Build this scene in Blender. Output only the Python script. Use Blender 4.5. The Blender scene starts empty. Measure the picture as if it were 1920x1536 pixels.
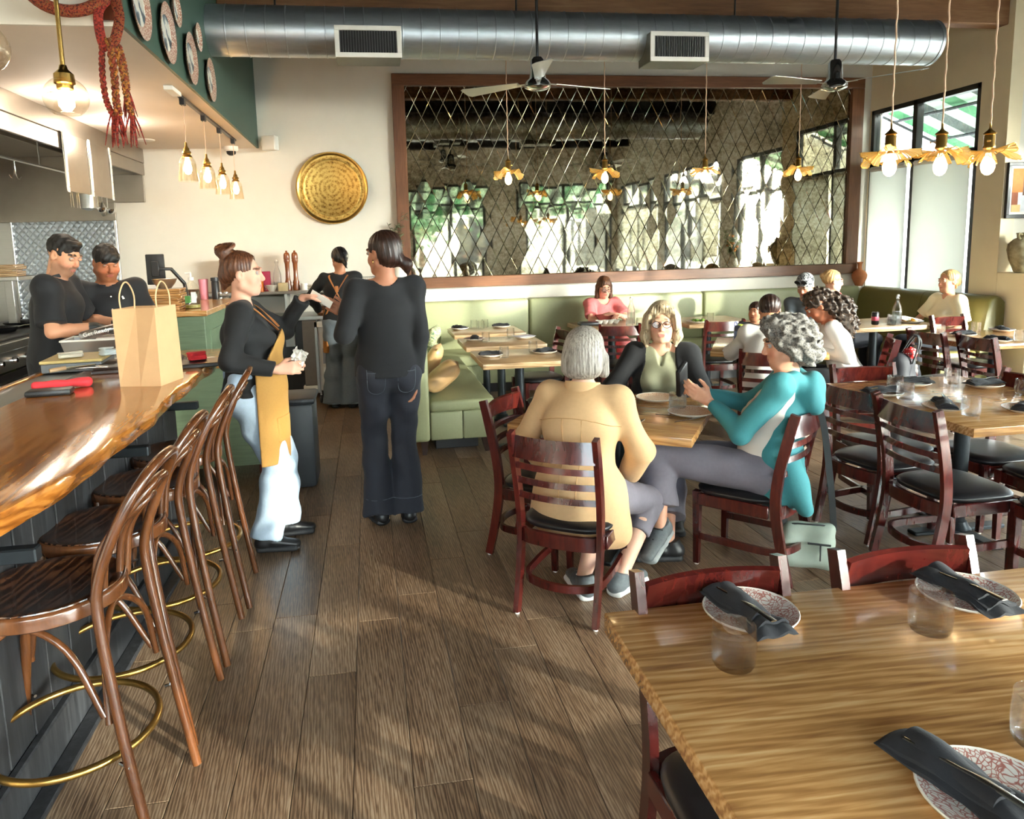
import bpy, bmesh, math, random
import numpy as np
from mathutils import Vector, Matrix, Quaternion
random.seed(7)
np.random.seed(7)
sc = bpy.context.scene
COL = sc.collection
PI = math.pi
R = math.radians

# ------------------------------------------------------------------ camera, sky, sun, exposure
YAW, PITCH, ROLL = 0.154871546, 0.140578038, 0.0268533614
cd = bpy.data.cameras.new('camera')
cam = bpy.data.objects.new('camera', cd)
COL.objects.link(cam)
_d = Vector((math.sin(YAW)*math.cos(PITCH), math.cos(YAW)*math.cos(PITCH), -math.sin(PITCH)))
_r = Vector((math.cos(YAW), -math.sin(YAW), 0))
_n = _d.cross(_r)
_r2 = _r*math.cos(ROLL)+_n*math.sin(ROLL)
_n2 = _n*math.cos(ROLL)-_r*math.sin(ROLL)
cam.matrix_world = Matrix(((_r2.x, -_n2.x, -_d.x, 0), (_r2.y, -_n2.y, -_d.y, 0), (_r2.z, -_n2.z, -_d.z, 1.6), (0, 0, 0, 1)))
cd.sensor_fit = 'HORIZONTAL'
cd.sensor_width = 36
cd.lens = 1362.4/1920*36
cd.shift_x = (960-909.2)/1920
cd.shift_y = -(768-650.7)/1920
cd.clip_start = 0.05
sc.camera = cam

w = bpy.data.worlds.new('sky')
sc.world = w
w.use_nodes = True
_nt = w.node_tree
_bg = _nt.nodes['Background']
_sky = _nt.nodes.new('ShaderNodeTexSky')
_sky.sky_type = 'HOSEK_WILKIE'
_sky.sun_direction = Vector((0.62, -0.72, 0.3)).normalized()
_sky.turbidity = 5
_sky.ground_albedo = 0.5
_hs = _nt.nodes.new('ShaderNodeHueSaturation')
_hs.inputs['Saturation'].default_value = 0.35
_nt.links.new(_sky.outputs[0], _hs.inputs['Color'])
_tn = _nt.nodes.new('ShaderNodeMix')
_tn.data_type = 'RGBA'; _tn.blend_type = 'MULTIPLY'; _tn.inputs[0].default_value = 1.0
_tn.inputs[7].default_value = (0.93, 0.98, 1.06, 1)
_nt.links.new(_hs.outputs[0], _tn.inputs[6])
_nt.links.new(_tn.outputs[2], _bg.inputs[0])
_bg.inputs[1].default_value = 40.0

sun = bpy.data.lights.new('sun', 'SUN')
sun.energy = 2.3
sun.angle = R(1.2)
sun.color = (1, 0.93, 0.82)
so = bpy.data.objects.new('sun', sun)
COL.objects.link(so)
so.rotation_euler = Vector((-0.66, 0.70, -0.20)).to_track_quat('-Z', 'Y').to_euler()

sc.view_settings.view_transform = 'Standard'
sc.view_settings.look = 'None'
sc.view_settings.exposure = 3.15
sc.view_settings.gamma = 1.0
sc.view_settings.use_curve_mapping = False
cy = sc.cycles
cy.max_bounces = 10
cy.diffuse_bounces = 6
cy.glossy_bounces = 5
cy.transmission_bounces = 8
cy.transparent_max_bounces = 12
cy.caustics_reflective = False
cy.caustics_refractive = False
cy.sample_clamp_indirect = 6.0
cy.sample_clamp_direct = 0
cy.blur_glossy = 0.5

def portal(name, loc, size, rot):
    l = bpy.data.lights.new(name, 'AREA')
    l.shape = 'RECTANGLE'
    l.size, l.size_y = size
    l.cycles.is_portal = True
    o = bpy.data.objects.new(name, l)
    COL.objects.link(o)
    o.location = loc
    o.rotation_euler = rot
portal('window_daylight', (1.7, -3.42, 1.6), (9.6, 3.0), (R(90), 0, 0))
portal('window_daylight', (6.93, 1.2, 1.8), (3.0, 9.0), (0, R(90), 0))
portal('window_daylight', (6.15, 7.57, 2.0), (2.1, 1.7), (0, R(90), 0))

# ------------------------------------------------------------------ materials
def lin(c):
    if isinstance(c, str):
        c = tuple(int(c[i:i+2], 16)/255 for i in (0, 2, 4))
    return tuple((x/12.92 if x <= 0.04045 else ((x+0.055)/1.055)**2.4) for x in c[:3])+(1,)
MATS = {}
def newmat(name):
    m = bpy.data.materials.new(name)
    m.use_nodes = True
    nt = m.node_tree
    return m, nt, nt.nodes['Principled BSDF']
def nd(nt, t, **k):
    n = nt.nodes.new(t)
    for a, v in k.items():
        if a[0] == '_':
            n.inputs[a[1:].replace('_', ' ')].default_value = v
        else:
            setattr(n, a, v)
    return n
def coords(nt, scale=(1, 1, 1), rnd=0.0, rot=(0, 0, 0)):
    tc = nd(nt, 'ShaderNodeTexCoord')
    mp = nd(nt, 'ShaderNodeMapping')
    mp.inputs['Scale'].default_value = scale
    mp.inputs['Rotation'].default_value = rot
    nt.links.new(tc.outputs['Object'], mp.inputs['Vector'])
    if rnd:
        oi = nd(nt, 'ShaderNodeObjectInfo')
        mu = nd(nt, 'ShaderNodeMath', operation='MULTIPLY')
        mu.inputs[1].default_value = rnd
        nt.links.new(oi.outputs['Random'], mu.inputs[0])
        nt.links.new(mu.outputs[0], mp.inputs['Location'])
    return mp.outputs[0]
def ramp(nt, fac, stops):
    r = nd(nt, 'ShaderNodeValToRGB')
    e = r.color_ramp.elements
    while len(e) < len(stops):
        e.new(0.5)
    for q, (p, c) in zip(e, stops):
        q.position = p
        q.color = lin(c)
    nt.links.new(fac, r.inputs[0])
    return r.outputs[0]
def bump(nt, b, h, strength=0.2, dist=0.01):
    n = nd(nt, 'ShaderNodeBump')
    n.inputs['Strength'].default_value = strength
    n.inputs['Distance'].default_value = dist
    nt.links.new(h, n.inputs['Height'])
    nt.links.new(n.outputs[0], b.inputs['Normal'])
def plain(name, c, rough=0.5, metal=0.0, var=0.08, scale=30, bmp=0.0, spec=0.5, sheen=0, coat=0, rvar=0, bscale=None, stretch=(1, 1, 1)):
    """one colour with slight tonal variation and optional fine relief"""
    m, nt, b = newmat(name)
    v = coords(nt, tuple(scale*s for s in stretch))
    no = nd(nt, 'ShaderNodeTexNoise', _Detail=4.0, _Scale=1.0)
    nt.links.new(v, no.inputs['Vector'])
    L = lin(c)
    mx = nd(nt, 'ShaderNodeMix', data_type='RGBA')
    mx.inputs[6].default_value = tuple(x*(1-var*1.6) for x in L[:3])+(1,)
    mx.inputs[7].default_value = tuple(min(1, x*(1+var*1.6)) for x in L[:3])+(1,)
    nt.links.new(no.outputs[0], mx.inputs[0])
    src = mx.outputs[2]
    if rvar:
        oi = nd(nt, 'ShaderNodeObjectInfo')
        mr = nd(nt, 'ShaderNodeMapRange')
        mr.inputs[3].default_value = 1-rvar
        mr.inputs[4].default_value = 1+rvar
        nt.links.new(oi.outputs['Random'], mr.inputs[0])
        hs = nd(nt, 'ShaderNodeHueSaturation')
        nt.links.new(mr.outputs[0], hs.inputs['Value'])
        nt.links.new(src, hs.inputs['Color'])
        src = hs.outputs[0]
    nt.links.new(src, b.inputs['Base Color'])
    b.inputs['Roughness'].default_value = rough
    b.inputs['Metallic'].default_value = metal
    b.inputs['Specular IOR Level'].default_value = spec
    if sheen:
        b.inputs['Sheen Weight'].default_value = sheen
    if coat:
        b.inputs['Coat Weight'].default_value = coat
        b.inputs['Coat Roughness'].default_value = 0.12
    if bmp:
        n2 = nd(nt, 'ShaderNodeTexNoise', _Detail=3.0, _Scale=bscale or 8.0)
        nt.links.new(v, n2.inputs['Vector'])
        bump(nt, b, n2.outputs[0], bmp, 0.004)
    return m
def wood(name, stops, rough=0.35, grain=(1.2, 22, 22), coat=0.0, bmp=0.08, rnd=7.0, ring=0.0, spec=0.5, rmix=0.0, scale=1.0, tint=0.0, blotch=0.45):
    """grain stretched along the long axis; each object gets its own offset and tone"""
    m, nt, b = newmat(name)
    v = coords(nt, tuple(g*scale*2.4 for g in grain), rnd)
    n1 = nd(nt, 'ShaderNodeTexNoise', _Detail=7.0, _Scale=1.0, _Roughness=0.65, _Distortion=0.4)
    nt.links.new(v, n1.inputs['Vector'])
    v0 = coords(nt, tuple(max(g*scale*0.16, 1.1) for g in grain), rnd)
    n0 = nd(nt, 'ShaderNodeTexNoise', _Detail=3.0, _Scale=1.0, _Roughness=0.5)
    nt.links.new(v0, n0.inputs['Vector'])
    m0 = nd(nt, 'ShaderNodeMix', data_type='FLOAT')
    m0.inputs[0].default_value = blotch
    nt.links.new(n1.outputs[0], m0.inputs[2])
    nt.links.new(n0.outputs[0], m0.inputs[3])
    fac = m0.outputs[0]
    if ring:
        v2 = coords(nt, tuple(g*scale*1.1 for g in grain), rnd)
        wv = nd(nt, 'ShaderNodeTexWave', wave_type='BANDS', bands_direction='DIAGONAL', _Scale=1.6, _Distortion=7.0, _Detail=4.0, _Detail_Scale=1.6)
        nt.links.new(v2, wv.inputs['Vector'])
        mx = nd(nt, 'ShaderNodeMix', data_type='FLOAT')
        mx.inputs[0].default_value = ring
        nt.links.new(fac, mx.inputs[2])
        nt.links.new(wv.outputs[1], mx.inputs[3])
        fac = mx.outputs[0]
    col = ramp(nt, fac, stops)
    if tint:
        oi = nd(nt, 'ShaderNodeObjectInfo')
        mr = nd(nt, 'ShaderNodeMapRange')
        mr.inputs[3].default_value = 1-tint
        mr.inputs[4].default_value = 1+tint
        nt.links.new(oi.outputs['Random'], mr.inputs[0])
        hs = nd(nt, 'ShaderNodeHueSaturation')
        nt.links.new(mr.outputs[0], hs.inputs['Value'])
        nt.links.new(col, hs.inputs['Color'])
        col = hs.outputs[0]
    nt.links.new(col, b.inputs['Base Color'])
    b.inputs['Roughness'].default_value = rough
    b.inputs['Specular IOR Level'].default_value = spec
    if rmix:
        mr = nd(nt, 'ShaderNodeMapRange')
        mr.inputs[3].default_value = max(0.03, rough-rmix)
        mr.inputs[4].default_value = rough+rmix
        nt.links.new(n1.outputs[0], mr.inputs[0])
        nt.links.new(mr.outputs[0], b.inputs['Roughness'])
    if coat:
        b.inputs['Coat Weight'].default_value = coat
        b.inputs['Coat Roughness'].default_value = 0.08
    if bmp:
        bump(nt, b, fac, bmp, 0.004)
    return m
def emit(name, c, s):
    m, nt, b = newmat(name)
    b.inputs['Base Color'].default_value = lin(c)
    b.inputs['Emission Color'].default_value = lin(c)
    b.inputs['Emission Strength'].default_value = s
    return m
def glassmat(name, c='ffffff', rough=0.0, solid=True, clear=0.75):
    """thin glass: mostly clear with a reflective film, lets light and shadow rays through"""
    m, nt, b = newmat(name)
    nt.nodes.remove(b)
    out = nt.nodes['Material Output']
    t = nd(nt, 'ShaderNodeBsdfTransparent')
    t.inputs[0].default_value = lin(c)
    g = nd(nt, 'ShaderNodeBsdfGlossy')
    g.inputs['Roughness'].default_value = max(rough, 0.02)
    fr = nd(nt, 'ShaderNodeLayerWeight', _Blend=0.5)
    pw = nd(nt, 'ShaderNodeMath', operation='POWER')
    pw.inputs[1].default_value = 4.0
    nt.links.new(fr.outputs['Facing'], pw.inputs[0])
    mx = nd(nt, 'ShaderNodeMixShader')
    mr = nd(nt, 'ShaderNodeMath', operation='MULTIPLY_ADD')
    mr.inputs[1].default_value = 0.55
    mr.inputs[2].default_value = min(0.28, 1-clear)+0.03
    nt.links.new(pw.outputs[0], mr.inputs[0])
    nt.links.new(mr.outputs[0], mx.inputs[0])
    nt.links.new(t.outputs[0], mx.inputs[1])
    nt.links.new(g.outputs[0], mx.inputs[2])
    nt.links.new(mx.outputs[0], out.inputs[0])
    return m
def vcol(name, rough=0.55, spec=0.4, sss=0.0, bmp=0, bscale=200, metal=0, var=0):
    """colour comes from the mesh's own colour attribute"""
    m, nt, b = newmat(name)
    a = nd(nt, 'ShaderNodeVertexColor', layer_name='Col')
    src = a.outputs[0]
    if var:
        v = coords(nt, (40, 40, 40))
        no = nd(nt, 'ShaderNodeTexNoise', _Detail=4.0, _Scale=1.0)
        nt.links.new(v, no.inputs['Vector'])
        mr = nd(nt, 'ShaderNodeMapRange')
        mr.inputs[3].default_value = 1-var
        mr.inputs[4].default_value = 1+var
        nt.links.new(no.outputs[0], mr.inputs[0])
        hs = nd(nt, 'ShaderNodeHueSaturation')
        nt.links.new(mr.outputs[0], hs.inputs['Value'])
        nt.links.new(src, hs.inputs['Color'])
        src = hs.outputs[0]
    nt.links.new(src, b.inputs['Base Color'])
    b.inputs['Roughness'].default_value = rough
    b.inputs['Specular IOR Level'].default_value = spec
    b.inputs['Metallic'].default_value = metal
    if sss:
        b.inputs['Subsurface Weight'].default_value = sss
        b.inputs['Subsurface Radius'].default_value = (0.012, 0.005, 0.003)
        b.inputs['Subsurface Scale'].default_value = 0.6
    if bmp:
        v = coords(nt, (bscale,)*3)
        n2 = nd(nt, 'ShaderNodeTexNoise', _Detail=2.0, _Scale=1.0)
        nt.links.new(v, n2.inputs['Vector'])
        bump(nt, b, n2.outputs[0], bmp, 0.002)
    return m

# ------------------------------------------------------------------ mesh helpers
class MB:
    """collects simple shapes and links them as ONE mesh object"""
    def __init__(s):
        s.v = []; s.f = []; s.m = []; s.mi = 0
    def add(s, vs, fs, M=None):
        o = len(s.v)
        if M is not None:
            vs = [M @ Vector(p) for p in vs]
        s.v += [tuple(p) for p in vs]
        s.f += [tuple(i+o for i in f) for f in fs]
        s.m += [s.mi]*len(fs)
        return s
    def box(s, lo, hi, M=None):
        (a, b, c), (d, e, f) = lo, hi
        return s.add([(a, b, c), (d, b, c), (d, e, c), (a, e, c), (a, b, f), (d, b, f), (d, e, f), (a, e, f)],
                     [(0, 3, 2, 1), (4, 5, 6, 7), (0, 1, 5, 4), (1, 2, 6, 5), (2, 3, 7, 6), (3, 0, 4, 7)], M)
    def rbox(s, lo, hi, b=0.005, seg=1, M=None):
        bm = bmesh.new()
        bmesh.ops.create_cube(bm, size=1)
        for v in bm.verts:
            v.co = Vector([lo[i]+(v.co[i]+0.5)*(hi[i]-lo[i]) for i in range(3)])
        b = min(b, 0.49*min(hi[i]-lo[i] for i in range(3)))
        bmesh.ops.bevel(bm, geom=bm.edges[:], offset=b, segments=seg, affect='EDGES', profile=0.5)
        s.bm(bm, M)
        return s
    def bm(s, bm, M=None):
        bm.verts.index_update()
        s.add([v.co.copy() for v in bm.verts], [[v.index for v in f.verts] for f in bm.faces], M)
        bm.free()
    def tube(s, pts, r, n=8, closed=False, caps=True, ry=None, up=None, M=None, twist=0):
        """swept tube; r a number or list; ry second radius for a flat section, measured along 'up'"""
        P = [Vector(p) for p in pts]
        k = len(P)
        rr = r if isinstance(r, (list, tuple)) else [r]*k
        r2 = rr if ry is None else (ry if isinstance(ry, (list, tuple)) else [ry]*k)
        vs = []
        T = []
        for i in range(k):
            if closed:
                t = P[(i+1) % k]-P[i-1]
            else:
                t = P[min(i+1, k-1)]-P[max(i-1, 0)]
            T.append(t.normalized() if t.length > 1e-9 else Vector((0, 0, 1)))
        u = Vector(up) if up else (Vector((0, 0, 1)) if abs(T[0].z) < 0.9 else Vector((0, 1, 0)))
        for i in range(k):
            if up:
                u = Vector(up)
            u = u-T[i]*u.dot(T[i])
            if u.length < 1e-6:
                u = T[i].orthogonal()
            u.normalize()
            w_ = T[i].cross(u)
            for j in range(n):
                a = 2*PI*j/n+twist+(PI/n if n == 4 else 0)
                q = math.sqrt(2) if n == 4 else 1
                vs.append(P[i]+w_*(math.cos(a)*rr[i]*q)+u*(math.sin(a)*r2[i]*q))
        fs = []
        for i in range(k if closed else k-1):
            for j in range(n):
                a, b = i*n+j, i*n+(j+1) % n
                c, d = ((i+1) % k)*n+(j+1) % n, ((i+1) % k)*n+j
                fs.append((a, b, c, d))
        if caps and not closed:
            fs.append(tuple(range(n-1, -1, -1)))
            fs.append(tuple((k-1)*n+j for j in range(n)))
        return s.add(vs, fs, M)
    def lathe(s, prof, n=24, M=None, a0=0, a1=2*PI):
        """prof: (radius, z) pairs, spun about z"""
        full = abs(a1-a0-2*PI) < 1e-6
        k = len(prof)
        vs = []
        m_ = n if full else n+1
        for j in range(m_):
            a = a0+(a1-a0)*j/n
            for (r, z) in prof:
                vs.append((r*math.cos(a), r*math.sin(a), z))
        fs = []
        for j in range(n):
            j2 = (j+1) % m_
            for i in range(k-1):
                q = [j*k+i, j2*k+i, j2*k+i+1, j*k+i+1]
                if prof[i][0] < 1e-7:
                    q = [q[0], q[2], q[3]]
                elif prof[i+1][0] < 1e-7:
                    q = [q[0], q[1], q[2]]
                fs.append(tuple(q))
        return s.add(vs, fs, M)
    def prism(s, poly, z0, z1, M=None):
        n = len(poly)
        vs = [(x, y, z0) for x, y in poly]+[(x, y, z1) for x, y in poly]
        fs = [tuple(range(n-1, -1, -1)), tuple(range(n, 2*n))]+[(i, (i+1) % n, n+(i+1) % n, n+i) for i in range(n)]
        return s.add(vs, fs, M)
    def mesh(s, name, mats, smooth=None, weld=False):
        me = bpy.data.meshes.new(name)
        me.from_pydata(s.v, [], s.f)
        mats = mats if isinstance(mats, (list, tuple)) else [mats]
        for m in mats:
            me.materials.append(m)
        if len(mats) > 1:
            me.polygons.foreach_set('material_index', s.m)
        if weld:
            b = bmesh.new()
            b.from_mesh(me)
            bmesh.ops.remove_doubles(b, verts=b.verts[:], dist=1e-5)
            b.to_mesh(me)
            b.free()
        if smooth:
            me.polygons.foreach_set('use_smooth', [True]*len(me.polygons))
            if smooth < 179:
                me.set_sharp_from_angle(angle=R(smooth))
        me.update()
        return me
    def obj(s, name, mats, parent=None, smooth=None, loc=None, rot=None, weld=False):
        return link(name, s.mesh(name, mats, smooth, weld), parent, loc, rot)
def link(name, data, parent=None, loc=None, rot=None):
    o = bpy.data.objects.new(name, data)
    COL.objects.link(o)
    if parent is not None:
        o.parent = parent
    if loc is not None:
        o.location = loc
    if rot is not None:
        o.rotation_euler = rot
    return o
def tag(o, label=None, cat=None, group=None, kind=None):
    if label: o['label'] = label
    if cat: o['category'] = cat
    if group: o['group'] = group
    if kind: o['kind'] = kind
    return o
def thing(name, label, cat, loc=(0, 0, 0), rotz=0, group=None):
    o = bpy.data.objects.new(name, None)
    COL.objects.link(o)
    o.empty_display_size = 0.1
    o.location = loc
    o.rotation_euler = (0, 0, rotz)
    return tag(o, label, cat, group)
def dup(root, loc, rotz=0, label=None, group=None):
    """a copy of a thing with copies of its parts and sub-parts"""
    r = root.copy()
    COL.objects.link(r)
    r.location = loc
    if rotz is not None:
        r.rotation_euler = (0, 0, rotz)
    if label: r['label'] = label
    if group: r['group'] = group
    def rec(a, b):
        for ch in KIDS.get(a.name, ()):
            c = ch.copy()
            COL.objects.link(c)
            c.parent = b
            KIDS.setdefault(b.name, []).append(c)
            rec(ch, c)
    scan(root)
    rec(root, r)
    return r
KIDS = {}
def scan(root):
    if root.name in KIDS:
        return
    def rec(a):
        KIDS[a.name] = list(a.children)
        for c in a.children:
            rec(c)
    rec(root)
def struct(o):
    o['kind'] = 'structure'
    return o
def T(x, y, z): return Matrix.Translation((x, y, z))
def RZ(a): return Matrix.Rotation(a, 4, 'Z')
def RX(a): return Matrix.Rotation(a, 4, 'X')
def RY(a): return Matrix.Rotation(a, 4, 'Y')
def catmull(pts, k=8, closed=False):
    P = [Vector(p) for p in pts]
    n = len(P)
    out = []
    for i in range(n if closed else n-1):
        p0 = P[(i-1) % n] if closed or i > 0 else P[0]*2-P[1]
        p1, p2 = P[i], P[(i+1) % n]
        p3 = P[(i+2) % n] if closed or i+2 < n else P[-1]*2-P[-2]
        for j in range(k):
            t = j/k
            out.append(0.5*((2*p1)+(p2-p0)*t+(2*p0-5*p1+4*p2-p3)*t*t+(3*p1-p0-3*p2+p3)*t**3))
    if not closed:
        out.append(P[-1])
    return out
# ------------------------------------------------------------------ shared materials
M = {}
M['plank'] = wood('floor_plank', [(0.30, '453326'), (0.43, '66503d'), (0.54, '7c644e'), (0.68, '95806a')], rough=0.36, grain=(34, 2.2, 34), ring=0.22, bmp=0.10, rnd=23.0, rmix=0.10, tint=0.15, spec=0.5, blotch=0.5)
M['cream'] = plain('cream_wall_paint', 'dad4c8', 0.7, var=0.03, scale=6, bmp=0.05, bscale=40)
M['tanwall'] = plain('warm_beige_wall_paint', 'e4d4b4', 0.7, var=0.03, scale=6, bmp=0.05, bscale=40)
M['white'] = plain('white_paint', 'e8e4da', 0.6, var=0.02)
M['soffit'] = plain('soffit_ceiling_paint', 'ddd0c2', 0.75, var=0.03, scale=5)
M['green'] = plain('dark_green_paint', '3f574c', 0.6, var=0.05, scale=4)
M['black'] = plain('black_ceiling', '1b1a1d', 0.9, var=0.3, scale=8, bmp=0.4)
M['frameblack'] = plain('black_window_metal', '211f1d', 0.45, var=0.1)
M['beam'] = wood('ceiling_beam_wood', [(0.3, '5a3a22'), (0.5, '7c5433'), (0.7, '96714d')], rough=0.6, grain=(1.0, 14, 14))
M['framewood'] = wood('mirror_frame_wood', [(0.3, '4d2c1a'), (0.5, '6e452b'), (0.7, '86593a')], rough=0.4, grain=(1.5, 25, 25))
M['framewood_v'] = wood('mirror_frame_wood_upright', [(0.3, '4d2c1a'), (0.5, '6e452b'), (0.7, '86593a')], rough=0.4, grain=(25, 25, 1.5))
M['glass'] = glassmat('window_glass', 'f4f8f6')
M['blackwood'] = wood('charred_bar_board', [(0.3, '121214'), (0.5, '26272a'), (0.62, '3a3b3e'), (0.8, '5a5c60')], rough=0.55, grain=(18, 18, 1.6), bmp=0.2)

# ------------------------------------------------------------------ floor of separate planks
XL, XR, XW, YF, YB, YC = -3.9, 6.2, 7.0, -3.4, 8.4, 6.4
PW, PLEN = 0.179, 1.22
fl = struct(thing('floor', None, None))
sub = MB().box((XL, YF, -0.06), (XW, YB, -0.008)).obj('subfloor', M['frameblack'], fl)
pmb = MB()
g = 0.0009
pmb.add([(-PW/2+g, -PLEN/2+g, -0.008), (PW/2-g, -PLEN/2+g, -0.008), (PW/2-g, PLEN/2-g, -0.008), (-PW/2+g, PLEN/2-g, -0.008),
         (-PW/2+g, -PLEN/2+g, -0.0016), (PW/2-g, -PLEN/2+g, -0.0016), (PW/2-g, PLEN/2-g, -0.0016), (-PW/2+g, PLEN/2-g, -0.0016),
         (-PW/2+g+.002, -PLEN/2+g+.002, 0), (PW/2-g-.002, -PLEN/2+g+.002, 0), (PW/2-g-.002, PLEN/2-g-.002, 0), (-PW/2+g+.002, PLEN/2-g-.002, 0)],
        [(0, 1, 5, 4), (1, 2, 6, 5), (2, 3, 7, 6), (3, 0, 4, 7), (4, 5, 9, 8), (5, 6, 10, 9), (6, 7, 11, 10), (7, 4, 8, 11), (8, 9, 10, 11)])
pme = pmb.mesh('plank', M['plank'])
rest = MB()
rp = random.Random(3)
cells = []
k0 = int((XL-0.059)/PW)-1
for k in range(k0, int((XW-0.059)/PW)+1):
    x = 0.059+PW*(k+0.5)
    off = rp.random()*PLEN
    y = YF-off
    while y < YB:
        lo, hi = max(y, YF), min(y+PLEN, YB)
        if x-PW/2 > XL and x+PW/2 < XW and hi-lo > 0.1:
            cells.append((x, (lo+hi)/2, hi-lo))
        y += PLEN
def plank_rank(c):
    x, y, l = c
    ok = y > 0.9 and abs(x-0.2*y) < 0.72*y+0.3
    return y+abs(x-0.6)*0.4 if ok and x > -1.3 else 99+abs(x)+abs(y)
cells.sort(key=plank_rank)
for i, (x, y, l) in enumerate(cells):
    if i < 296:
        o = link('plank', pme, fl, (x, y, 0))
        o.scale = (1, l/PLEN, 1)
    else:
        rest.box((x-PW/2+.001, y-l/2+.001, -0.008), (x+PW/2-.001, y+l/2-.001, 0))
tag(rest.obj('outer_planks', M['plank'], fl), kind='stuff')

# ------------------------------------------------------------------ walls and ceiling
CH = 4.3
struct(MB().box((XL-.15, YB, 0), (XR+.15, YB+.15, CH)).obj('wall_back', M['cream']))
struct(MB().box((XL-.15, YF, 0), (XL, YB, CH)).obj('wall_kitchen', M['cream']))
struct(MB().box((XR+.15, YC, 0), (XW+.3, YC+.15, CH)).obj('wall_recess', M['cream']))
cb = MB().box((XL, YF, CH), (XW+.3, YB, CH+.1))
struct(cb.obj('ceiling', M['black']))
for i, y in enumerate((-2.2, -0.6, 1.0, 2.6, 4.2)):
    struct(MB().box((-1.1, y-.05, CH-.26), (XW, y+.05, CH)).obj('trim_%d' % (i+2), M['black']))
struct(MB().rbox((-1.116, 6.46, 3.56), (XR, 6.62, 3.86), .01).obj('trim_1', M['beam']))
def wall_with_windows(name, axis, pos, a0, a1, z1, wins, th, m):
    """axis 'x': the wall runs along x at y=pos; wins: list of (start, end, sill, head)"""
    mb = MB()
    def blk(s, e, zl, zh):
        if e-s > 1e-4 and zh-zl > 1e-4:
            if axis == 'x': mb.box((s, min(pos, pos+th), zl), (e, max(pos, pos+th), zh))
            else: mb.box((min(pos, pos+th), s, zl), (max(pos, pos+th), e, zh))
    c = a0
    for (s, e, zl, zh) in sorted(wins):
        blk(c, s, 0, z1); blk(s, e, 0, zl); blk(s, e, zh, z1); c = e
    blk(c, a1, 0, z1)
    return struct(mb.obj(name, m))
def window(name, axis, pos, s, e, zl, zh, mull, trans, depth=0.09, fw=0.055, shade=None, inward=1):
    """frame bars, glass panes and roller shades, each an object of its own"""
    w_ = struct(thing(name, None, None))
    def bar(nm, a, b, c, d, t=depth, m=None, off=0.0, bev=.004):
        lo, hi = (pos-t/2+off, pos+t/2+off)
        mb = MB()
        if axis == 'x': mb.rbox((a, lo, c), (b, hi, d), bev)
        else: mb.rbox((lo, a, c), (hi, b, d), bev)
        return mb.obj(nm, m or M['frameblack'], w_)
    bar('window_jamb', s, s+fw, zl, zh); bar('window_jamb', e-fw, e, zl, zh)
    bar('window_head', s, e, zh-fw, zh); bar('window_sill', s, e, zl, zl+fw)
    xs = [s+fw]+list(mull)+[e-fw]
    for m_ in mull: bar('mullion', m_-fw*.6, m_+fw*.6, zl, zh)
    if trans: bar('transom', s, e, trans-fw/2, trans+fw/2)
    for a, b in zip(xs[:-1], xs[1:]):
        for c, d in ([(zl+fw, trans), (trans, zh-fw)] if trans else [(zl+fw, zh-fw)]):
            bar('pane', a, b, c, d, 0.006, M['glass'], 0, .0005)
    for (a, b, c, d) in (shade or []):
        bar('roller_shade', a, b, c, d, 0.004, M['shade'], -0.07*inward, .0005)
        bar('shade_roll', a, b, d-.01, d+.05, 0.05, M['white'], -0.07*inward, .02)
        bar('shade_hem', a, b, c-.02, c+.005, 0.014, M['white'], -0.07*inward, .004)
    return w_
m, nt, b = newmat('roller_shade_fabric')
nt.nodes.remove(b)
dfs = nd(nt, 'ShaderNodeBsdfDiffuse'); dfs.inputs[0].default_value = lin('d9d7d0')
trl = nd(nt, 'ShaderNodeBsdfTranslucent'); trl.inputs[0].default_value = lin('d3d3cd')
mxs = nd(nt, 'ShaderNodeMixShader'); mxs.inputs[0].default_value = 0.5
nt.links.new(dfs.outputs[0], mxs.inputs[1]); nt.links.new(trl.outputs[0], mxs.inputs[2])
nt.links.new(mxs.outputs[0], nt.nodes['Material Output'].inputs[0])
M['shade'] = m

W1 = (6.74, 8.38, 0.9, 3.09)
wall_with_windows('wall_right', 'y', XR, YC, YB, CH, [W1], 0.15, M['tanwall'])
window('window_1', 'y', XR+.05, *W1, [7.65], 2.43, shade=[(6.80, 7.60, 0.93, 2.36), (7.70, 8.33, 0.93, 2.36)])
FW = [(-2.2, 1.0, 0.5, 3.2), (1.15, 3.35, 0.5, 3.2), (4.3, 6.75, 0.5, 3.2)]  # first opening is unseen, added to let in more daylight
wall_with_windows('wall_front', 'x', YF, XL, XW+.15, CH, FW, -0.15, M['cream'])
for i, f_ in enumerate(FW):
    n_ = 2
    window('window_%d' % (i+2), 'x', YF-.05, *f_, [f_[0]+(f_[1]-f_[0])*(j+1)/n_ for j in range(n_-1)], 2.62, fw=.07)
SW = [(-3.0, -0.4, 0.5, 3.1), (0.1, 2.9, 0.5, 3.1), (3.5, 6.1, 0.5, 3.1)]
wall_with_windows('wall_street', 'y', XW, YF, YC, CH, SW, 0.15, M['cream'])
for i, f_ in enumerate(SW):
    mu = [f_[0]+(f_[1]-f_[0])*(j+1)/3 for j in range(2)]
    sh = None
    if i == 0: sh = [(f_[0]+.06, f_[1]-.06, 0.9, 2.35)]  # unseen shade added to limit the sun
    if i == 1: sh = [(mu[1]+.05, f_[1]-.07, 1.2, 2.35)]  # another unseen shade, added so less sun comes in
    if i == 2: sh = [(mu[1]+.05, f_[1]-.07, 0.55, 2.0)]
    window('window_%d' % (i+5), 'y', XW+.05, *f_, mu, 2.43, fw=.07, shade=sh)
struct(MB().box((XR, 6.4, .0), (XR+.15, 6.405, .1)).obj('baseboard_recess', M['frameblack']))

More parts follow.
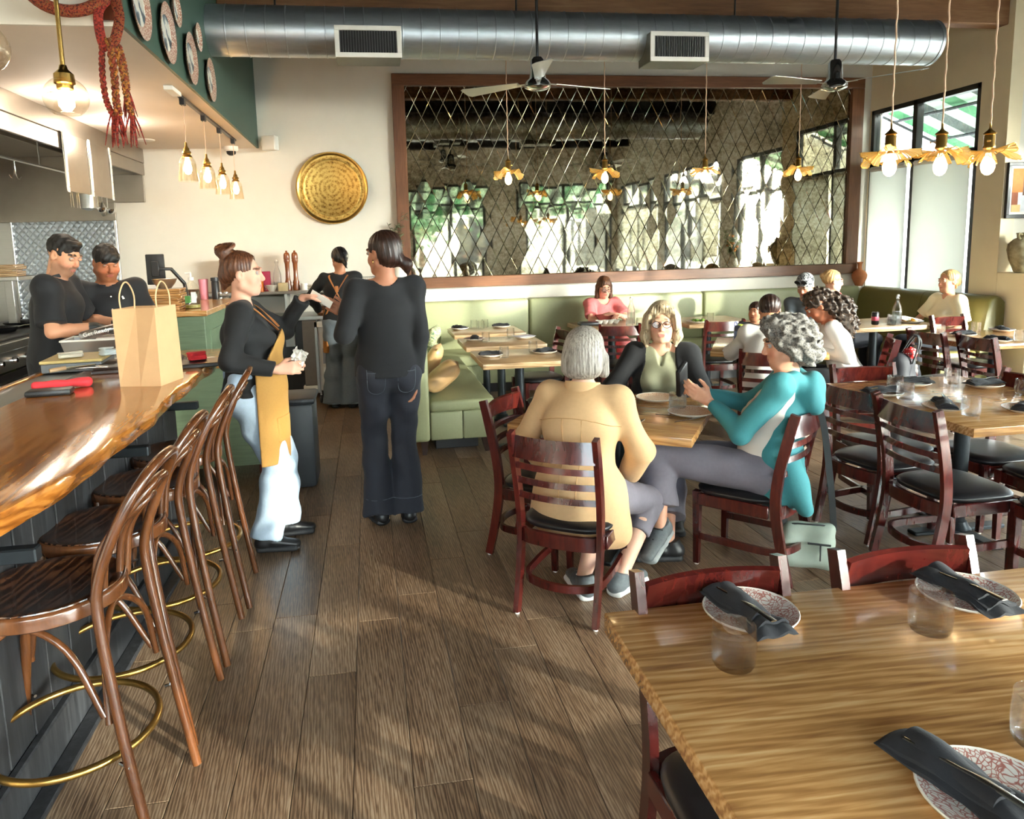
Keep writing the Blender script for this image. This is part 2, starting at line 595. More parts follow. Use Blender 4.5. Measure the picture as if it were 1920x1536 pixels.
# kitchen soffit: dropped ceiling with a dark green side
SX, SY, SZ = -1.1165, 3.943, 2.695
struct(MB().box((XL, SY+.02, SZ), (SX-.02, YB, SZ+.05)).obj('ceiling_kitchen', M['soffit']))
struct(MB().box((SX-.02, SY, SZ), (SX, YB, CH)).obj('wall_soffit', M['green']))
struct(MB().box((XL, SY, SZ), (SX-.02, SY+.02, CH)).obj('wall_soffit_front', M['cream']))
struct(MB().rbox((SX-.125, SY-.03, SZ+.02), (SX+.004, SY-.001, CH), .004).obj('trim_7', wood('soffit_corner_wood', [(0.3, '3d1d12'), (0.5, '5b2c1b'), (0.7, '6d3b26')], grain=(25, 25, 1.5))))
# low ledge wall beyond the booth
struct(MB().rbox((XR+.0, 6.02, 0), (XR+.26, YC, 1.185), .004).obj('wall_ledge', M['tanwall']))
struct(MB().box((XR+.27, 6.3, 0), (XW, 6.4, 1.14)).obj('wall_ledge_end', M['white']))
# cream strip between mirror and booth
struct(MB().rbox((0.40, YB-.025, 0.0), (XR, YB-.001, 1.10), .003).obj('trim_8', M['cream']))

# ------------------------------------------------------------------ outside: pavement, road, awnings, trees, building
M['paving'] = plain('pale_paving', 'b9b5ac', 0.85, var=0.08, scale=1.5)
struct(MB().box((-30, -40, -0.25), (40, 30, -0.08)).obj('ground', M['paving']))
M['facade'] = plain('pale_facade', 'cfc9bd', 0.8, var=0.05, scale=1)
M['leaf'] = plain('tree_leaf_green', '5a7a55', 0.7, var=0.5, scale=6, bmp=0.3)
M['bark'] = plain('tree_bark', '5b4636', 0.8)
bd = thing('shop_building', 'long low pale building across the street seen in the mirror', 'building', (3, -22, -.08))
MB().box((-16, -3, 0), (16, 3, 4.2)).obj('wall_block', M['facade'], bd)
MB().box((-16.4, -3.4, 4.2), (16.4, 3.4, 4.6)).obj('flat_roof', M['frameblack'], bd)
for x in (-12, -7, -2, 3, 8, 13):
    MB().rbox((x-1.4, 3.0, .6), (x+1.4, 3.06, 2.9), .02).obj('shop_window', M['frameblack'], bd)
def tree(x, y, h, lab):
    t = thing('street_tree', lab, 'tree', (x, y, -.08), 0, 'trees across the street')
    MB().tube([(0, 0, 0), (.05, 0, h*.4), (0, .05, h*.7)], [.14, .11, .06], 8).obj('trunk', M['bark'], t, 60)
    rt = random.Random(x)
    mb = MB()
    for i in range(500):
        a, b, c = rt.gauss(0, .45), rt.gauss(0, .45), rt.gauss(0, .4)
        q = Vector((a, b, c)); q = q*h*.32
        s_ = .16
        M_ = T(q.x, q.y, q.z+h*.72) @ Matrix.Rotation(rt.random()*6, 4, Vector((rt.random(), rt.random(), rt.random()+.1)))
        mb.add([(-s_, 0, 0), (0, -s_*.5, .03), (s_, 0, 0), (0, s_*.5, .03)], [(0, 1, 2, 3)], M_)
    tag(mb.obj('foliage', M['leaf'], t), kind='stuff')
tree(2.2, -13, 3.6, 'round leafy tree beyond the first front window, seen in the mirror')
tree(5.6, -12, 4.2, 'round leafy tree beyond the second front window, seen in the mirror')
tree(13.5, 1.5, 3.8, 'leafy tree beyond the side windows, seen in the mirror')
AW = [plain('awning_'+n, c, 0.7, var=0.03) for n, c in (('green', '2f7d4b'), ('pale', 'b9dcc4'), ('dark', '2a3a33'))]
m_ = AW[1]
for a_ in AW:
    b_ = a_.node_tree.nodes['Principled BSDF']
    b_.inputs['Transmission Weight'].default_value = 0
M['steel_dark'] = plain('dark_steel', '2b2e31', 0.4, 0.6, var=0.1)
def awning(axis, pos, s, e, z0, z1, out, lab):
    """striped canvas sloping from the wall at z0 down to z1 at distance out; each stripe its own strip"""
    t = thing('awning', lab, 'awning', (0, 0, 0))
    n = int((e-s)/0.2)
    stp = (e-s)/n
    L_ = math.hypot(out, z0-z1)
    for i in range(n):
        a = s+i*stp
        mb = MB()
        P = []
        for (o_, z_) in ((0, z0), (out, z1), (out, z1-.2)):
            P.append((o_, z_))
        vs = []
        for th in (0, .004):
            for (o_, z_) in P:
                for q in (a+.001, a+stp-.001):
                    vs.append((q, pos+(o_+th)*math.copysign(1, out) if axis == 'x' else 0, z_+th) if axis == 'x' else (pos+(o_+th), q, z_+th))
        f = [(0, 1, 3, 2), (2, 3, 5, 4), (6, 8, 9, 7), (8, 10, 11, 9), (0, 2, 8, 6), (2, 4, 10, 8), (1, 7, 9, 3), (3, 9, 11, 5), (0, 6, 7, 1), (4, 5, 11, 10)]
        mb.add(vs, f).obj('awning_stripe', AW[(0, 1, 0, 2)[i % 4] if i % 2 == 0 else 1] if False else AW[(0, 1, 2, 1)[i % 4]], t)
    for q in np.linspace(s, e, max(2, int((e-s)/1.1)+1)):
        pts = [(q, pos, z0-.06), (q, pos+out, z1-.06)] if axis == 'x' else [(pos, q, z0-.06), (pos+out, q, z1-.06)]
        MB().tube(pts, .018, 6).obj('awning_arm', M['steel_dark'], t)
    for k in (0.12, .5, .97):
        z_ = z0+(z1-z0)*k-.045
        pts = [(s, pos+out*k, z_), (e, pos+out*k, z_)] if axis == 'x' else [(pos+out*k, s, z_), (pos+out*k, e, z_)]
        MB().tube(pts, .02, 6).obj('awning_bar', M['steel_dark'], t)
    return t
def neg_awning():
    pass
awning('y', XR+.32, 6.62, 8.6, 3.12, 2.5, 1.5, 'green and white striped awning outside the corner window with shades')
awning('y', XW+.2, 3.2, 6.3, 3.25, 2.6, 1.4, 'green and white striped awning over the side windows')
def awning_front(s, e, lab):
    t = awning('y', 0, s, e, 3.3, 2.6, 1.5, lab)
    t.rotation_euler = (0, 0, R(-90))
    t.location = (0, YF-.2, 0)
    return t
awning_front(1.0, 3.5, 'green and white striped awning over the first front window')
awning_front(4.1, 7.0, 'green and white striped awning over the second front window')
# ------------------------------------------------------------------ metals and other shared finishes
M['galv'] = plain('galvanised_duct', 'b9c0c6', 0.36, 0.85, var=0.1, scale=14, stretch=(1, 6, 6))
M['galv_dark'] = plain('galvanised_box', '6f716a', 0.45, 0.7, var=0.08)
M['steel'] = plain('brushed_steel', 'b3b2ad', 0.3, 0.95, var=0.05, scale=20, stretch=(.3, 6, 6))
M['steel_warm'] = plain('kitchen_hood_steel', '9d9488', 0.36, 0.9, var=0.06, scale=8)
M['chrome'] = plain('chrome', 'd5d5d5', 0.12, 1.0, var=0.02)
M['brass'] = plain('aged_brass', 'b08a4a', 0.28, 0.95, var=0.1)
M['brass_bright'] = plain('bright_brass', 'c9a35c', 0.22, 1.0, var=0.05)
M['bulb'] = emit('glowing_bulb', 'ffc985', 14)
M['downlight'] = emit('downlight_disc', 'fff0d8', 5)
M['clearglass'] = glassmat('clear_glass', 'fdfbf6', clear=0.97)
M['amberglass'] = glassmat('tinted_lamp_glass', 'fffaf0', clear=0.96)
M['lampbulb'] = emit('glowing_pendant_bulb', 'ffd79a', 2.6)
M['plasticblack'] = plain('black_plastic', '1d1d1f', 0.4, var=0.1)
M['plasticwhite'] = plain('white_plastic', 'e6e3dc', 0.45, var=0.02)
M['blackcord'] = plain('dark_rod', '38393b', 0.4, 0.7)
M['cord'] = plain('twisted_cloth_cord', 'd8b79a', 0.8)

# ------------------------------------------------------------------ leaded mirror
mir = thing('wall_mirror', 'huge wood-framed wall mirror of many diamond panes above the green booth', 'mirror', (0, YB, 0))
fx0, fx1, fz0, fz1 = 0.345, 6.06, 1.115, 3.475
ox0, ox1, oz0, oz1 = 0.48, 5.90, 1.235, 3.352
for nm, lo, hi, m_ in (('frame_rail', (fx0, -.075, oz1), (fx1, -.002, fz1), 'framewood'), ('frame_rail', (fx0, -.075, fz0), (fx1, -.002, oz0), 'framewood'),
                       ('frame_stile', (fx0, -.072, oz0+.0005), (ox0, -.002, oz1-.0005), 'framewood_v'), ('frame_stile', (ox1, -.072, oz0+.0005), (fx1, -.002, oz1-.0005), 'framewood_v')):
    MB().rbox(lo, hi, .004).obj(nm, M[m_], mir, 30)
MB().box((ox0-.01, -.02, oz0-.01), (ox1+.01, -.002, oz1+.01)).obj('backing', plain('pale_mirror_backing', 'a89f8c', 0.6), mir)
m, nt, b = newmat('antique_mirror_glass')
v = coords(nt, (5, 5, 5), 9.0)
tc_ = nd(nt, 'ShaderNodeNewGeometry')
n1 = nd(nt, 'ShaderNodeTexNoise', _Scale=2.2, _Detail=6.0, _Roughness=0.65)
n2 = nd(nt, 'ShaderNodeTexNoise', _Scale=26.0, _Detail=4.0, _Roughness=0.7)
nt.links.new(tc_.outputs['Position'], n1.inputs['Vector'])
nt.links.new(tc_.outputs['Position'], n2.inputs['Vector'])
ad = nd(nt, 'ShaderNodeMath', operation='MULTIPLY_ADD')
ad.inputs[1].default_value = 0.55
nt.links.new(n2.outputs[0], ad.inputs[0])
hf = nd(nt, 'ShaderNodeMath', operation='MULTIPLY'); hf.inputs[1].default_value = 0.45
nt.links.new(n1.outputs[0], hf.inputs[0]); nt.links.new(hf.outputs[0], ad.inputs[2])
c_ = ramp(nt, ad.outputs[0], [(0.36, '6f6650'), (0.5, 'aaa28c'), (0.62, 'cbc6b6')])
nt.links.new(c_, b.inputs['Base Color'])
b.inputs['Metallic'].default_value = 1.0
b.inputs['Roughness'].default_value = 0.025
M['mirror'] = m
def clip_poly(P, x0, x1, z0, z1):
    for ax, lim, sg in ((0, x0, 1), (0, x1, -1), (1, z0, 1), (1, z1, -1)):
        out = []
        for i in range(len(P)):
            a, b_ = P[i-1], P[i]
            da, db = sg*(a[ax]-lim), sg*(b_[ax]-lim)
            if (da >= 0) != (db >= 0):
                t = da/(da-db)
                out.append((a[0]+(b_[0]-a[0])*t, a[1]+(b_[1]-a[1])*t))
            if db >= 0: out.append(b_)
        P = out
        if len(P) < 3: return []
    return P
def pane_shape(P, mb, off, tilt=None, fl=None):
    """one pane with a narrow ground edge, poly P in x,z about the point off"""
    n = len(P)
    cx_, cz_ = sum(p[0] for p in P)/n, sum(p[1] for p in P)/n
    def inset(d):
        out = []
        for i in range(n):
            a, b_, c = Vector(P[i-1]), Vector(P[i]), Vector(P[(i+1) % n])
            e1, e2 = (b_-a).normalized(), (c-b_).normalized()
            n1_, n2_ = Vector((-e1.y, e1.x)), Vector((-e2.y, e2.x))
            k = 1+n1_.dot(n2_)
            out.append(b_+(n1_+n2_)*(d/max(k, .25)))
        return out
    A, B = inset(.0009), inset(.0045)
    vs = [(p.x-off[0], -.021+.0, p.y-off[1]) for p in A]+[(p.x-off[0], -.026, p.y-off[1]) for p in A]+[(p.x-off[0], -.0285, p.y-off[1]) for p in B]
    fs = [tuple(range(2*n, 3*n))]
    for i in range(n):
        j = (i+1) % n
        fs += [(i, j, n+j, n+i), (n+i, n+j, 2*n+j, 2*n+i)]
    if tilt is not None:
        vs = [tuple(tilt @ Vector(p)) for p in vs]
        vs = [(p[0]+off[0], p[1], p[2]+off[1]) for p in vs]
    mb.add(vs, fs)
DA, DB = 0.0815, 0.157
rm = random.Random(11)
full_me = None
panes = []
for i in range(-1, 70):
    for j in range(-1, 30):
        if (i+j) % 2: continue
        cx_, cz_ = ox0+DA*i+.02, oz0+DB*j+.05
        P0 = [(cx_-DA, cz_), (cx_, cz_-DB), (cx_+DA, cz_), (cx_, cz_+DB)]
        P = clip_poly(P0, ox0, ox1, oz0, oz1)
        if not P: continue
        ar = abs(sum(P[k-1][0]*P[k][1]-P[k][0]*P[k-1][1] for k in range(len(P))))/2
        if ar < 4e-5: continue
        # drop doubled corners
        Q = [p for k, p in enumerate(P) if math.hypot(p[0]-P[k-1][0], p[1]-P[k-1][1]) > .004]
        if len(Q) < 3: continue
        panes.append((ar < .0255, cx_, cz_, Q))
panes.sort(key=lambda p: (p[0], p[1]))
restm = MB()
for k, (part_, cx_, cz_, P) in enumerate(panes):
    lowz = 1.0 if cz_ < 2.5 else 0.45
    e = (rm.gauss(0, .0030)*lowz, 0, rm.gauss(0, .0055)*lowz)
    if k < 297:
        if not part_:
            if full_me is None:
                mb = MB(); pane_shape(P, mb, (cx_, cz_)); full_me = mb.mesh('pane', M['mirror'])
            link('pane', full_me, mir, (cx_, 0, cz_), e)
        else:
            mb = MB(); pane_shape(P, mb, (cx_, cz_)); link('pane', mb.mesh('pane', M['mirror']), mir, (cx_, 0, cz_), e)
    else:
        pane_shape(P, restm, (cx_, cz_), (RX(e[0]) @ RZ(e[2])).to_3x3())
tag(restm.obj('outer_panes', M['mirror'], mir), kind='stuff')

# ------------------------------------------------------------------ round duct with registers
def duct(x0, x1, y, z, label, regs):
    t = thing('air_duct', label, 'duct', (x0, y, z))
    L_ = x1-x0
    prof = []
    s = 0.0
    r = .187
    while s < L_:
        prof += [(r, s), (r, min(L_, s+.136)), (r+.004, min(L_, s+.139)), (r+.004, min(L_, s+.144)), (r, min(L_, s+.147))]
        s += .147
    MB().lathe([(r-.01, 0)]+prof, 40, RY(PI/2)).obj('spiral_tube', M['galv'], t, 50)
    MB().lathe([(0, L_), (r-.004, L_), (r+.006, L_-.002), (r+.006, L_-.03), (r, L_-.03)], 40, RY(PI/2)).obj('end_cap', M['galv'], t, 40)
    for x in np.arange(.5, L_, 1.9):
        MB().tube([(x, 0, r), (x, 0, CH-z)], .008, 6).obj('hanger_rod', M['blackcord'], t)
    for (rx) in regs:
        g_ = MB().rbox((rx-x0-.245, -.27, -.25), (rx-x0+.245, 0, -.02), .004).obj('register_box', M['galv_dark'], t)
        fr = MB()
        a, b_, c, d = rx-x0-.25, rx-x0+.25, -.25, -.02
        for lo, hi in (((a, -.282, c), (b_, -.27, c+.035)), ((a, -.282, d-.035), (b_, -.27, d)), ((a, -.282, c+.035), (a+.035, -.27, d-.035)), ((b_-.035, -.282, c+.035), (b_, -.27, d-.035))):
            fr.rbox(lo, hi, .002)
        fr.obj('register_frame', M['plasticwhite'], g_)
        MB().box((a+.03, -.272, c+.03), (b_-.03, -.2705, d-.03)).obj('register_back', M['plasticblack'], g_)
        n = 22
        for k in range(n):
            x_ = a+.04+(b_-a-.08)*k/(n-1)
            MB().box((x_-.0012, -.2785, c+.032), (x_+.0012, -.2727, d-.032)).obj('vane', M['steel'], g_)
    return t
duct(SX, 5.06, 6.1, 3.275, 'long round galvanised duct with two white registers above the mirror', [.08, 2.57])
duct(SX, 5.06, 2.6, 3.75, 'second round galvanised duct, overhead and seen only in the mirror', [1.6])

# ceiling fans
def fan(x, y, z, a, lab):
    t = thing('ceiling_fan', lab, 'fan', (x, y, z), a, 'ceiling fans on long rods')
    MB().tube([(0, 0, .1), (0, 0, CH-z)], .011, 8).obj('rod', M['blackcord'], t, 40)
    MB().lathe([(0, .17), (.035, .17), (.05, .15), (.058, .06), (.062, .02), (.085, .0), (.098, -.02), (.098, -.045), (.06, -.062), (0, -.065)], 24).obj('motor', M['chrome'], t, 40)
    for k in range(3):
        an = k*2*PI/3
        mb = MB()
        mb.tube([(.08, 0, -.01), (.17, 0, -.01)], .02, 6, ry=.003, up=(0, 0, 1))
        P = [(.15, -.03), (.62, -.075), (.645, -.05), (.645, .055), (.62, .07), (.15, .035)]
        vs = [(p[0], p[1], -.008+p[1]*.22) for p in P]+[(p[0], p[1], -.004+p[1]*.22) for p in P]
        n = len(P)
        mb.add(vs, [tuple(range(n-1, -1, -1)), tuple(range(n, 2*n))]+[(i, (i+1) % n, n+(i+1) % n, n+i) for i in range(n)])
        mb.obj('blade', M['steel'], t, rot=(0, 0, an))
fan(1.31, 5.5, 2.79, .35, 'chrome ceiling fan hanging over the tables near the mirror\'s middle')
fan(3.73, 5.5, 2.80, 1.2, 'chrome ceiling fan hanging near the window corner of the mirror')
fan(1.6, 1.9, 3.3, .9, 'chrome ceiling fan overhead, seen only in the mirror')

# ------------------------------------------------------------------ petal pendants
M['petal'] = plain('gold_lace_petal', 'ead9a8', 0.5, 0.0, var=0.2, scale=90)
b_ = M['petal'].node_tree.nodes['Principled BSDF']
nt = M['petal'].node_tree
trn = nd(nt, 'ShaderNodeBsdfTranslucent'); trn.inputs[0].default_value = lin('f7d27c')
mxs = nd(nt, 'ShaderNodeMixShader'); mxs.inputs[0].default_value = 0.5
nt.links.new(b_.outputs[0], mxs.inputs[1]); nt.links.new(trn.outputs[0], mxs.inputs[2])
tpp = nd(nt, 'ShaderNodeBsdfTransparent'); mx2 = nd(nt, 'ShaderNodeMixShader'); mx2.inputs[0].default_value = 0.5
nt.links.new(mxs.outputs[0], mx2.inputs[1]); nt.links.new(tpp.outputs[0], mx2.inputs[2])
nt.links.new(mx2.outputs[0], nt.nodes['Material Output'].inputs[0])
M['goldwire'] = plain('gold_wire', 'e0b24e', .3, .6)
def petal_mesh(seed, droop):
    q = random.Random(seed)
    nu, nv = 14, 7
    vs, fs = [], []
    ph = q.random()*6
    for th in (0, .0018):
        for i in range(nu+1):
            u = -1+2*i/nu
            a = u*PI/7*.97
            Rm = .145*(1-.16*abs(u)**3)*(1+.03*math.sin(9*u+ph))
            if abs(u) > .92: Rm *= .86
            for j in range(nv+1):
                v_ = j/nv
                r_ = .028+(Rm-.028)*v_
                z = -.008-droop*v_**1.8*.1+.014*math.sin(2.6*u+ph)*v_**2+.0022*math.cos(i*PI)*v_+.02*v_*(1-abs(u))
                vs.append((r_*math.cos(a), r_*math.sin(a), z+th))
    k = (nu+1)*(nv+1)
    for i in range(nu):
        for j in range(nv):
            a_ = i*(nv+1)+j
            q4 = (a_, a_+nv+1, a_+nv+2, a_+1)
            fs.append(q4[::-1]); fs.append(tuple(x+k for x in q4))
    rimi = [i*(nv+1)+nv for i in range(nu+1)]
    mb = MB().add(vs, fs)
    mb.mi = 1
    for i in range(0, nu+1, 1):
        mb.tube([vs[i*(nv+1)+j] for j in range(1, nv+1)], .0011, 4)
    mb.tube([vs[i] for i in rimi], .0022, 5)
    return mb.mesh('petal', [M['petal'], M['goldwire']], 60)
petals = [petal_mesh(s, d) for s, d in ((1, .25), (2, .55), (3, .1), (4, .7))]
socket_me = MB().lathe([(0, .135), (.006, .135), (.006, .11), (.012, .1), (.03, .085), (.032, .08), (.024, .075), (.027, .07), (.027, .02), (.03, .015), (.03, .005), (.014, -.006), (.014, -.02), (0, -.02)], 20).mesh('socket', M['brass'], 40)
key_me = MB().tube([(.025, 0, .04), (.05, 0, .04)], .003, 6).rbox((.048, -.01, .034), (.053, .01, .046), .002).mesh('key_knob', M['brass'], 40)
bulb_me = MB().lathe([(.013, -.02), (.015, -.03), (.026, -.055), (.034, -.08), (.034, -.098), (.026, -.122), (.012, -.135), (0, -.138)], 16).mesh('bulb', M['lampbulb'], 60)
fil_me = MB().tube([(-.004, 0, -.03), (-.010, .004, -.06), (-.012, -.004, -.10), (0, .004, -.118), (.012, -.004, -.10), (.010, .004, -.06), (.004, 0, -.03)], .0045, 6).mesh('filament', M['bulb'], 60)
lamp_l = []
def glow(x, y, z, e=9, c=(1, .72, .38), r=.03):
    l = bpy.data.lights.new('lamp_glow', 'POINT')
    l.energy = e; l.color = c; l.shadow_soft_size = r
    o = bpy.data.objects.new('lamp_glow', l)
    COL.objects.link(o); o.location = (x, y, z)
    return o
def pendant(x, y, z, lab, seed, grp='gold petal pendants', e=7):
    t = thing('pendant_lamp', lab, 'lamp', (x, y, z), seed*1.3, grp)
    link('socket', socket_me, t); link('key_knob', key_me, t)
    link('filament', fil_me, link('bulb', bulb_me, t))
    n = 60
    MB().tube([(.0022*math.cos(k*1.9), .0022*math.sin(k*1.9), .13+(CH-z-.13)*k/n) for k in range(n+1)], .0045, 5).obj('cord', M['cord'], t)
    for k in range(7):
        link('petal', petals[(k*3+seed) % 4], t, (0, 0, 0), (0, 0, 2*PI*k/7))
    g_ = glow(x, y, z-.07, e, (1, .78, .50)); 
for k, (x, px_) in enumerate(((2.745, 0), (3.045, 1), (3.335, 2))):
    pendant(x, 3.55, 2.035, ('gold petal pendant of the front trio, the one nearest the mirror frame', 'gold petal pendant in the middle of the front trio', 'gold petal pendant of the front trio, the one nearest the picture')[k], k+1, e=13)
for k, (x, lab) in enumerate(((1.355, 'gold petal pendant before the mirror, first from the brass tray'), (2.31, 'gold petal pendant before the mirror, tipped like a dome'), (3.345, 'gold petal pendant before the mirror, third from the brass tray'), (4.35, 'gold petal pendant before the mirror, nearest the striped awning window'))):
    pendant(x, 6.95, 2.29, lab, k+4)
# ------------------------------------------------------------------ globe pendants over the bar
def globe(x, y, z, lab):
    t = thing('globe_pendant', lab, 'lamp', (x, y, z), 0, 'clear globe pendants over the bar')
    MB().tube([(0, 0, .1), (0, 0, CH-z)], .0085, 10).obj('rod', M['brass_bright'], t, 40)
    MB().lathe([(0, .115), (.012, .115), (.016, .1), (.034, .083), (.036, .05), (.028, .045), (.028, .03), (0, .03)], 20).obj('socket', M['brass_bright'], t, 40)
    pr = []
    for k in range(15):
        a = R(25)+(R(143)-R(25))*k/14
        pr.append((.078*math.sin(a), .074*math.cos(a)))
    MB().lathe(pr+[(.045, -.058), (.0432, -.0575)], 32).obj('globe', M['amberglass'], t, 60)
    b_ = MB().lathe([(.012, .03), (.016, .01), (.027, -.012), (.027, -.03), (.014, -.048), (0, -.052)], 16).obj('bulb', M['bulb'], t, 60)
    glow(x, y, z, 1.3)
globe(-1.075, 3.0, 2.178, 'clear glass globe pendant beside the hanging red braids')
globe(-1.075, 2.39, 2.2, 'clear glass globe pendant cut off by the picture edge')
# ------------------------------------------------------------------ glass jar pendants on a track
tr = thing('light_track', 'thin black light track on the kitchen soffit', 'track', (-1.25, 6.6, SZ))
MB().rbox((-.015, -1.12, -.02), (.015, 1.12, -.001), .002).obj('rail', M['plasticblack'], tr)
MB().rbox((-.03, -1.35, -.03), (.03, -1.12, -.001), .003).obj('feed_box', M['plasticwhite'], tr)
jar_me = MB().lathe([(.03, .02), (.04, .012), (.054, -.01), (.058, -.03), (.058, -.05), (.066, -.12), (.07, -.155), (.0685, -.155), (.064, -.12), (.0565, -.05), (.0565, -.03)], 24).mesh('glass_shade', M['amberglass'], 50)
jsock_me = MB().lathe([(0, .12), (.008, .12), (.01, .09), (.02, .075), (.022, .06), (.03, .055), (.032, .04), (.024, .035), (.034, .022), (.036, .012), (0, .01)], 20).mesh('socket', M['brass'], 40)
jbulb_me = MB().lathe([(.012, .01), (.014, -.01), (.026, -.045), (.028, -.075), (.018, -.1), (0, -.108)], 14).mesh('bulb', M['bulb'], 60)
for k, (y, lab) in enumerate(((5.63, 'glass jar pendant on the black track, nearest the braids'), (6.3, 'second glass jar pendant along the black track'), (6.93, 'third glass jar pendant along the black track'), (7.6, 'last glass jar pendant on the track, below the dome camera'))):
    t = thing('jar_pendant', lab, 'lamp', (-1.25, y, 2.26), 0, 'glass jar pendants on the track')
    link('glass_shade', jar_me, t); link('socket', jsock_me, t); link('bulb', jbulb_me, t)
    MB().tube([(0, 0, .12), (0, 0, .40)], .003, 5).obj('cord', M['cord'], t)
    MB().rbox((-.017, -.03, .375), (.017, .03, .425), .003).obj('track_head', M['plasticblack'], t)
    glow(-1.25, y, 2.21, 1.2)
# ------------------------------------------------------------------ soffit fittings
def downlight(x, y, lab):
    t = thing('downlight', lab, 'lamp', (x, y, SZ), 0, 'recessed kitchen downlights')
    MB().lathe([(.065, -.002), (.085, -.006), (.088, -.001), (.088, 0)], 24).obj('trim_ring', M['plasticwhite'], t, 40)
    MB().lathe([(0, -.003), (.066, -.003), (.066, -.001), (0, -.001)], 24).obj('lens', M['downlight'], t)
    glow(x, y, SZ-.16, 1.6, (1, .9, .76), .07)
downlight(-2.02, 5.56, 'recessed downlight behind the globe pendant')
downlight(-2.05, 6.64, 'recessed downlight behind the hanging braids')
t = thing('soffit_cover', 'flat round cover plate on the kitchen soffit by the hood', 'cover', (-2.09, 7.72, SZ))  # plain round cover plate, not a loudspeaker
MB().lathe([(0, -.012), (.08, -.012), (.09, -.004), (.09, 0)], 24).obj('disc', M['plasticwhite'], t, 30)
t = thing('dome_camera', 'small white dome security camera on the soffit', 'camera', (-1.38, 8.24, SZ))
MB().lathe([(0, 0), (.075, 0), (.075, -.035), (.06, -.05), (.05, -.05)], 24).obj('housing', M['plasticwhite'], t, 40)
MB().lathe([(.05, -.05), (.045, -.075), (.025, -.092), (0, -.096)], 20).obj('dome', M['plasticblack'], t, 60)
t = thing('wall_speaker', 'white box speaker tilted in the corner below the green soffit', 'speaker', (-.975, 8.26, 2.73), R(-20))
MB().rbox((-.075, -.05, -.075), (.075, .05, .075), .006).obj('box', M['plasticwhite'], t, 30)
MB().rbox((-.1, -.02, -.03), (-.07, .06, .03), .004).obj('bracket', M['plasticwhite'], t, 30)
# brass tray on the wall
t = thing('brass_tray', 'large round engraved brass tray hung on the cream wall', 'tray', (-.355, YB-.03, 2.257))
m, nt, b = newmat('engraved_brass')
v = coords(nt, (1, 1, 1))
ln = nd(nt, 'ShaderNodeVectorMath', operation='LENGTH'); nt.links.new(v, ln.inputs[0])
wv = nd(nt, 'ShaderNodeMath', operation='SINE'); mu = nd(nt, 'ShaderNodeMath', operation='MULTIPLY'); mu.inputs[1].default_value = 130
nt.links.new(ln.outputs['Value'], mu.inputs[0]); nt.links.new(mu.outputs[0], wv.inputs[0])
vo = nd(nt, 'ShaderNodeTexVoronoi', _Scale=55.0); nt.links.new(v, vo.inputs['Vector'])
no = nd(nt, 'ShaderNodeTexNoise', _Scale=24.0, _Detail=5.0); nt.links.new(v, no.inputs['Vector'])
s1 = nd(nt, 'ShaderNodeMath', operation='MULTIPLY_ADD'); s1.inputs[1].default_value = .12
nt.links.new(wv.outputs[0], s1.inputs[0]); nt.links.new(no.outputs[0], s1.inputs[2])
s2 = nd(nt, 'ShaderNodeMath', operation='ADD'); nt.links.new(s1.outputs[0], s2.inputs[0])
s3 = nd(nt, 'ShaderNodeMath', operation='MULTIPLY'); s3.inputs[1].default_value = .4; nt.links.new(vo.outputs[0], s3.inputs[0]); nt.links.new(s3.outputs[0], s2.inputs[1])
nt.links.new(ramp(nt, s2.outputs[0], [(.35, '6b4f25'), (.55, 'a3803f'), (.8, 'c9a860')]), b.inputs['Base Color'])
b.inputs['Metallic'].default_value = .85; b.inputs['Roughness'].default_value = .42
bump(nt, b, s2.outputs[0], .35, .004)
MB().lathe([(0, .004), (.30, .004), (.31, .009), (.32, .006), (.355, .014)], 64, RX(PI/2)).obj('engraved_face', m, t, 40)
MB().lathe([(.355, .014), (.375, .03), (.388, .03), (.392, .02), (.385, .0), (0, -.004)], 64, RX(PI/2)).obj('raised_rim', M['brass'], t, 40)
for k in range(96):
    a = 2*PI*k/96
    if k == 0: bead = MB().lathe([(0, -.005), (.005, 0), (0, .005)], 5).mesh('bead', M['brass'])
    link('bead', bead, t, (.382*math.cos(a), -.03, .382*math.sin(a)))
# decorative plates on the green soffit side
M['plate_white'] = plain('glazed_plate_white', 'ddd5c6', 0.25, var=0.03)
m, nt, b = newmat('plate_rim_pattern')
v = coords(nt, (1, 1, 1))
vo = nd(nt, 'ShaderNodeTexVoronoi', _Scale=75.0, feature='DISTANCE_TO_EDGE'); nt.links.new(v, vo.inputs['Vector'])
nt.links.new(ramp(nt, vo.outputs[0], [(.0, 'a86b55'), (.12, 'b98570'), (.2, 'e2d6c6'), (1, 'e6dccf')]), b.inputs['Base Color'])
b.inputs['Roughness'].default_value = .3
M['plate_rim'] = m
m, nt, b = newmat('plate_motif_blue')
v = coords(nt, (1, 1, 1))
no = nd(nt, 'ShaderNodeTexNoise', _Scale=14.0, _Detail=3.0); nt.links.new(v, no.inputs['Vector'])
nt.links.new(ramp(nt, no.outputs[0], [(.42, '3d4c55'), (.47, '8796a0'), (.52, 'e2dccf')]), b.inputs['Base Color'])
b.inputs['Roughness'].default_value = .3
M['plate_motif'] = m
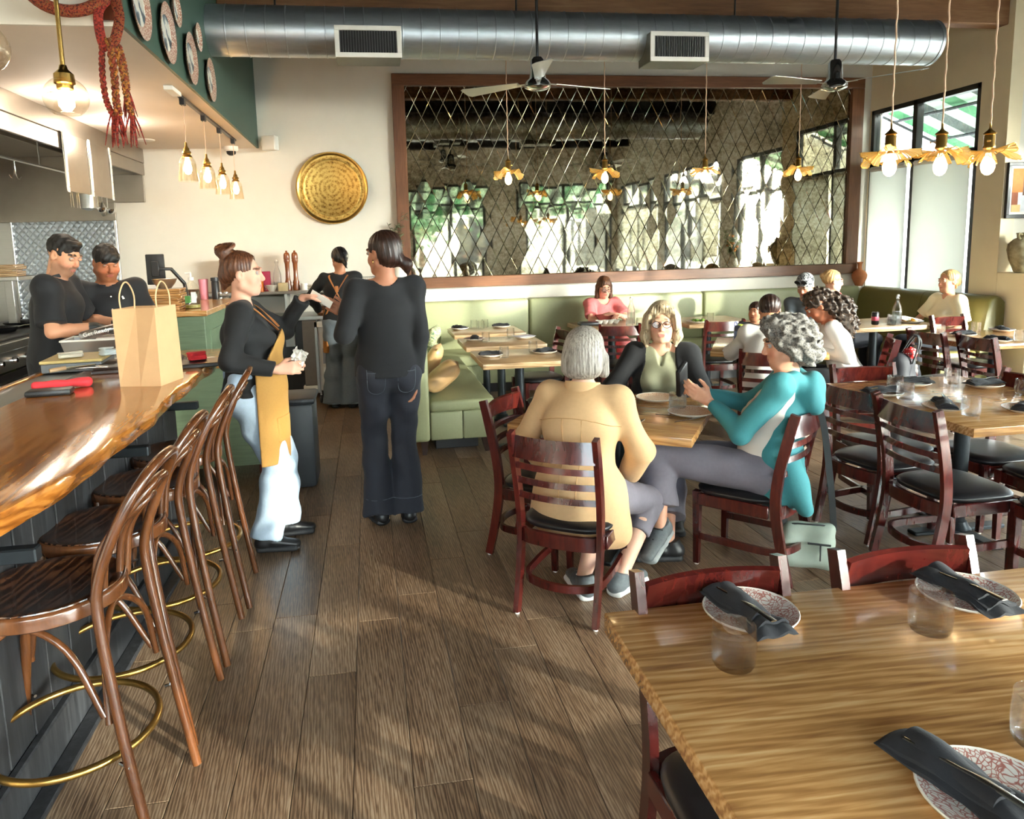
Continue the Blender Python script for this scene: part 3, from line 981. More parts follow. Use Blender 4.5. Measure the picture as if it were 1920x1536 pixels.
for k, (y, z, d, lab) in enumerate(((4.18, 2.86, .33, 'decorated plate on the green soffit, first from the wood post'), (4.705, 2.873, .34, 'decorated plate on the green soffit, second in the lower row'), (4.966, 3.08, .2, 'small decorated plate, first of the upper row on green'), (5.28, 2.87, .33, 'decorated plate on the green soffit, third in the lower row'), (5.555, 3.08, .19, 'small decorated plate on green, beside the duct end'), (5.896, 2.867, .31, 'decorated plate on the green soffit, lowest row nearest the duct'))):
    t = thing('wall_plate', lab, 'plate', (SX+.001, y, z), 0, 'plates on the green soffit')
    r = d/2
    MB().lathe([(0, .012), (r*.58, .012), (r*.6, .014)], 32, RY(PI/2)).obj('motif', M['plate_motif'], t, 30)
    MB().lathe([(r*.6, .014), (r*.97, .03), (r, .029), (r*.97, .024), (r*.55, .0), (0, 0)], 32, RY(PI/2)).obj('rim', M['plate_rim'], t, 30)
# ------------------------------------------------------------------ hanging braided cords
def vary(name, stops, scale=60):
    m, nt, b = newmat(name)
    v = coords(nt, (scale,)*3)
    no = nd(nt, 'ShaderNodeTexNoise', _Scale=1.0, _Detail=3.0); nt.links.new(v, no.inputs['Vector'])
    nt.links.new(ramp(nt, no.outputs[0], stops), b.inputs['Base Color'])
    b.inputs['Roughness'].default_value = .9
    bump(nt, b, no.outputs[0], .5, .004)
    return m
M['yarn'] = vary('red_orange_yarn', [(.36, '2e1512'), (.46, '6e2418'), (.53, '8f3a20'), (.6, '7d5428'), (.68, '3c3026')], 110)
M['yarn_red'] = vary('red_yarn', [(.36, '451412'), (.5, '84251e'), (.64, 'a03a2a')], 110)
M['yarn_gold'] = vary('gold_yarn', [(.36, '3b2a1a'), (.5, '96602a'), (.64, 'b5762f')], 110)
t = thing('braided_cords', 'hanging red and orange woven cords with tassels on the soffit post', 'wall hanging', (0, 3.84, 0))
rg = [(-1.32+.19*math.cos(a), 0, 2.88+.15*math.sin(a)) for a in np.linspace(0, 2*PI, 40, endpoint=False)]
MB().tube(rg, .029, 10, closed=True).obj('ring', M['yarn'], t, 60)
def braid(pts, r, ms, nm='braid', k=7):
    C_ = catmull(pts, 24)
    n = len(C_)
    mb = MB()
    for s in range(3):
        mb.mi = s
        mb.tube([p+Vector((r*.85*math.sin(i*.42+s*2.094), r*.5*math.sin(2*(i*.42+s*2.094)), 0)) for i, p in enumerate(C_)], r*.62, 6)
    return mb.obj(nm, [ms, M['yarn'], M['yarn_gold']] if ms is not M['yarn_red'] else [ms, M['yarn_red'], M['yarn']], t, 60)
MB().tube(catmull([(-1.155, .03, 2.80), (-1.19, -.02, 2.72), (-1.185, -.03, 2.6), (-1.16, -.03, 2.55)], 6), .022, 8, ry=.006, up=(0, 1, 0)).obj('woven_band', M['yarn_red'], t, 60)
MB().tube(catmull([(-1.13, .03, 2.80), (-1.10, -.02, 2.7), (-1.12, -.04, 2.6), (-1.15, -.03, 2.55)], 6), .024, 8, ry=.006, up=(0, 1, 0)).obj('woven_band', M['yarn'], t, 60)
for pts, r, ms in (([(-1.185, -.03, 2.57), (-1.195, -.03, 2.45), (-1.19, -.03, 2.33), (-1.165, -.03, 2.25)], .0105, M['yarn_red']),
                   ([(-1.15, -.04, 2.6), (-1.14, -.04, 2.45), (-1.142, -.04, 2.32), (-1.135, -.04, 2.25)], .013, M['yarn']),
                   ([(-1.13, -.03, 2.6), (-1.105, -.03, 2.45), (-1.098, -.03, 2.35), (-1.082, -.03, 2.25)], .0105, M['yarn_gold']),
                   ([(-1.12, -.01, 2.58), (-1.105, -.01, 2.5), (-1.10, -.01, 2.42), (-1.10, -.01, 2.37)], .012, M['yarn'])):
    braid(pts, r, ms)
    e = Vector(pts[-1])
    mb = MB()
    rt = random.Random(int(r*1e4))
    for k in range(14):
        dx, dy = rt.gauss(0, .012), rt.gauss(0, .01)
        mb.tube([e+Vector((dx*.3, dy*.3, .01)), e+Vector((dx, dy, -.05)), e+Vector((dx*1.7, dy*1.6, -.09-rt.random()*.06))], [.004, .004, .0015], 5)
    mb.obj('tassel', M['yarn_red'] if k % 2 else M['yarn'], t, 60)
# ------------------------------------------------------------------ furniture finishes
M['mahogany'] = wood('mahogany_chair', [(0.3, '270c0a'), (0.5, '451512'), (0.7, '642319')], rough=0.24, grain=(14, 14, 2.2), coat=0.35, bmp=0.03, rnd=5, tint=0.15)
M['blackvinyl'] = plain('black_seat_vinyl', '17171a', 0.36, var=0.1, bmp=0.05, bscale=30)
M['tabletop'] = wood('table_wood', [(0.32, '7a5230'), (0.46, 'a87a48'), (0.56, 'c4955e'), (0.7, 'debb8a')], rough=0.22, grain=(1.1, 15, 15), ring=0.13, coat=0.35, bmp=0.05, rnd=9, rmix=0.08)
M['tablepale'] = wood('pale_table_wood', [(0.3, '8a6a48'), (0.5, 'ae8d66'), (0.7, 'c8ab85')], rough=0.3, grain=(1.1, 15, 15), ring=0.25, coat=0.2, bmp=0.05, rnd=9)
M['bartop'] = wood('bar_slab_wood', [(0.32, '623410'), (0.44, '96581f'), (0.54, 'b87632'), (0.63, 'a0622a'), (0.74, 'cb9148')], rough=0.16, grain=(9, 1.1, 9), ring=0.14, coat=0.6, bmp=0.16, rnd=3, rmix=0.08)
M['stoolwood'] = wood('bentwood_stool', [(0.3, '351c0f'), (0.5, '573118'), (0.72, '75482a')], rough=0.24, grain=(10, 10, 2), coat=0.4, bmp=0.03, rnd=4)
M['stoolseat'] = wood('stool_seat_wood', [(0.3, '20110a'), (0.5, '3a2012'), (0.7, '5a3620')], rough=0.22, grain=(2, 12, 12), ring=0.5, coat=0.4, bmp=0.03, rnd=4)
M['sage'] = plain('sage_booth_vinyl', '90936f', 0.5, var=0.05, scale=60, bmp=0.12, bscale=6)
M['olive'] = plain('olive_booth_vinyl', '716a38', 0.45, var=0.05, scale=60, bmp=0.12, bscale=6)
M['espresso'] = plain('espresso_leg', '2b1a13', 0.4)
M['basemetal'] = plain('table_base_metal', '34393d', 0.38, 0.7, var=0.08)
M['cabgreen'] = wood('green_painted_cabinet', [(0.3, '52634e'), (0.5, '66785f'), (0.7, '73866b')], rough=0.5, grain=(1.5, 20, 20), bmp=0.08)

# ------------------------------------------------------------------ ladder-back chair
def cushion_mesh(w, d, z0, z1, name, m, front=1.06):
    mb = MB()
    n = 36
    def loop(s, z, dome=0):
        out = []
        for k in range(n):
            a = 2*PI*k/n
            c, s_ = math.cos(a), math.sin(a)
            e = 3.6
            x = math.copysign(abs(c)**(2/e), c)*w/2*s
            y = math.copysign(abs(s_)**(2/e), s_)*d/2*s
            x *= 1+(front-1)*(y/(d/2)+.3)
            out.append((x, y, z))
        return out
    L_ = [loop(.96, z0), loop(1.0, z0+.008), loop(1.015, z0+.02), loop(1.0, z1-.016), loop(.94, z1-.006), loop(.8, z1), loop(.5, z1+.006), loop(.2, z1+.008)]
    vs = [p for l in L_ for p in l]
    fs = [(i*n+k, i*n+(k+1) % n, (i+1)*n+(k+1) % n, (i+1)*n+k) for i in range(len(L_)-1) for k in range(n)]
    fs += [tuple(range(n-1, -1, -1)), tuple((len(L_)-1)*n+k for k in range(n))]
    return mb.add(vs, fs).mesh(name, m, 60)
def make_chair(label):
    t = thing('dining_chair', label, 'chair', (0, 0, 0), 0)
    link('seat_cushion', cushion_mesh(.40, .40, .375, .415, 'seat_cushion', M['blackvinyl']), t)
    mb = MB()
    for a, b_ in (((-.165, .175), (.165, .175)), ((-.19, -.17), (-.19, .17)), ((.19, -.17), (.19, .17))):
        dx, dy = b_[0]-a[0], b_[1]-a[1]
        if dx: mb.rbox((a[0], a[1]-.011, .315), (b_[0], a[1]+.011, .376), .004)
        else: mb.rbox((a[0]-.011, a[1], .315), (a[0]+.011, b_[1], .376), .004)
    mb.tube([(.165*math.sin(u), -.195-.035*math.cos(u*1.0), .345) for u in np.linspace(-PI/2, PI/2, 9)], .011, 4, ry=.0305, up=(0, 0, 1))
    mb.obj('seat_frame', M['mahogany'], t, 40)
    for s in (-1, 1):
        pts = catmull([(s*.178, -.265, .008), (s*.178, -.225, .18), (s*.18, -.198, .36), (s*.183, -.208, .52), (s*.186, -.25, .72), (s*.186, -.275, .818)], 4)
        l_ = MB().tube(pts, .0115, 4, ry=[.019+.004*math.sin(PI*min(1, i/len(pts))) for i in range(len(pts))], up=(0, 1, 0)).obj('leg', M['mahogany'], t, 30)
        MB().lathe([(0, 0), (.01, 0), (.011, .009), (0, .009)], 10, T(s*.178, -.265, 0)).obj('glide', M['plasticwhite'], l_)
        f_ = MB().tube([(s*.172, .18, .008), (s*.178, .178, .38)], [.013, .018], 4, up=(0, 1, 0)).obj('leg', M['mahogany'], t, 30)
        MB().lathe([(0, 0), (.01, 0), (.011, .009), (0, .009)], 10, T(s*.172, .18, 0)).obj('glide', M['plasticwhite'], f_)
    def rail(z, y, h, bow=.032, th=.0085):
        pts = [(x, y-bow*(1-(x/.176)**2)-(0), z) for x in np.linspace(-.176, .176, 13)]
        return MB().tube(pts, th, 4, ry=h/2, up=(0, .26, 1))
    rail(.752, -.255, .092).obj('top_rail', M['mahogany'], t, 40)
    for z, y in ((.665, -.236), (.598, -.224), (.53, -.213)):
        rail(z, y, .026).obj('slat', M['mahogany'], t, 40)
    mb = MB()
    pts = catmull([(-.168, .17, .15), (-.175, -.05, .15), (-.15, -.2, .15), (0, -.255, .15), (.15, -.2, .15), (.175, -.05, .15), (.168, .17, .15)], 5)
    mb.tube(pts, .008, 4, ry=.017, up=(0, 0, 1)).obj('stretcher', M['mahogany'], t, 40)
    return t
chair0 = None
def place_chair(x, y, f, label, group='ladder-back dining chairs'):
    global chair0
    a = math.atan2(-f[0], f[1])
    if chair0 is None:
        chair0 = make_chair(label)
        chair0['group'] = group
        chair0.location = (x, y, 0); chair0.rotation_euler = (0, 0, a)
        scan(chair0)
        return chair0
    return dup(chair0, (x, y, 0), a, label, group)
place_chair(.867, 3.038, (.583, .813), 'dark red ladder-back chair under the seated person in the tan jacket')
place_chair(.87, 3.54, (.80, -.60), 'empty ladder-back chair between the tan jacket and the green bench')
place_chair(1.787, 3.2, (-.65, .76), 'ladder-back chair under the person in the teal hoodie, grey bag beside it')
place_chair(2.71, 3.45, (.98, .18), 'empty ladder-back chair just behind the teal hood, at the set table\'s edge')
place_chair(2.72, 2.98, (1, .03), 'empty ladder-back chair with broad black seat, second from the teal hood')
place_chair(2.913, 3.69, (-.12, -.99), 'ladder-back chair at the set table, its shiny rail facing the camera')
place_chair(3.33, 3.42, (-1, 0), 'ladder-back chair at the set table\'s far end, orange-lit rail cut by the picture edge')
place_chair(3.34, 2.98, (-1, 0), 'ladder-back chair pushed under the set table, only its seat showing')
place_chair(3.03, 2.57, (0, 1), 'bright red chair at the picture edge, black seat corner showing')
place_chair(.79, 1.30, (.03, -1), 'ladder-back chair pushed to the big front table, at its corner')
place_chair(1.32, 1.31, (.03, -1), 'ladder-back chair pushed to the big front table, second from its corner')
place_chair(2.37, 6.81, (.2, .98), 'ladder-back chair facing the person in pink at the booth')
place_chair(1.48, 6.35, (-.99, -.13), 'ladder-back chair at the middle bench table, partly behind the grey bob')
place_chair(1.36, 5.28, (-1, .02), 'ladder-back chair at the nearest bench table, mostly behind the grey bob')
place_chair(3.38, 6.79, (.05, 1), 'ladder-back chair between the glasses wearer and the child')
place_chair(2.85, 4.85, (.5, .87), 'ladder-back chair holding the person in white behind the teal hoodie')
place_chair(3.70, 5.08, (-.87, .5), 'ladder-back chair under the person with long curly dark hair')
place_chair(4.69, 5.2, (1, 0), 'ladder-back chair at the side table, nearer the glass bottle')
place_chair(4.80, 4.80, (.996, -.09), 'bright red ladder-back chair at the side table, nearer the picture edge')
place_chair(5.45, 5.85, (.1, -1), 'dark ladder-back chair beyond the side table, below the booth end')

# ------------------------------------------------------------------ tables
TZ = .73
def table(x0, x1, y0, y1, label, m='tabletop', rot=0, th=.042, cx=None, cy=None, base='cross', grp=None):
    cx, cy = (x0+x1)/2, (y0+y1)/2
    w, d = x1-x0, y1-y0
    t = thing('dining_table', label, 'table', (cx, cy, 0), rot, grp)
    MB().rbox((-w/2, -d/2, TZ-th), (w/2, d/2, TZ), .004, 2).obj('tabletop', M[m], t, 40)
    for px_ in ([0] if w < 1.3 else [-w/2+.35, w/2-.35]):
        MB().tube([(px_, 0, .03), (px_, 0, TZ-th)], .037, 20).obj('column', M['basemetal'], t, 40)
        b_ = MB()
        b_.rbox((px_-.27, -.035, 0), (px_+.27, .035, .022), .006)
        b_.rbox((px_-.035, -.27, 0), (px_+.035, .27, .021), .006)
        b_.lathe([(0, .06), (.045, .06), (.06, .03), (.07, .02), (.07, .001), (0, .001)], 20, T(px_, 0, 0))
        b_.obj('base_foot', M['basemetal'], t, 40)
        MB().rbox((px_-.16, -.16, TZ-th-.012), (px_+.16, .16, TZ-th-.0005), .003).obj('top_plate', M['basemetal'], t)
    return t
table(.51, 2.25, .72, 1.553, 'large wooden table nearest the camera, laid with folded black napkins', th=.05)
table(1.235-.44, 1.235+.44, 3.52-.43, 3.52+.43, 'square wooden table shared by the three older diners', rot=R(-33.6))
table(2.62, 3.52, 2.765, 3.86, 'set wooden table behind the teal hoodie', )
table(3.16-.42, 3.16+.42, 5.39-.42, 5.39+.42, 'wooden table with the blue water bottle, by the child', rot=R(-30))
table(.79, 1.47, 5.17, 5.86, 'bench table closest to the tan cushion', 'tablepale', grp=None)
table(.79, 1.50, 6.09, 6.72, 'middle one of the three bench tables', 'tablepale')
table(.79, 1.50, 6.95, 7.58, 'bench table farthest back, in the booth corner', 'tablepale')
table(2.1, 2.86, 6.9, 7.62, 'pale table in front of the person in pink', 'tablepale')
table(3.2, 3.95, 6.95, 7.66, 'pale booth table between the person in pink and the child', 'tablepale')
table(4.45, 5.35, 6.1, 6.8, 'booth table with the tall glass bottle', 'tablepale')
table(4.60, 5.6, 4.86, 5.62, 'side table behind the two red chairs', 'tabletop')

# ------------------------------------------------------------------ booths
def soft(lo, hi, b, name, m, parent, seg=3):
    return MB().rbox(lo, hi, b, seg).obj(name, M[m], parent, 50)
bo = thing('back_booth', 'long sage green booth bench along the mirror wall', 'booth', (0, 0, 0))
edges = [.42, 1.81, 3.95, 6.02]
for a, b_ in zip(edges[:-1], edges[1:]):
    mb = MB().rbox((a+.003, 8.19, .40), (b_-.003, 8.365, .965), .035, 3)
    o = mb.obj('back_panel', M['sage'], bo, 60)
for a, b_ in zip(edges[:-1], edges[1:]):
    soft((a+.002, 7.62, .30), (b_-.002, 8.2, .42), .03, 'seat_pad', 'sage', bo)
MB().rbox((.95, 7.66, .1), (6.0, 8.2, .31), .006).obj('bench_front', M['sage'], bo)
MB().box((.95, 7.7, 0), (6.0, 8.2, .1)).obj('kick_board', M['plasticblack'], bo)
lb = thing('side_bench', 'sage green upholstered bench beside the aisle, with dark tapered legs', 'booth', (0, 0, 0))
mb = MB().rbox((.262, 5.38, .115), (.405, 8.18, .855), .03, 3)
mb.obj('back_panel', M['sage'], lb, 60)
soft((.407, 5.39, .34), (.91, 7.6, .43), .028, 'seat_pad', 'sage', lb)
soft((.408, 5.385, .125), (.655, 7.6, .345), .012, 'bench_front', 'sage', lb, 2)
soft((.657, 5.385, .125), (.90, 7.6, .345), .012, 'bench_front', 'sage', lb, 2)
for x, y in ((.36, 5.46), (.83, 5.46), (.36, 7.5), (.83, 7.5), (.36, 6.5), (.83, 6.5)):
    MB().tube([(x+(.0 if x < .5 else .02), y, 0), (x, y, .13)], [.017, .03], 4).obj('leg', M['espresso'], lb)
MB().rbox((.46, 5.6, .0), (.80, 7.5, .1), .003).obj('under_box', M['plasticblack'], lb)
rb = thing('window_booth', 'olive green curved booth bench under the corner window', 'booth', (0, 0, 0))
def booth_back(y0, y1, cap):
    prof = [(6.19, .40), (5.93, .40), (5.955, .62), (5.985, .80), (6.01, .90), (6.045, .945), (6.09, .965), (6.15, .955), (6.185, .92), (6.19, .85)]
    mb = MB()
    n = len(prof)
    ys = [(y0+.0, .955), (y0+.02, .985), (y0+.05, 1), (y1, 1)] if cap else [(y0, 1), (y1, 1)]
    vs, fs = [], []
    for (y, s) in ys:
        for (x, z) in prof:
            vs.append((6.19+(x-6.19)*s, y, .40+(z-.40)*s))
    for i in range(len(ys)-1):
        for k in range(n):
            fs.append((i*n+k, i*n+(k+1) % n, (i+1)*n+(k+1) % n, (i+1)*n+k))
    fs += [tuple(range(n-1, -1, -1)), tuple((len(ys)-1)*n+k for k in range(n))]
    return mb.add(vs, fs)
booth_back(6.27, 7.16, True).obj('back_panel', M['olive'], rb, 60)
booth_back(7.165, 8.19, False).obj('back_panel', M['olive'], rb, 60)
soft((5.5, 6.29, .28), (5.94, 7.6, .42), .03, 'seat_pad', 'olive', rb)
MB().rbox((5.54, 6.3, .1), (6.19, 7.6, .29), .006).obj('bench_front', M['olive'], rb)
MB().box((5.58, 6.32, 0), (6.19, 7.6, .1)).obj('kick_board', M['plasticblack'], rb)
# cushions
M['tanleather'] = plain('tan_leather', 'c09a6c', 0.42, var=0.12, scale=10, bmp=0.1)
M['tealcloth'] = plain('teal_cloth', '2f6e6a', 0.8)
M['greenprint'] = vary('green_printed_cloth', [(.4, '8f9a6c'), (.5, 'cfcfa6'), (.6, '5f7a5c')], 40)
def pillow(name, label, w, h, th, loc, rot, m):
    n = 14
    vs, fs = [], []
    for sgn in (1, -1):
        for i in range(n+1):
            for j in range(n+1):
                u, v_ = -1+2*i/n, -1+2*j/n
                b_ = (max(0, 1-u**4)*max(0, 1-v_**4))**.5
                pin = 1-.07*(1-abs(u))*abs(v_)**3-.0
                pinv = 1-.07*(1-abs(v_))*abs(u)**3
                vs.append((u*w/2*pinv, sgn*th/2*b_, v_*h/2*pin))
    k = (n+1)**2
    for i in range(n):
        for j in range(n):
            a = i*(n+1)+j
            fs.append((a, a+1, a+n+2, a+n+1)); fs.append((k+a, k+a+n+1, k+a+n+2, k+a+1))
    t = MB().add(vs, fs).obj(name, M[m], None, 80, loc, rot, weld=True)
    return tag(t, label, 'cushion')
pillow('throw_cushion', 'tan leather cushion lying on the aisle bench', .40, .32, .17, (.545, 5.72, .565), (R(52), R(6), R(83)), 'tanleather')
pillow('throw_cushion', 'pale tan cushion tucked behind the leather one on the bench', .36, .34, .13, (.49, 6.12, .60), (R(25), 0, R(80)), 'tanleather')
pillow('throw_cushion', 'green patterned cushion in the booth corner', .36, .36, .13, (.60, 7.25, .62), (R(10), 0, R(75)), 'greenprint')
pillow('throw_cushion', 'teal cushion behind the patterned one in the booth corner', .36, .38, .12, (.475, 7.32, .63), (R(8), 0, R(82)), 'tealcloth')

# ------------------------------------------------------------------ bar counter
BZ = 1.03
bar = thing('bar_counter', 'glossy live-edge wooden bar counter on dark board cladding', 'bar', (0, 0, 0))
mb = MB()
ys = np.linspace(1.69, 4.12, 40)
rb_ = random.Random(5)
vs, fs = [], []
for i, y in enumerate(ys):
    e = -.815+.012*math.sin(y*3.1)+.007*math.sin(y*9.3+1)+.004*math.sin(y*23)
    if i < 3: e -= (.045, .016, .004)[i]
    if y > 4.0: e -= (y-4.0)*.3
    lp = [(-1.415, BZ), (-1.2, BZ), (-1.0, BZ), (e-.022, BZ), (e-.006, BZ-.006), (e, BZ-.018), (e-.006+.006*math.sin(y*17), BZ-.045), (e-.02, BZ-.066), (-1.0, BZ-.07), (-1.415, BZ-.07)]
    n = len(lp)
    vs += [(x, y, z) for x, z in lp]
fs = [(i*n+k, (i+1)*n+k, (i+1)*n+(k+1) % n, i*n+(k+1) % n) for i in range(len(ys)-1) for k in range(n)]
fs += [tuple(range(n)), tuple((len(ys)-1)*n+k for k in range(n-1, -1, -1))]
mb.add(vs, fs).obj('slab_top', M['bartop'], bar, 35)
MB().rbox((-1.60, 1.69, BZ-.03), (-1.417, 4.5, BZ-.006), .003).obj('steel_strip', M['steel'], bar)
MB().rbox((-1.632, 1.69, BZ-.06), (-1.602, 4.5, BZ+.004), .004).obj('inner_rail', M['bartop'], bar)
MB().rbox((-1.56, 1.78, .02), (-1.09, 4.05, BZ-.071), .003).obj('core', M['plasticblack'], bar)
k = 0
y = 1.76
while y < 4.05:
    w_ = .12+.05*rb_.random()
    MB().rbox((-1.089, y+.002, .15), (-1.065-.006*rb_.random(), min(y+w_, 4.07)-.002, BZ-.072), .003).obj('cladding_board', M['blackwood'], bar)
    y += w_
x = -1.56
while x < -1.09:
    w_ = min(.14, -1.089-x)
    MB().rbox((x+.002, 1.755, .15), (x+w_-.002, 1.779, BZ-.072), .003).obj('cladding_board', M['blackwood'], bar)
    x += .14
MB().rbox((-1.075, 1.75, .0), (-1.045, 4.07, .15), .006).obj('kick_board', M['blackwood'], bar)
MB().rbox((-1.045, 1.75, .0), (-.99, 4.07, .02), .004).obj('floor_strip', M['blackwood'], bar)
for y in (2.0, 3.0, 3.85):
    MB().rbox((-1.065, y-.02, .80), (-.9, y+.02, .84), .004).rbox((-1.065, y-.02, .80), (-1.03, y+.02, BZ-.072), .004).obj('bracket', M['basemetal'], bar)

# ------------------------------------------------------------------ bentwood bar stools
def make_stool(label):
    t = thing('bar_stool', label, 'stool', (0, 0, 0), 0, 'bentwood bar stools')
    SZ_ = .715
    MB().lathe([(0, SZ_-.012), (.09, SZ_-.01), (.15, SZ_-.003), (.176, SZ_+.003), (.186, SZ_+.002), (.1885, SZ_-.004), (.1885, SZ_-.02), (0, SZ_-.02)], 40).obj('seat', M['stoolseat'], t, 50)
    MB().lathe([(.1892, SZ_-.03), (.1892, SZ_-.001), (.193, SZ_-.002), (.197, SZ_-.010), (.197, SZ_-.04), (.19, SZ_-.045), (.172, SZ_-.045), (.172, SZ_-.03), (.1892, SZ_-.03)], 40).obj('seat_ring', M['stoolwood'], t, 50)
    # outer hoop: both rear legs and the back in one bent piece
    H = catmull([(-.185, -.285, .006), (-.176, -.235, .35), (-.165, -.2, .66), (-.16, -.205, .78), (-.155, -.26, .92), (-.12, -.315, 1.02), (-.05, -.338, 1.058), (.05, -.338, 1.058), (.12, -.315, 1.02), (.155, -.26, .92), (.16, -.205, .78), (.165, -.2, .66), (.176, -.235, .35), (.185, -.285, .006)], 7)
    MB().tube(H, .0145, 10).obj('back_hoop', M['stoolwood'], t, 70)
    for w_, zt, yt in ((.105, 1.0, -.31), (.052, .955, -.285)):
        P = catmull([(-w_, -.165, SZ_-.03), (-w_, -.185, .82), (-w_*.95, -.235, .9), (-w_*.55, yt, zt-.012), (0, yt-.005, zt), (w_*.55, yt, zt-.012), (w_*.95, -.235, .9), (w_, -.185, .82), (w_, -.165, SZ_-.03)], 6)
        MB().tube(P, .0105, 9).obj('inner_hoop', M['stoolwood'], t, 70)
    for s in (-1, 1):
        MB().tube(catmull([(s*.17, .215, .006), (s*.155, .175, .35), (s*.138, .135, .69)], 5), [.0125]*6+[.015]*5, 10).obj('leg', M['stoolwood'], t, 70)
        MB().tube(catmull([(s*.16, .155, .42), (s*.155, .12, .56), (s*.13, .03, .655), (s*.145, -.1, .60), (s*.168, -.19, .42)], 6), .0095, 8).obj('side_brace', M['stoolwood'], t, 70)
    MB().tube(catmull([(-.168, .16, .40), (-.13, .15, .57), (0, .14, .655), (.13, .15, .57), (.168, .16, .40)], 6), .0095, 8).obj('front_brace', M['stoolwood'], t, 70)
    MB().tube(catmull([(-.17, -.2, .40), (-.13, -.19, .57), (0, -.17, .655), (.13, -.19, .57), (.17, -.2, .40)], 6), .0095, 8).obj('rear_brace', M['stoolwood'], t, 70)
    MB().tube([(.215*math.cos(a), -.03+.215*math.sin(a), .285) for a in np.linspace(0, 2*PI, 48, endpoint=False)], .0105, 10, closed=True).obj('foot_ring', M['brass'], t, 70)
    for sx, sy in ((1, -.245), (-1, -.245), (1, .185), (-1, .185)):
        MB().tube([(sx*.168, sy*.88, .285), (sx*.19, sy*1.02, .285)], .005, 6).obj('ring_bolt', M['chrome'], t)
    return t
st0 = make_stool('bentwood bar stool nearest the camera, beside the bar\'s near end')
st0.location = (-.905, 2.04, 0); st0.rotation_euler = (0, 0, R(86))
scan(st0)
dup(st0, (-.915, 2.49, 0), R(88), 'bentwood bar stool, second along the bar from its near end')
dup(st0, (-.905, 2.935, 0), R(91), 'bentwood bar stool, third along the bar from its near end')
dup(st0, (-.90, 3.38, 0), R(94), 'bentwood bar stool beside the server in the mustard apron')

# ------------------------------------------------------------------ green service cabinets and back counter
gc = thing('green_cabinet', 'low green painted cabinet on red legs beyond the bar', 'cabinet', (0, 0, 0))
MB().rbox((-1.62, 5.06, .13), (-.74, 5.75, .82), .004).obj('body', M['cabgreen'], gc)
MB().rbox((-1.64, 5.04, .82), (-.72, 5.77, .86), .004).obj('counter_slab', M['tabletop'], gc)
M['redleg'] = plain('red_stained_leg', '6b2a1e', 0.45)
for x, y in ((-1.5, 5.12), (-1.02, 5.12), (-.8, 5.12), (-1.5, 5.68), (-.8, 5.68)):
    MB().tube([(x, y, 0), (x, y, .13)], .022, 10).obj('leg', M['redleg'], gc, 40)
gd = thing('tall_green_cabinet', 'taller green cabinet with an orange wood top, holding the monitor', 'cabinet', (0, 0, 0))
MB().rbox((-1.95, 6.14, .02), (-1.33, 7.6, 1.085), .004).obj('body', M['cabgreen'], gd)
MB().rbox((-1.97, 6.11, 1.086), (-1.30, 7.62, 1.13), .005).obj('counter_slab', M['tabletop'], gd)
MB().rbox((-1.335, 6.3, .2), (-1.322, 7.4, .95), .003).obj('door', M['cabgreen'], gd)
bc = thing('back_counter', 'dark back counter with shelf along the cream wall behind the servers', 'counter', (0, 0, 0))
MB().rbox((-2.3, 7.78, .86), (.10, 8.39, .90), .004).obj('counter_slab', M['steel'], bc)
MB().rbox((-2.3, 7.86, .05), (-.72, 8.39, .859), .003).obj('dark_body', M['plasticblack'], bc)
MB().rbox((-.72, 7.79, .16), (-.575, 8.39, .859), .004).obj('end_panel', plain('taupe_panel', '6d655d', .5), bc)
MB().rbox((-.74, 7.78, .12), (-.56, 8.39, .158), .003).obj('panel_foot', M['plasticwhite'], bc)
MB().rbox((-2.3, 8.08, 1.125), (-.22, 8.39, 1.155), .004).obj('raised_shelf', plain('grey_shelf', '8b8680', .45), bc)
for x in (-2.2, -1.5, -.9, -.3):
    MB().rbox((x-.015, 8.1, .90), (x+.015, 8.38, 1.124), .002).obj('shelf_post', M['steel'], bc)
for k_, x in enumerate((-1.25, -1.1, -.98, -.85)):
    MB().rbox((x-.05, 7.83, .58), (x+.05, 7.859, .82), .004).obj('dispenser_front', M['steel'], bc)
# wheeled kitchen cart
ct = thing('serving_cart', 'narrow white wheeled cart behind the servers, papers taped on its side', 'cart', (-.44, 7.62, 0))
MB().rbox((-.14, -.02, .14), (.16, .3, .84), .004).obj('cart_body', plain('cart_white', 'cfc7bb', .5, var=.1, scale=6), ct)
for s in (-.14, .13):
    MB().rbox((s, -.045, .12), (s+.03, -.02, .86), .003).obj('side_rail', M['steel'], ct)
MB().rbox((-.14, -.045, .80), (.16, -.021, .86), .003).obj('top_rail', M['plasticwhite'], ct)
MB().rbox((-.03, -.03, .63), (.08, -.0205, .74), .002).obj('dark_slot', M['plasticblack'], ct)
MB().rbox((-.07, -.026, .42), (.07, -.0205, .58), .001).obj('grey_notice', plain('grey_notice', '8c8d92', .7), ct)
MB().rbox((-.07, -.026, .22), (.08, -.0205, .38), .001).obj('pale_notice', M['plasticwhite'], ct)
for x in (-.11, .13):
    for y in (0, .26):
        MB().lathe([(0, -.015), (.04, -.015), (.045, 0), (.04, .015), (0, .015)], 14, T(x, y, .045) @ RY(PI/2)).obj('caster', M['plasticblack'], ct, 40)
        MB().tube([(x, y, .06), (x, y, .14)], .012, 6).obj('caster_stem', M['steel'], ct)
# bin
tb = thing('waste_bin', 'tall dark grey waste bin beside the apron-wearing server', 'bin', (-.55, 5.02, 0))
MB().rbox((-.17, -.17, .003), (.14, .17, .58), .03, 2).obj('body', plain('bin_plastic', '34383d', .45), tb, 40)
MB().rbox((-.185, -.185, .575), (.155, .185, .62), .02, 2).obj('rim', plain('bin_rim', '22252a', .45), tb, 40)
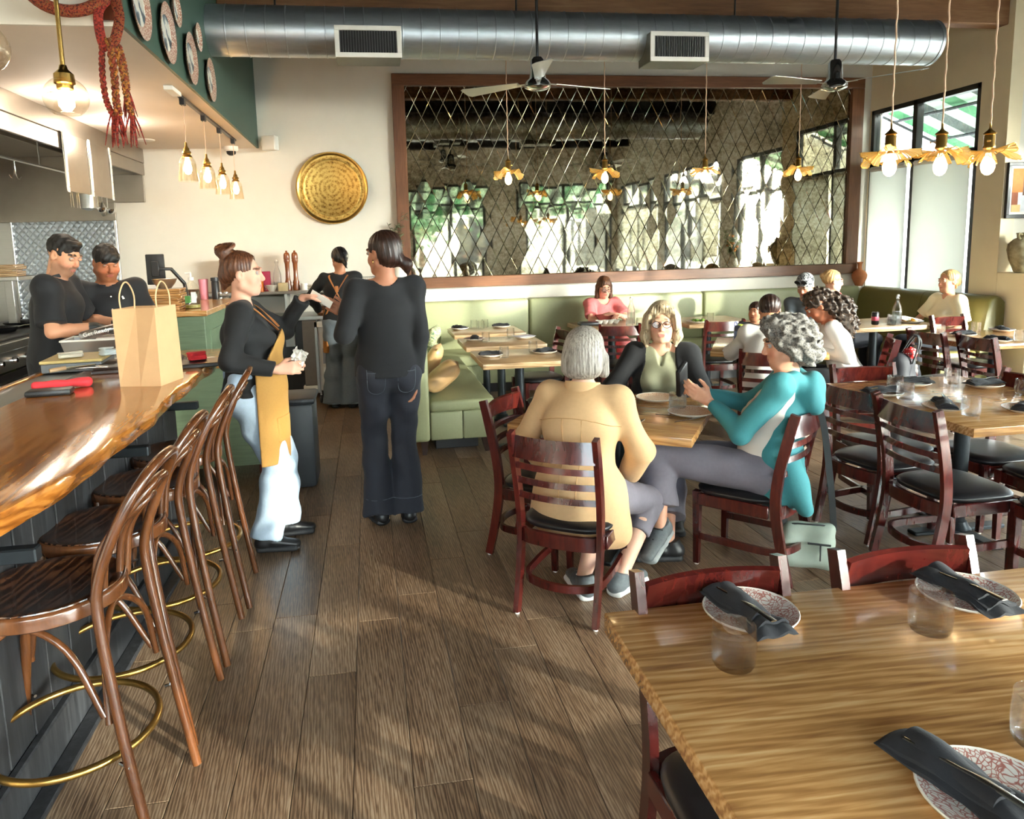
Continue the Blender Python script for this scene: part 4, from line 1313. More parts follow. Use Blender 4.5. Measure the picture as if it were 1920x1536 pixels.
# ------------------------------------------------------------------ people: smooth blended solids, one body mesh per person
import openvdb
A = lambda *p: np.array(p, dtype=np.float64)
def unit(v): return v/(np.linalg.norm(v)+1e-12)
class Solid:
    def __init__(s, lo, hi, vox):
        s.v = vox
        s.lo = np.floor(np.array(lo)/vox)*vox
        s.n = np.ceil((np.array(hi)-s.lo)/vox).astype(int)+1
        s.d = np.full(tuple(s.n), .05, dtype=np.float32)
    def win(s, lo, hi):
        i0 = np.clip(np.floor((lo-s.lo)/s.v).astype(int), 0, s.n-1)
        i1 = np.clip(np.ceil((hi-s.lo)/s.v).astype(int)+1, 1, s.n)
        if (i1 <= i0).any(): return None, None
        sl = tuple(slice(a, b) for a, b in zip(i0, i1))
        g = [(s.lo[k]+np.arange(i0[k], i1[k])*s.v).astype(np.float32) for k in range(3)]
        return sl, (g[0][:, None, None], g[1][None, :, None], g[2][None, None, :])
    def mix(s, sl, d, k, cut=False):
        c = s.d[sl]
        if cut:
            h = np.clip(k-np.abs(c+d), 0, None)/max(k, 1e-6)
            s.d[sl] = np.maximum(c, -d)+h*h*k*.25
        else:
            h = np.clip(k-np.abs(c-d), 0, None)/max(k, 1e-6)
            s.d[sl] = np.minimum(c, d)-h*h*k*.25
    def cone(s, a, b, ra, rb=None, k=.012, right=None, flat=1.0, ends=0, cut=False):
        """tapered capsule; with right/flat the section is an ellipse, narrower by flat across 'right'; ends=1 cuts end b square, 2 both"""
        rb = ra if rb is None else rb
        a, b = np.array(a, float), np.array(b, float)
        m = max(ra, rb)+k+3*s.v
        sl, g = s.win(np.minimum(a, b)-m, np.maximum(a, b)+m)
        if sl is None: return s
        ba = b-a
        L2 = ba.dot(ba)+1e-12
        p = [g[i]-a[i] for i in range(3)]
        t0 = (p[0]*ba[0]+p[1]*ba[1]+p[2]*ba[2])/L2
        t = np.clip(t0, 0, 1)
        q = [p[i]-t*ba[i] for i in range(3)]
        r = ra+(rb-ra)*t
        if right is None:
            d = np.sqrt(q[0]**2+q[1]**2+q[2]**2)-r
        else:
            u = unit(np.array(right, float)-ba*np.dot(right, ba)/L2)
            du = q[0]*u[0]+q[1]*u[1]+q[2]*u[2]
            dd = np.clip(q[0]**2+q[1]**2+q[2]**2-du**2, 0, None)
            d = (np.sqrt(du**2+dd/flat**2)-r)*min(1, .5+.5*flat)
        if ends:
            L = math.sqrt(L2)
            d = np.maximum(d, (t0-1)*L)
            if ends == 2: d = np.maximum(d, -t0*L)
        s.mix(sl, d, k, cut)
        return s
    def ell(s, c, r, k=.012, rot=None, cut=False):
        c, r = np.array(c, float), np.array(r, float)
        m = r.max()+k+3*s.v
        sl, g = s.win(c-m, c+m)
        if sl is None: return s
        p = [g[i]-c[i] for i in range(3)]
        if rot is not None:
            p = [p[0]*rot[0][i]+p[1]*rot[1][i]+p[2]*rot[2][i] for i in range(3)]
        k0 = np.sqrt((p[0]/r[0])**2+(p[1]/r[1])**2+(p[2]/r[2])**2)
        k1 = np.sqrt((p[0]/r[0]**2)**2+(p[1]/r[1]**2)**2+(p[2]/r[2]**2)**2)+1e-9
        s.mix(sl, k0*(k0-1)/k1, k, cut)
        return s
    def plane(s, pt, nrm, k=.004, box=None):
        """remove everything on the side the normal points to (inside box only)"""
        nrm = unit(np.array(nrm, float))
        lo, hi = (s.lo, s.lo+s.n*s.v) if box is None else box
        sl, g = s.win(np.array(lo, float), np.array(hi, float))
        if sl is None: return s
        d = (g[0]-pt[0])*nrm[0]+(g[1]-pt[1])*nrm[1]+(g[2]-pt[2])*nrm[2]
        s.mix(sl, -d, k, True)
        return s
    def hit(s, p, d, n=400):
        """first point of the surface met from p along d"""
        p = np.array(p, float); d = unit(np.array(d, float))
        for i in range(n):
            k = np.round((p-s.lo)/s.v).astype(int)
            if (k >= 0).all() and (k < s.n).all() and s.d[tuple(k)] < s.v*.3: return p-d*s.v*.3
            p = p+d*s.v*.5
        return None
    def seam(s, pts, d, name, m, parent, r=.0016, k=6):
        """a stitched line laid on the surface along pts, dropped onto it along d"""
        P = [s.hit(np.array(q), d) for q in catmull(pts, k)]
        P = [q for q in P if q is not None]
        if len(P) < 3: return
        P = [P[0]]+[(P[i-1]+P[i]*2+P[i+1])/4 for i in range(1, len(P)-1)]+[P[-1]]
        return MB().tube([tuple(q) for q in P], r, 5).obj(name, m, parent, 60)
    def wrinkle(s, amp, freq, seed=0, n=7, aniso=(1, 1, 1)):
        r = np.random.RandomState(seed)
        x, y, z = [(s.lo[k]+np.arange(s.n[k])*s.v).astype(np.float32) for k in range(3)]
        near = np.abs(s.d) < .04
        I = np.nonzero(near)
        P = np.stack([x[I[0]], y[I[1]], z[I[2]]], 1)
        w_ = np.zeros(len(P), np.float32)
        wp = .35*np.sin(P[:, [1, 2, 0]]*freq*.5+r.rand(3)*6)
        for i in range(n):
            kk = r.randn(3)*np.array(aniso); kk = kk/np.linalg.norm(kk)*freq*(.6+.9*r.rand())
            w_ += np.sin((P+wp/freq*2).dot(kk)+r.rand()*6.3)
        s.d[I] += (1.7*amp*w_/math.sqrt(n)).astype(np.float32)
        return s
    def shift(s, fn):
        near = np.abs(s.d) < .045
        I = np.nonzero(near)
        P = s.lo+np.stack(I, 1)*s.v
        s.d[I] += fn(P).astype(np.float32)
        return s
    def mesh(s, name, mats, color=None, adapt=0.0, smooth=1):
        d = s.d
        d[0], d[-1], d[:, 0], d[:, -1], d[:, :, 0], d[:, :, -1] = (.05,)*6
        gr = openvdb.FloatGrid()
        gr.background = .05
        gr.copyFromArray(np.ascontiguousarray(d))
        P, T_, Q = gr.convertToPolygons(0.0, adapt)
        V = P.astype(np.float64)*s.v+s.lo
        F = np.concatenate([T_.reshape(-1), Q.reshape(-1)]) if len(T_) else Q.reshape(-1)
        q = Q if len(Q) else T_
        c = V.mean(0)
        a_, b_, c_ = V[q[:, 0]]-c, V[q[:, 1]]-c, V[q[:, 2]]-c
        vol = np.einsum('ij,ij->i', a_, np.cross(b_, c_)).sum()
        if vol < 0:
            T_, Q = T_[:, ::-1], Q[:, ::-1]
            F = np.concatenate([T_.reshape(-1), Q.reshape(-1)]) if len(T_) else Q.reshape(-1)
        me = bpy.data.meshes.new(name)
        me.vertices.add(len(V)); me.vertices.foreach_set('co', V.astype(np.float32).ravel())
        nf = len(T_)+len(Q)
        me.loops.add(len(F)); me.loops.foreach_set('vertex_index', F.astype(np.int32))
        st = np.concatenate([np.arange(len(T_))*3, len(T_)*3+np.arange(len(Q))*4]).astype(np.int32)
        me.polygons.add(nf); me.polygons.foreach_set('loop_start', st)
        me.polygons.foreach_set('use_smooth', np.ones(nf, bool))
        me.update(calc_edges=True)
        for m in (mats if isinstance(mats, (list, tuple)) else [mats]):
            me.materials.append(m)
        if color is not None:
            C = np.ones((len(V), 4), np.float32)
            C[:, :3] = color(V)
            at = me.color_attributes.new('Col', 'FLOAT_COLOR', 'POINT')
            at.data.foreach_set('color', C.ravel())
        return me
def rgb(h): return np.array(lin(h)[:3])
M['skin'] = vcol('skin', 0.5, 0.4, sss=0.12, bmp=.04, bscale=500, var=.04)
M['eye'] = vcol('eye_surface', 0.4, 0.25)
M['lens'] = glassmat('spectacle_lens', 'f6f8fa', clear=.9)

def eye_mesh():
    mb = MB().lathe([(0, 1)]+[(math.sin(a), math.cos(a)) for a in np.linspace(.12, PI-.01, 14)], 16)
    me = mb.mesh('eye', M['eye'], 60)
    at = me.color_attributes.new('Col', 'FLOAT_COLOR', 'POINT')
    C = []
    for v_ in me.vertices:
        z = v_.co.z
        C += [.005, .004, .004, 1] if z > .965 else ([.06, .035, .02, 1] if z > .86 else [.42, .39, .37, 1])
    at.data.foreach_set('color', C)
    return me
EYE = eye_mesh()
def ik(a, c, l1, l2, hint):
    v = c-a
    D = np.linalg.norm(v)
    if D > (l1+l2)*.999:
        c = a+v/D*(l1+l2)*.999; v = c-a; D = np.linalg.norm(v)
    x = (l1*l1-l2*l2+D*D)/(2*D)
    h = math.sqrt(max(l1*l1-x*x, 1e-6))
    u = v/D
    w_ = unit(np.array(hint, float)-u*np.dot(hint, u))
    return a+u*x+w_*h, c
class Fig:
    def __init__(s, label, x, y, facing, sc_=.96, seat=None, vox=.006, skin='d9a583', lean=0.0, lift=0.0):
        s.x, s.y = x, y
        s.f = unit(A(facing[0], facing[1]))
        s.a = math.atan2(-s.f[0], s.f[1])
        s.root = thing('person', label, 'person', (x, y, 0), s.a)
        s.s = sc_; s.vox = vox; s.skin = rgb(skin)
        k = sc_
        if seat is None:
            z0 = .93*k+lift
            s.J = dict(pel=A(0, 0, z0), hipl=A(-.085*k, 0, z0-.03*k), hipr=A(.085*k, 0, z0-.03*k))
        else:
            z0 = seat+.085*k
            s.J = dict(pel=A(0, -.03, z0), hipl=A(-.09*k, -.02, z0-.01*k), hipr=A(.09*k, -.02, z0-.01*k))
        J = s.J
        up = unit(A(0, math.sin(lean), math.cos(lean)))
        s.up = up
        b = J['pel']
        J['waist'] = b+up*.12*k
        J['chest'] = b+up*.31*k
        J['neck'] = b+up*.47*k+A(0, -.012, 0)
        J['head'] = J['neck']+unit(up+A(0, .12, .25))*.165*k
        for sd, sg in (('l', -1), ('r', 1)):
            J['sh'+sd] = b+up*.435*k+A(sg*.162*k, -.005, 0)
            J['el'+sd] = J['sh'+sd]+A(sg*.05, -.02, -.27*k)
            J['wr'+sd] = J['el'+sd]+A(sg*.01, .04, -.24*k)
            if seat is None:
                J['kn'+sd] = A(sg*.09*k, .02, .49*k); J['an'+sd] = A(sg*.095*k, -.03, .085*k)
            else:
                J['kn'+sd] = A(sg*.10*k, .40*k, z0+.0); J['an'+sd] = A(sg*.10*k, .38*k, .085*k)
            J['toe'+sd] = J['an'+sd]+A(sg*.02, .15*k, -.05*k)
            s.J['hd'+sd] = None
        s.Rh = np.eye(3)
        s.hands = {}
    def L(s, X, Y, Z):
        dx, dy = X-s.x, Y-s.y
        c, q = math.cos(-s.a), math.sin(-s.a)
        return A(dx*c-dy*q, dx*q+dy*c, Z)
    def arm(s, sd, wrist, hint, hdir=None, palm=(0, 0, -1), curl=.35, spread=0.0):
        k = s.s
        J = s.J
        J['el'+sd], J['wr'+sd] = ik(J['sh'+sd], np.array(wrist, float), .275*k, .245*k, hint)
        d = unit(J['wr'+sd]-J['el'+sd]) if hdir is None else unit(np.array(hdir, float))
        s.hands[sd] = (d, unit(np.array(palm, float)), curl, spread)
    def leg(s, sd, ankle, hint, toe=None):
        k = s.s
        J = s.J
        J['kn'+sd], J['an'+sd] = ik(J['hip'+sd], np.array(ankle, float), .43*k, .41*k, hint)
        if toe is not None: J['toe'+sd] = J['an'+sd]+unit(np.array(toe, float))*.15*k
    def look(s, yaw=0, pitch=0, roll=0, off=(0, 0, 0)):
        """yaw>0 turns to the person's left, pitch>0 looks down"""
        M_ = (Matrix.Rotation(yaw, 3, 'Z') @ Matrix.Rotation(-pitch, 3, 'X') @ Matrix.Rotation(roll, 3, 'Y'))
        s.Rh = np.array(M_)
        s.J['head'] = s.J['head']+A(*off)
    def H(s, x, y, z): return s.J['head']+s.Rh.dot(A(x, y, z))*s.s*1.0
    # -------------------------------------------------------------- body
    def hand(s, S, sd, k=1.0):
        J = s.J
        d, n, curl, spread = s.hands.get(sd, (unit(J['wr'+sd]-J['el'+sd]), A(1 if sd == 'l' else -1, 0, 0), .3, 0))
        n = unit(n-d*n.dot(d))
        l = np.cross(d, n)*(1 if sd == 'l' else -1)*-1
        w_ = J['wr'+sd]
        q = s.s*k
        kn = []
        for i, (o, fl) in enumerate(((.028, .92), (.010, 1.0), (-.009, .95), (-.026, .78))):
            p = w_+d*(.083-.004*abs(i-1))*q+l*o*q
            kn.append(p)
            S.cone(w_+d*.012*q+l*o*.55*q, p, .0125*q, .0105*q, .012)
            a = p
            cur = curl*(.7+.12*i) if curl > 0 else 0
            dd = unit(d+l*o*6*spread)
            for j, (ln, r0, r1) in enumerate(((.042, .0095, .0085), (.027, .0085, .0078), (.02, .0078, .0065))):
                an = cur*(j+.6)
                di = dd*math.cos(an)+n*math.sin(an)
                b = a+di*ln*fl*q
                S.cone(a, b, r0*q, r1*q, .004)
                a = b
        t0 = w_+d*.022*q+l*.022*q
        t1 = t0+unit(d*.62+l*.62+n*.35)*.04*q
        t2 = t1+unit(d*.85+l*.25+n*(.3+curl*.5))*.032*q
        t3 = t2+unit(d*.9+n*(.2+curl*.7))*.024*q
        S.cone(t0, t1, .0135*q, .0115*q, .01).cone(t1, t2, .0112*q, .0095*q, .005).cone(t2, t3, .0095*q, .0075*q, .004)
    def head(s, S, male=False, chubby=0.0, neckr=.047, open_mouth=0):
        k = s.s
        H = s.H
        R_ = s.Rh
        E = lambda x, y, z, rx, ry, rz, kk=.02, cut=False: S.ell(H(x, y, z), (rx*k, ry*k, rz*k), kk, R_, cut)
        C = lambda a, b, r0, r1=None, kk=.01, cut=False: S.cone(H(*a), H(*b), r0*k, (r1 or r0)*k, kk, cut=cut)
        E(0, -.018, .032, .074, .093, .083, .0)
        E(0, .030, -.030, .058+chubby, .062, .074, .035)
        E(0, .048, -.078, .036+chubby, .034, .030, .03)
        C((0, .066, -.098), (0, .066, -.098), .017, None, .02)
        for q in (-1, 1):
            E(q*.036, .056, -.034, .024+chubby, .024, .026, .022)
            C((q*.052, .0, -.06), (q*.03, .05, -.092), .02+chubby, .018, .025)
            E(q*.031, .098, .010, .0175, .013, .0125, .012, True)
            E(q*.076, -.006, -.006, .009, .021, .031, .006)
            E(q*.082, .004, -.004, .007, .010, .016, .006, True)
            C((q*.010, .100, -.031), (q*.010, .100, -.031), .0075, None, .006)
        C((-.034, .086, .030), (.034, .086, .030), .0095, None, .016)
        C((0, .086, .016), (0, .107, -.024), .0075, .0105, .010)
        C((-.019, .087, -.058), (.019, .087, -.058), .0055, None, .007)
        C((-.015, .087, -.067), (.015, .087, -.067), .0062, None, .007)
        E(0, .104, -.0625, .022, .012, .0018, .003, True)
        nk = s.J['neck']
        S.cone(nk-s.up*.05*k, H(0, -.018, -.055), neckr*k*1.1, neckr*k*.98, .02)
    def body(s, male=False, chubby=0.0, legs=True, beard=None, lips='b5655a', vox=None, extra=None, arms='lr', neckr=.047, glove=None, browc='3a2a22', brow=True, eyes=True, open_eyes=1.0):
        k = s.s
        J = s.J
        pts = np.array([v for v in J.values() if v is not None])
        S = Solid(pts.min(0)-.17, pts.max(0)+.17, vox or s.vox)
        r_ = A(1, 0, 0)
        S.cone(J['pel'], J['waist'], .12*k, .10*k, .03, r_, .75).cone(J['waist'], J['chest'], .10*k, .115*k, .03, r_, .75)
        S.cone(J['chest'], J['neck']-s.up*.05*k, .115*k, .06*k, .03, r_, .75)
        S.cone(J['shl'], J['shr'], .042*k, None, .04)
        for q, sd in ((-1, 'l'), (1, 'r')):
            S.cone(J['neck']-s.up*.01, J['sh'+sd], .045*k, .042*k, .04)
            if sd in arms:
                S.cone(J['sh'+sd], J['el'+sd], (.045 if male else .040)*k, (.037 if male else .033)*k, .02)
                v = J['wr'+sd]-J['el'+sd]
                S.cone(J['el'+sd], J['el'+sd]+v*.35, (.037 if male else .033)*k, (.039 if male else .034)*k, .015)
                S.cone(J['el'+sd]+v*.3, J['wr'+sd], (.038 if male else .033)*k, (.027 if male else .023)*k, .015)
                s.hand(S, sd, 1.08 if male else 1.0)
            if legs:
                S.cone(J['hip'+sd], J['kn'+sd], .075*k, .05*k, .02)
                v = J['an'+sd]-J['kn'+sd]
                S.cone(J['kn'+sd], J['kn'+sd]+v*.3, .05*k, .052*k, .02).cone(J['kn'+sd]+v*.3, J['an'+sd], .05*k, .034*k, .02)
                if J.get('free'+sd) is None: S.cone(J['an'+sd]-(0 if J.get('free'+sd) is not None else A(0, 0, .018*k)), J['toe'+sd]-(0 if J.get('free'+sd) is not None else A(0, 0, .006*k)), .024*k, .014*k, .02)
        s.head(S, male, chubby, neckr)
        if extra: extra(S)
        lipc, base = rgb(lips), s.skin
        bc = rgb(browc)
        Ri = s.Rh.T
        def color(V):
            C = np.tile(base, (len(V), 1))
            h = (V-J['head']).dot(Ri.T)/k
            x, y, z = h[:, 0], h[:, 1], h[:, 2]
            nearh = np.abs(h).max(1) < .14
            ck = np.exp(-(((np.abs(x)-.04)/.02)**2+((z+.03)/.02)**2))*(y > .03)*nearh
            C = C*(1-ck[:, None]*np.array([.02, .22, .2]))
            nb = np.exp(-((x/.014)**2+((z+.025)/.014)**2))*(y > .09)*nearh
            C = C*(1-nb[:, None]*np.array([.0, .15, .14]))
            if beard is not None:
                bm_ = nearh & (z < -.035) & (y > -.005) & (z+.035 < -.0*y) & ~((np.abs(x) < .02) & (np.abs(z+.062) < .010))
                w_ = np.clip((-.03-z)/.02, 0, 1)*bm_*beard[1]
                C = C*(1-w_[:, None])+rgb(beard[0])*w_[:, None]
                mu = nearh & (np.abs(x) < .028) & (np.abs(z+.047) < .006) & (y > .07)
                C[mu] = C[mu]*(1-beard[1])+rgb(beard[0])*beard[1]
            lm = nearh & (np.abs(x) < .0235-np.abs(z+.062)*.9) & (np.abs(z+.062) < .0085) & (y > .075)
            C[lm] = lipc
            if brow:
                bm_ = nearh & (np.abs(np.abs(x)-.031) < .017) & (np.abs(z-.034+.25*(np.abs(x)-.031)) < .0042) & (y > .06)
                C[bm_] = bc
            ls = nearh & (np.abs(np.abs(x)-.031) < .0165) & (y > .07) & (np.abs(z-.011) < .012)
            C[ls] = C[ls]*.82
            if glove is not None:
                for sd in 'lr':
                    m_ = np.linalg.norm(V-(J['wr'+sd]+s.hands[sd][0]*.09), axis=1) < .125 if sd in s.hands else np.zeros(len(V), bool)
                    C[m_] = rgb(glove)
            return C
        o = link('body', S.mesh('body', M['skin'], color), s.root)
        if eyes:
            for q in (-1, 1):
                e = link('eye', EYE, o)
                p = s.H(q*.031, .0795, .0095)
                e.location = p
                e.scale = (.0122*k,)*3
                Rm_ = Matrix([list(r) for r in s.Rh]).to_4x4() @ RX(R(-90))
                e.rotation_euler = Rm_.to_euler()
                # lids
                mb = MB()
                H = lambda u, v, w_: s.H(q*.031+u, .0795+v, .0095+w_)
                for sg, op in ((1, .0052*open_eyes), (-1, .0048*open_eyes)):
                    pts_ = []
                    for t in np.linspace(-1, 1, 9):
                        zz = sg*op*(1-t*t)
                        xx = t*.0128
                        yy = math.sqrt(max(.0133**2-xx*xx*.75-zz*zz, 1e-6))
                        pts_.append(H(xx, yy-.0005, zz))
                    mb.tube(pts_, [.0012+.0022*(1-abs(t)) for t in np.linspace(-1, 1, 9)], 6)
                    if op < .004:
                        pts2 = [H(t*.012, math.sqrt(max(.0131**2-(t*.012)**2*.75-(sg*(op+.003))**2, 1e-6)), sg*(op+.003)*(1-t*t)) for t in np.linspace(-1, 1, 9)]
                        mb.tube(pts2, .0036, 6)
                lid = mb.mesh('eyelid', SKINF(s.skin*.92), 60)
                link('eyelid', lid, o)
        return o
    # -------------------------------------------------------------- clothes
    def top(s, m, name='sweater', hem=-.06, sleeve='long', loose=.012, bust=.0, vneck=0, wr=.0025, fr=38, vox=None, male=False, hemr=None, seed=1, sleevewide=0, belly=0.0, arms='lr', neckcut=.062, extra=None, color=None, sleeve_len=.5, back=0.0, nocut=False):
        k = s.s
        J = s.J
        keys = ['pel', 'waist', 'chest', 'neck', 'shl', 'shr', 'ell', 'elr', 'wrl', 'wrr']
        pts = np.array([J[q] for q in keys])
        S = Solid(pts.min(0)-.22-abs(min(0, hem)), pts.max(0)+.16, vox or s.vox)
        r_ = A(1, 0, 0)
        e = loose
        w0, w1, w2 = (.165, .150, .170) if male else (.165, .132, .150)
        hr = (w0 if hemr is None else hemr)*k+e
        S.cone(J['pel']+A(0, 0, hem), J['pel']+A(0, 0, .02), hr, w0*k+e, .0, r_, .72)
        S.cone(J['pel'], J['waist'], w0*k+e, w1*k+e, .03, r_, .74)
        S.cone(J['waist'], J['chest'], w1*k+e, w2*k+e, .03, r_, .74)
        S.cone(J['chest'], J['neck']-s.up*.055*k, w2*k+e, .085*k+e, .03, r_, .70)
        if bust:
            for q in (-1, 1):
                S.ell(J['chest']+A(q*.068*k, .075*k+bust*.3, -.03*k), ((.062+bust*.5)*k, (.05+bust)*k, .06*k), .04)
        if belly:
            S.ell(J['waist']+A(0, .05*k, -.03), (.14*k, .07*k+belly, .14*k), .05)
        if back:
            S.ell(J['chest']+A(0, -.06*k, .0), (.15*k, .07*k+back, .15*k), .05)
        for q, sd in ((-1, 'l'), (1, 'r')):
            S.cone(J['neck']-s.up*.035*k, J['sh'+sd], .042*k+e*.5, .047*k+e, .05)
            if sd not in arms: continue
            a, b, c = J['sh'+sd], J['el'+sd], J['wr'+sd]
            ru, rl = (.052 if male else .047)*k+e*.7, (.042 if male else .038)*k+e*.7
            if sleeve == 'long':
                S.cone(a, b, ru, rl+sleevewide*.5, .03)
                S.cone(b, b+(c-b)*.93, rl+sleevewide*.5, .031*k+e*.5+sleevewide, .018, ends=1)
            elif sleeve == 'short':
                S.cone(a, a+(b-a)*sleeve_len*1.6, ru+.006, ru+.012, .03, ends=1)
        if extra: extra(S)
        if wr: S.wrinkle(wr, fr, seed)
        if not nocut:
            S.plane(J['pel']+A(0, 0, hem), (0, 0, -1), .004, (S.lo, A(S.lo[0]+9, S.lo[1]+9, (J['pel'][2]+hem)+.03)))
        nk = J['neck']
        S.cone(nk+A(0, 0, .12), nk+A(0, -.005, -.012*k), neckcut*k, None, .008, cut=True)
        if vneck:
            S.cone(nk+A(0, .07, .05), nk+A(0, .10, -vneck), .05*k, .008, .012, cut=True)
        s.S_top = S
        return link(name, S.mesh(name, m, color), s.root)
    def pants(s, m, name='trousers', flare=.0, loose=.012, cuff=.045, wr=.0025, fr=40, vox=None, seed=3, top=.0, calf=.052, thigh=.088, knee=.062, stop=1.0, color=None, hipw=.16):
        k = s.s
        J = s.J
        pts = np.array([J[q] for q in ('pel', 'hipl', 'hipr', 'knl', 'knr', 'anl', 'anr')])
        S = Solid(pts.min(0)-.2, pts.max(0)+.2, vox or s.vox)
        r_ = A(1, 0, 0)
        S.cone(J['pel']+s.up*.06*k, J['pel']-s.up*.02, (hipw-.02)*k+loose, hipw*k+loose, .03, r_, .74)
        for q, sd in ((-1, 'l'), (1, 'r')):
            h, kn, an = J['hip'+sd], J['kn'+sd], J['an'+sd]
            S.cone(h, kn, thigh*k+loose, knee*k+loose*.8, .025)
            S.ell(h+A(0, -.045 if abs(h[2]-kn[2]) > .2 else 0, -.02), (.088*k, .075*k, .10*k), .03)
            e = kn+(an-kn)*stop+(unit(an-kn)*cuff)*(1 if stop >= 1 else 0)
            mid = kn+(an-kn)*.4*stop
            S.cone(kn, mid, knee*k+loose*.8, calf*k+loose+flare*.3, .02)
            S.cone(mid, e, calf*k+loose+flare*.3, calf*k*.9+loose+flare, .02, ends=1)
        if wr: S.wrinkle(wr, fr, seed)
        s.S_pants = S
        return link(name, S.mesh(name, m, color), s.root)
    def shoe(s, sd, m, sole, size=1.0, heel=.0, tall=1.0, name='shoe', vox=.005, laces=None):
        k = s.s*size
        J = s.J
        an, toe = J['an'+sd], J['toe'+sd]
        d = unit(toe-an)
        f = unit(A(d[0], d[1], 0)) if abs(d[2]) < .85 else unit(d)
        # foot axis: from heel to toe tip, sole below
        dn = A(0, 0, -1.0)
        if abs(d[2]) > .38 or J.get('free'+sd) is not None:
            f = d if J.get('free'+sd) is None else unit(J['free'+sd])
            dn = unit(np.cross(np.cross(f, A(0, 0, -1)), f))
        sidev = np.cross(f, -dn)
        base = an+dn*(.085*s.s-.002)
        if J.get('free'+sd) is None: base[2] = .0
        P = lambda x, y, z: base+sidev*x*k+f*y*k-dn*z*k
        pts = np.array([P(x, y, z) for x in (-.07, .07) for y in (-.11, .24) for z in (-.02, .14)])
        S = Solid(pts.min(0)-.02, pts.max(0)+.02, vox)
        S.cone(P(0, -.045, .045), P(0, .05, .05), .036*k, .038*k, .0)
        S.cone(P(0, .03, .055), P(.004, .155, .034), .040*k, .033*k, .02, sidev, .72)
        S.cone(P(0, -.03, .05), P(0, -.015, .10*tall), .040*k, .041*k, .02, ends=1)
        S.plane(P(0, 0, .018), dn, .003)
        o = link(name, S.mesh(name, m), s.root)
        S2 = Solid(pts.min(0)-.02, pts.max(0)+.02, vox)
        S2.cone(P(0, -.05, .014+heel*.3), P(0, .03, .012), .041*k, .040*k, .0, sidev, .55)
        S2.cone(P(0, .03, .012), P(.004, .15, .012), .041*k, .043*k, .01, sidev, .5)
        S2.cone(P(0, -.05, .02), P(.004, .15, .02), .040*k, .042*k, .01, sidev, .45)
        S2.plane(P(0, 0, .0005), dn, .002)
        link('sole', S2.mesh('sole', sole), o)
        if laces is not None:
            mb = MB()
            for i in range(4):
                y = .035+.025*i
                mb.tube([P(-.026, y-.01, .076-.011*i+.012), P(0, y, .084-.010*i+.012), P(.026, y-.01, .076-.011*i+.012)], .0028, 5)
            mb.obj('lace', laces, o)
        return o
    def hair(s, m, prims, cuts=(), ridge=(0, 0), name='hair', vox=None, curl=(0, 0), seed=0, pad=.24, color=None, parent=None, flow=0):
        S = Solid(s.J['head']-pad, s.J['head']+pad, vox or s.vox*.8)
        for p in prims:
            if isinstance(p[0], tuple): S.cone(s.H(*p[0]), s.H(*p[1]), p[2]*s.s, p[3]*s.s, p[4])
            else: S.ell(s.H(*p[0:3]), np.array(p[3])*s.s, p[4], s.Rh)
        if curl[0]: S.wrinkle(curl[0], curl[1], seed, 9)
        if ridge[0]:
            J = s.J
            def fn(P):
                h = (P-J['head']).dot(s.Rh)
                th = np.arctan2(h[:, 0], -h[:, 1]+.0)
                return ridge[0]*(np.sin(th*ridge[1]+2.5*np.sin(h[:, 2]*18+th*3)+flow*h[:, 2]*60)+.6*np.sin(th*ridge[1]*2.3+4*np.sin(h[:, 2]*11)))
            S.shift(fn)
        for c in cuts:
            S.ell(s.H(*c[0:3]), np.array(c[3])*s.s, c[4], s.Rh, True)
        return link(name, S.mesh(name, m, color), parent or s.root)
SKM = {}
def SKINF(c):
    key = tuple(round(float(x), 3) for x in c)
    if key not in SKM:
        m, nt, b = newmat('eyelid_skin')
        b.inputs['Base Color'].default_value = tuple(c)+(1,)
        b.inputs['Roughness'].default_value = .5
        SKM[key] = m
    return SKM[key]
def strand(name, stops, rough=.42, scale=(90, 90, 9), spec=.5, bmp=.35):
    """hair: fine tones drawn out along the fall of the hair"""
    m, nt, b = newmat(name)
    v = coords(nt, scale)
    no = nd(nt, 'ShaderNodeTexNoise', _Scale=1.0, _Detail=5.0, _Roughness=.65)
    nt.links.new(v, no.inputs['Vector'])
    nt.links.new(ramp(nt, no.outputs[0], stops), b.inputs['Base Color'])
    b.inputs['Roughness'].default_value = rough
    b.inputs['Specular IOR Level'].default_value = spec
    bump(nt, b, no.outputs[0], bmp, .004)
    return m
# ------------------------------------------------------------------ clothing finishes
def cloth(name, c, rough=.85, var=.08, bmp=.12, scale=120, sheen=.04):
    return plain(name, c, rough, var=var, scale=scale, bmp=bmp, bscale=3, sheen=sheen)
M['knit'] = cloth('black_knit', '0f1013', .85, .1, .2)
M['blackshirt'] = cloth('black_work_shirt', '101116', .75, .1)
M['charcoal'] = cloth('charcoal_sweater', '15161a', .88, .1, .2)
M['mustard'] = cloth('mustard_canvas', 'a67a3a', .8, .06, .08)
M['lightdenim'] = cloth('light_denim', 'a9bccf', .8, .1, .12, 60)
M['darkdenim'] = cloth('dark_denim', '1d202b', .8, .12, .12, 60)
M['greydenim'] = cloth('grey_denim', '5c646b', .8, .1, .12, 60)
M['tanjacket'] = cloth('tan_cotton_jacket', 'cda77a', .75, .05, .08, 60)
M['teal'] = cloth('teal_jersey', '3a858c', .8, .06, .15)
M['sageblouse'] = cloth('sage_blouse', '8f8f73', .8, .06, .1)
M['blackcardi'] = cloth('black_cardigan', '0d0d10', .9, .1, .2)
M['greypants'] = cloth('mauve_grey_trousers', '6f6a74', .75, .07, .12, 70)
M['coral'] = cloth('coral_striped_top', 'd97474', .75, .18, .1, 30)
M['whitecloth'] = cloth('white_sweater', 'd9d5d0', .85, .05, .15)
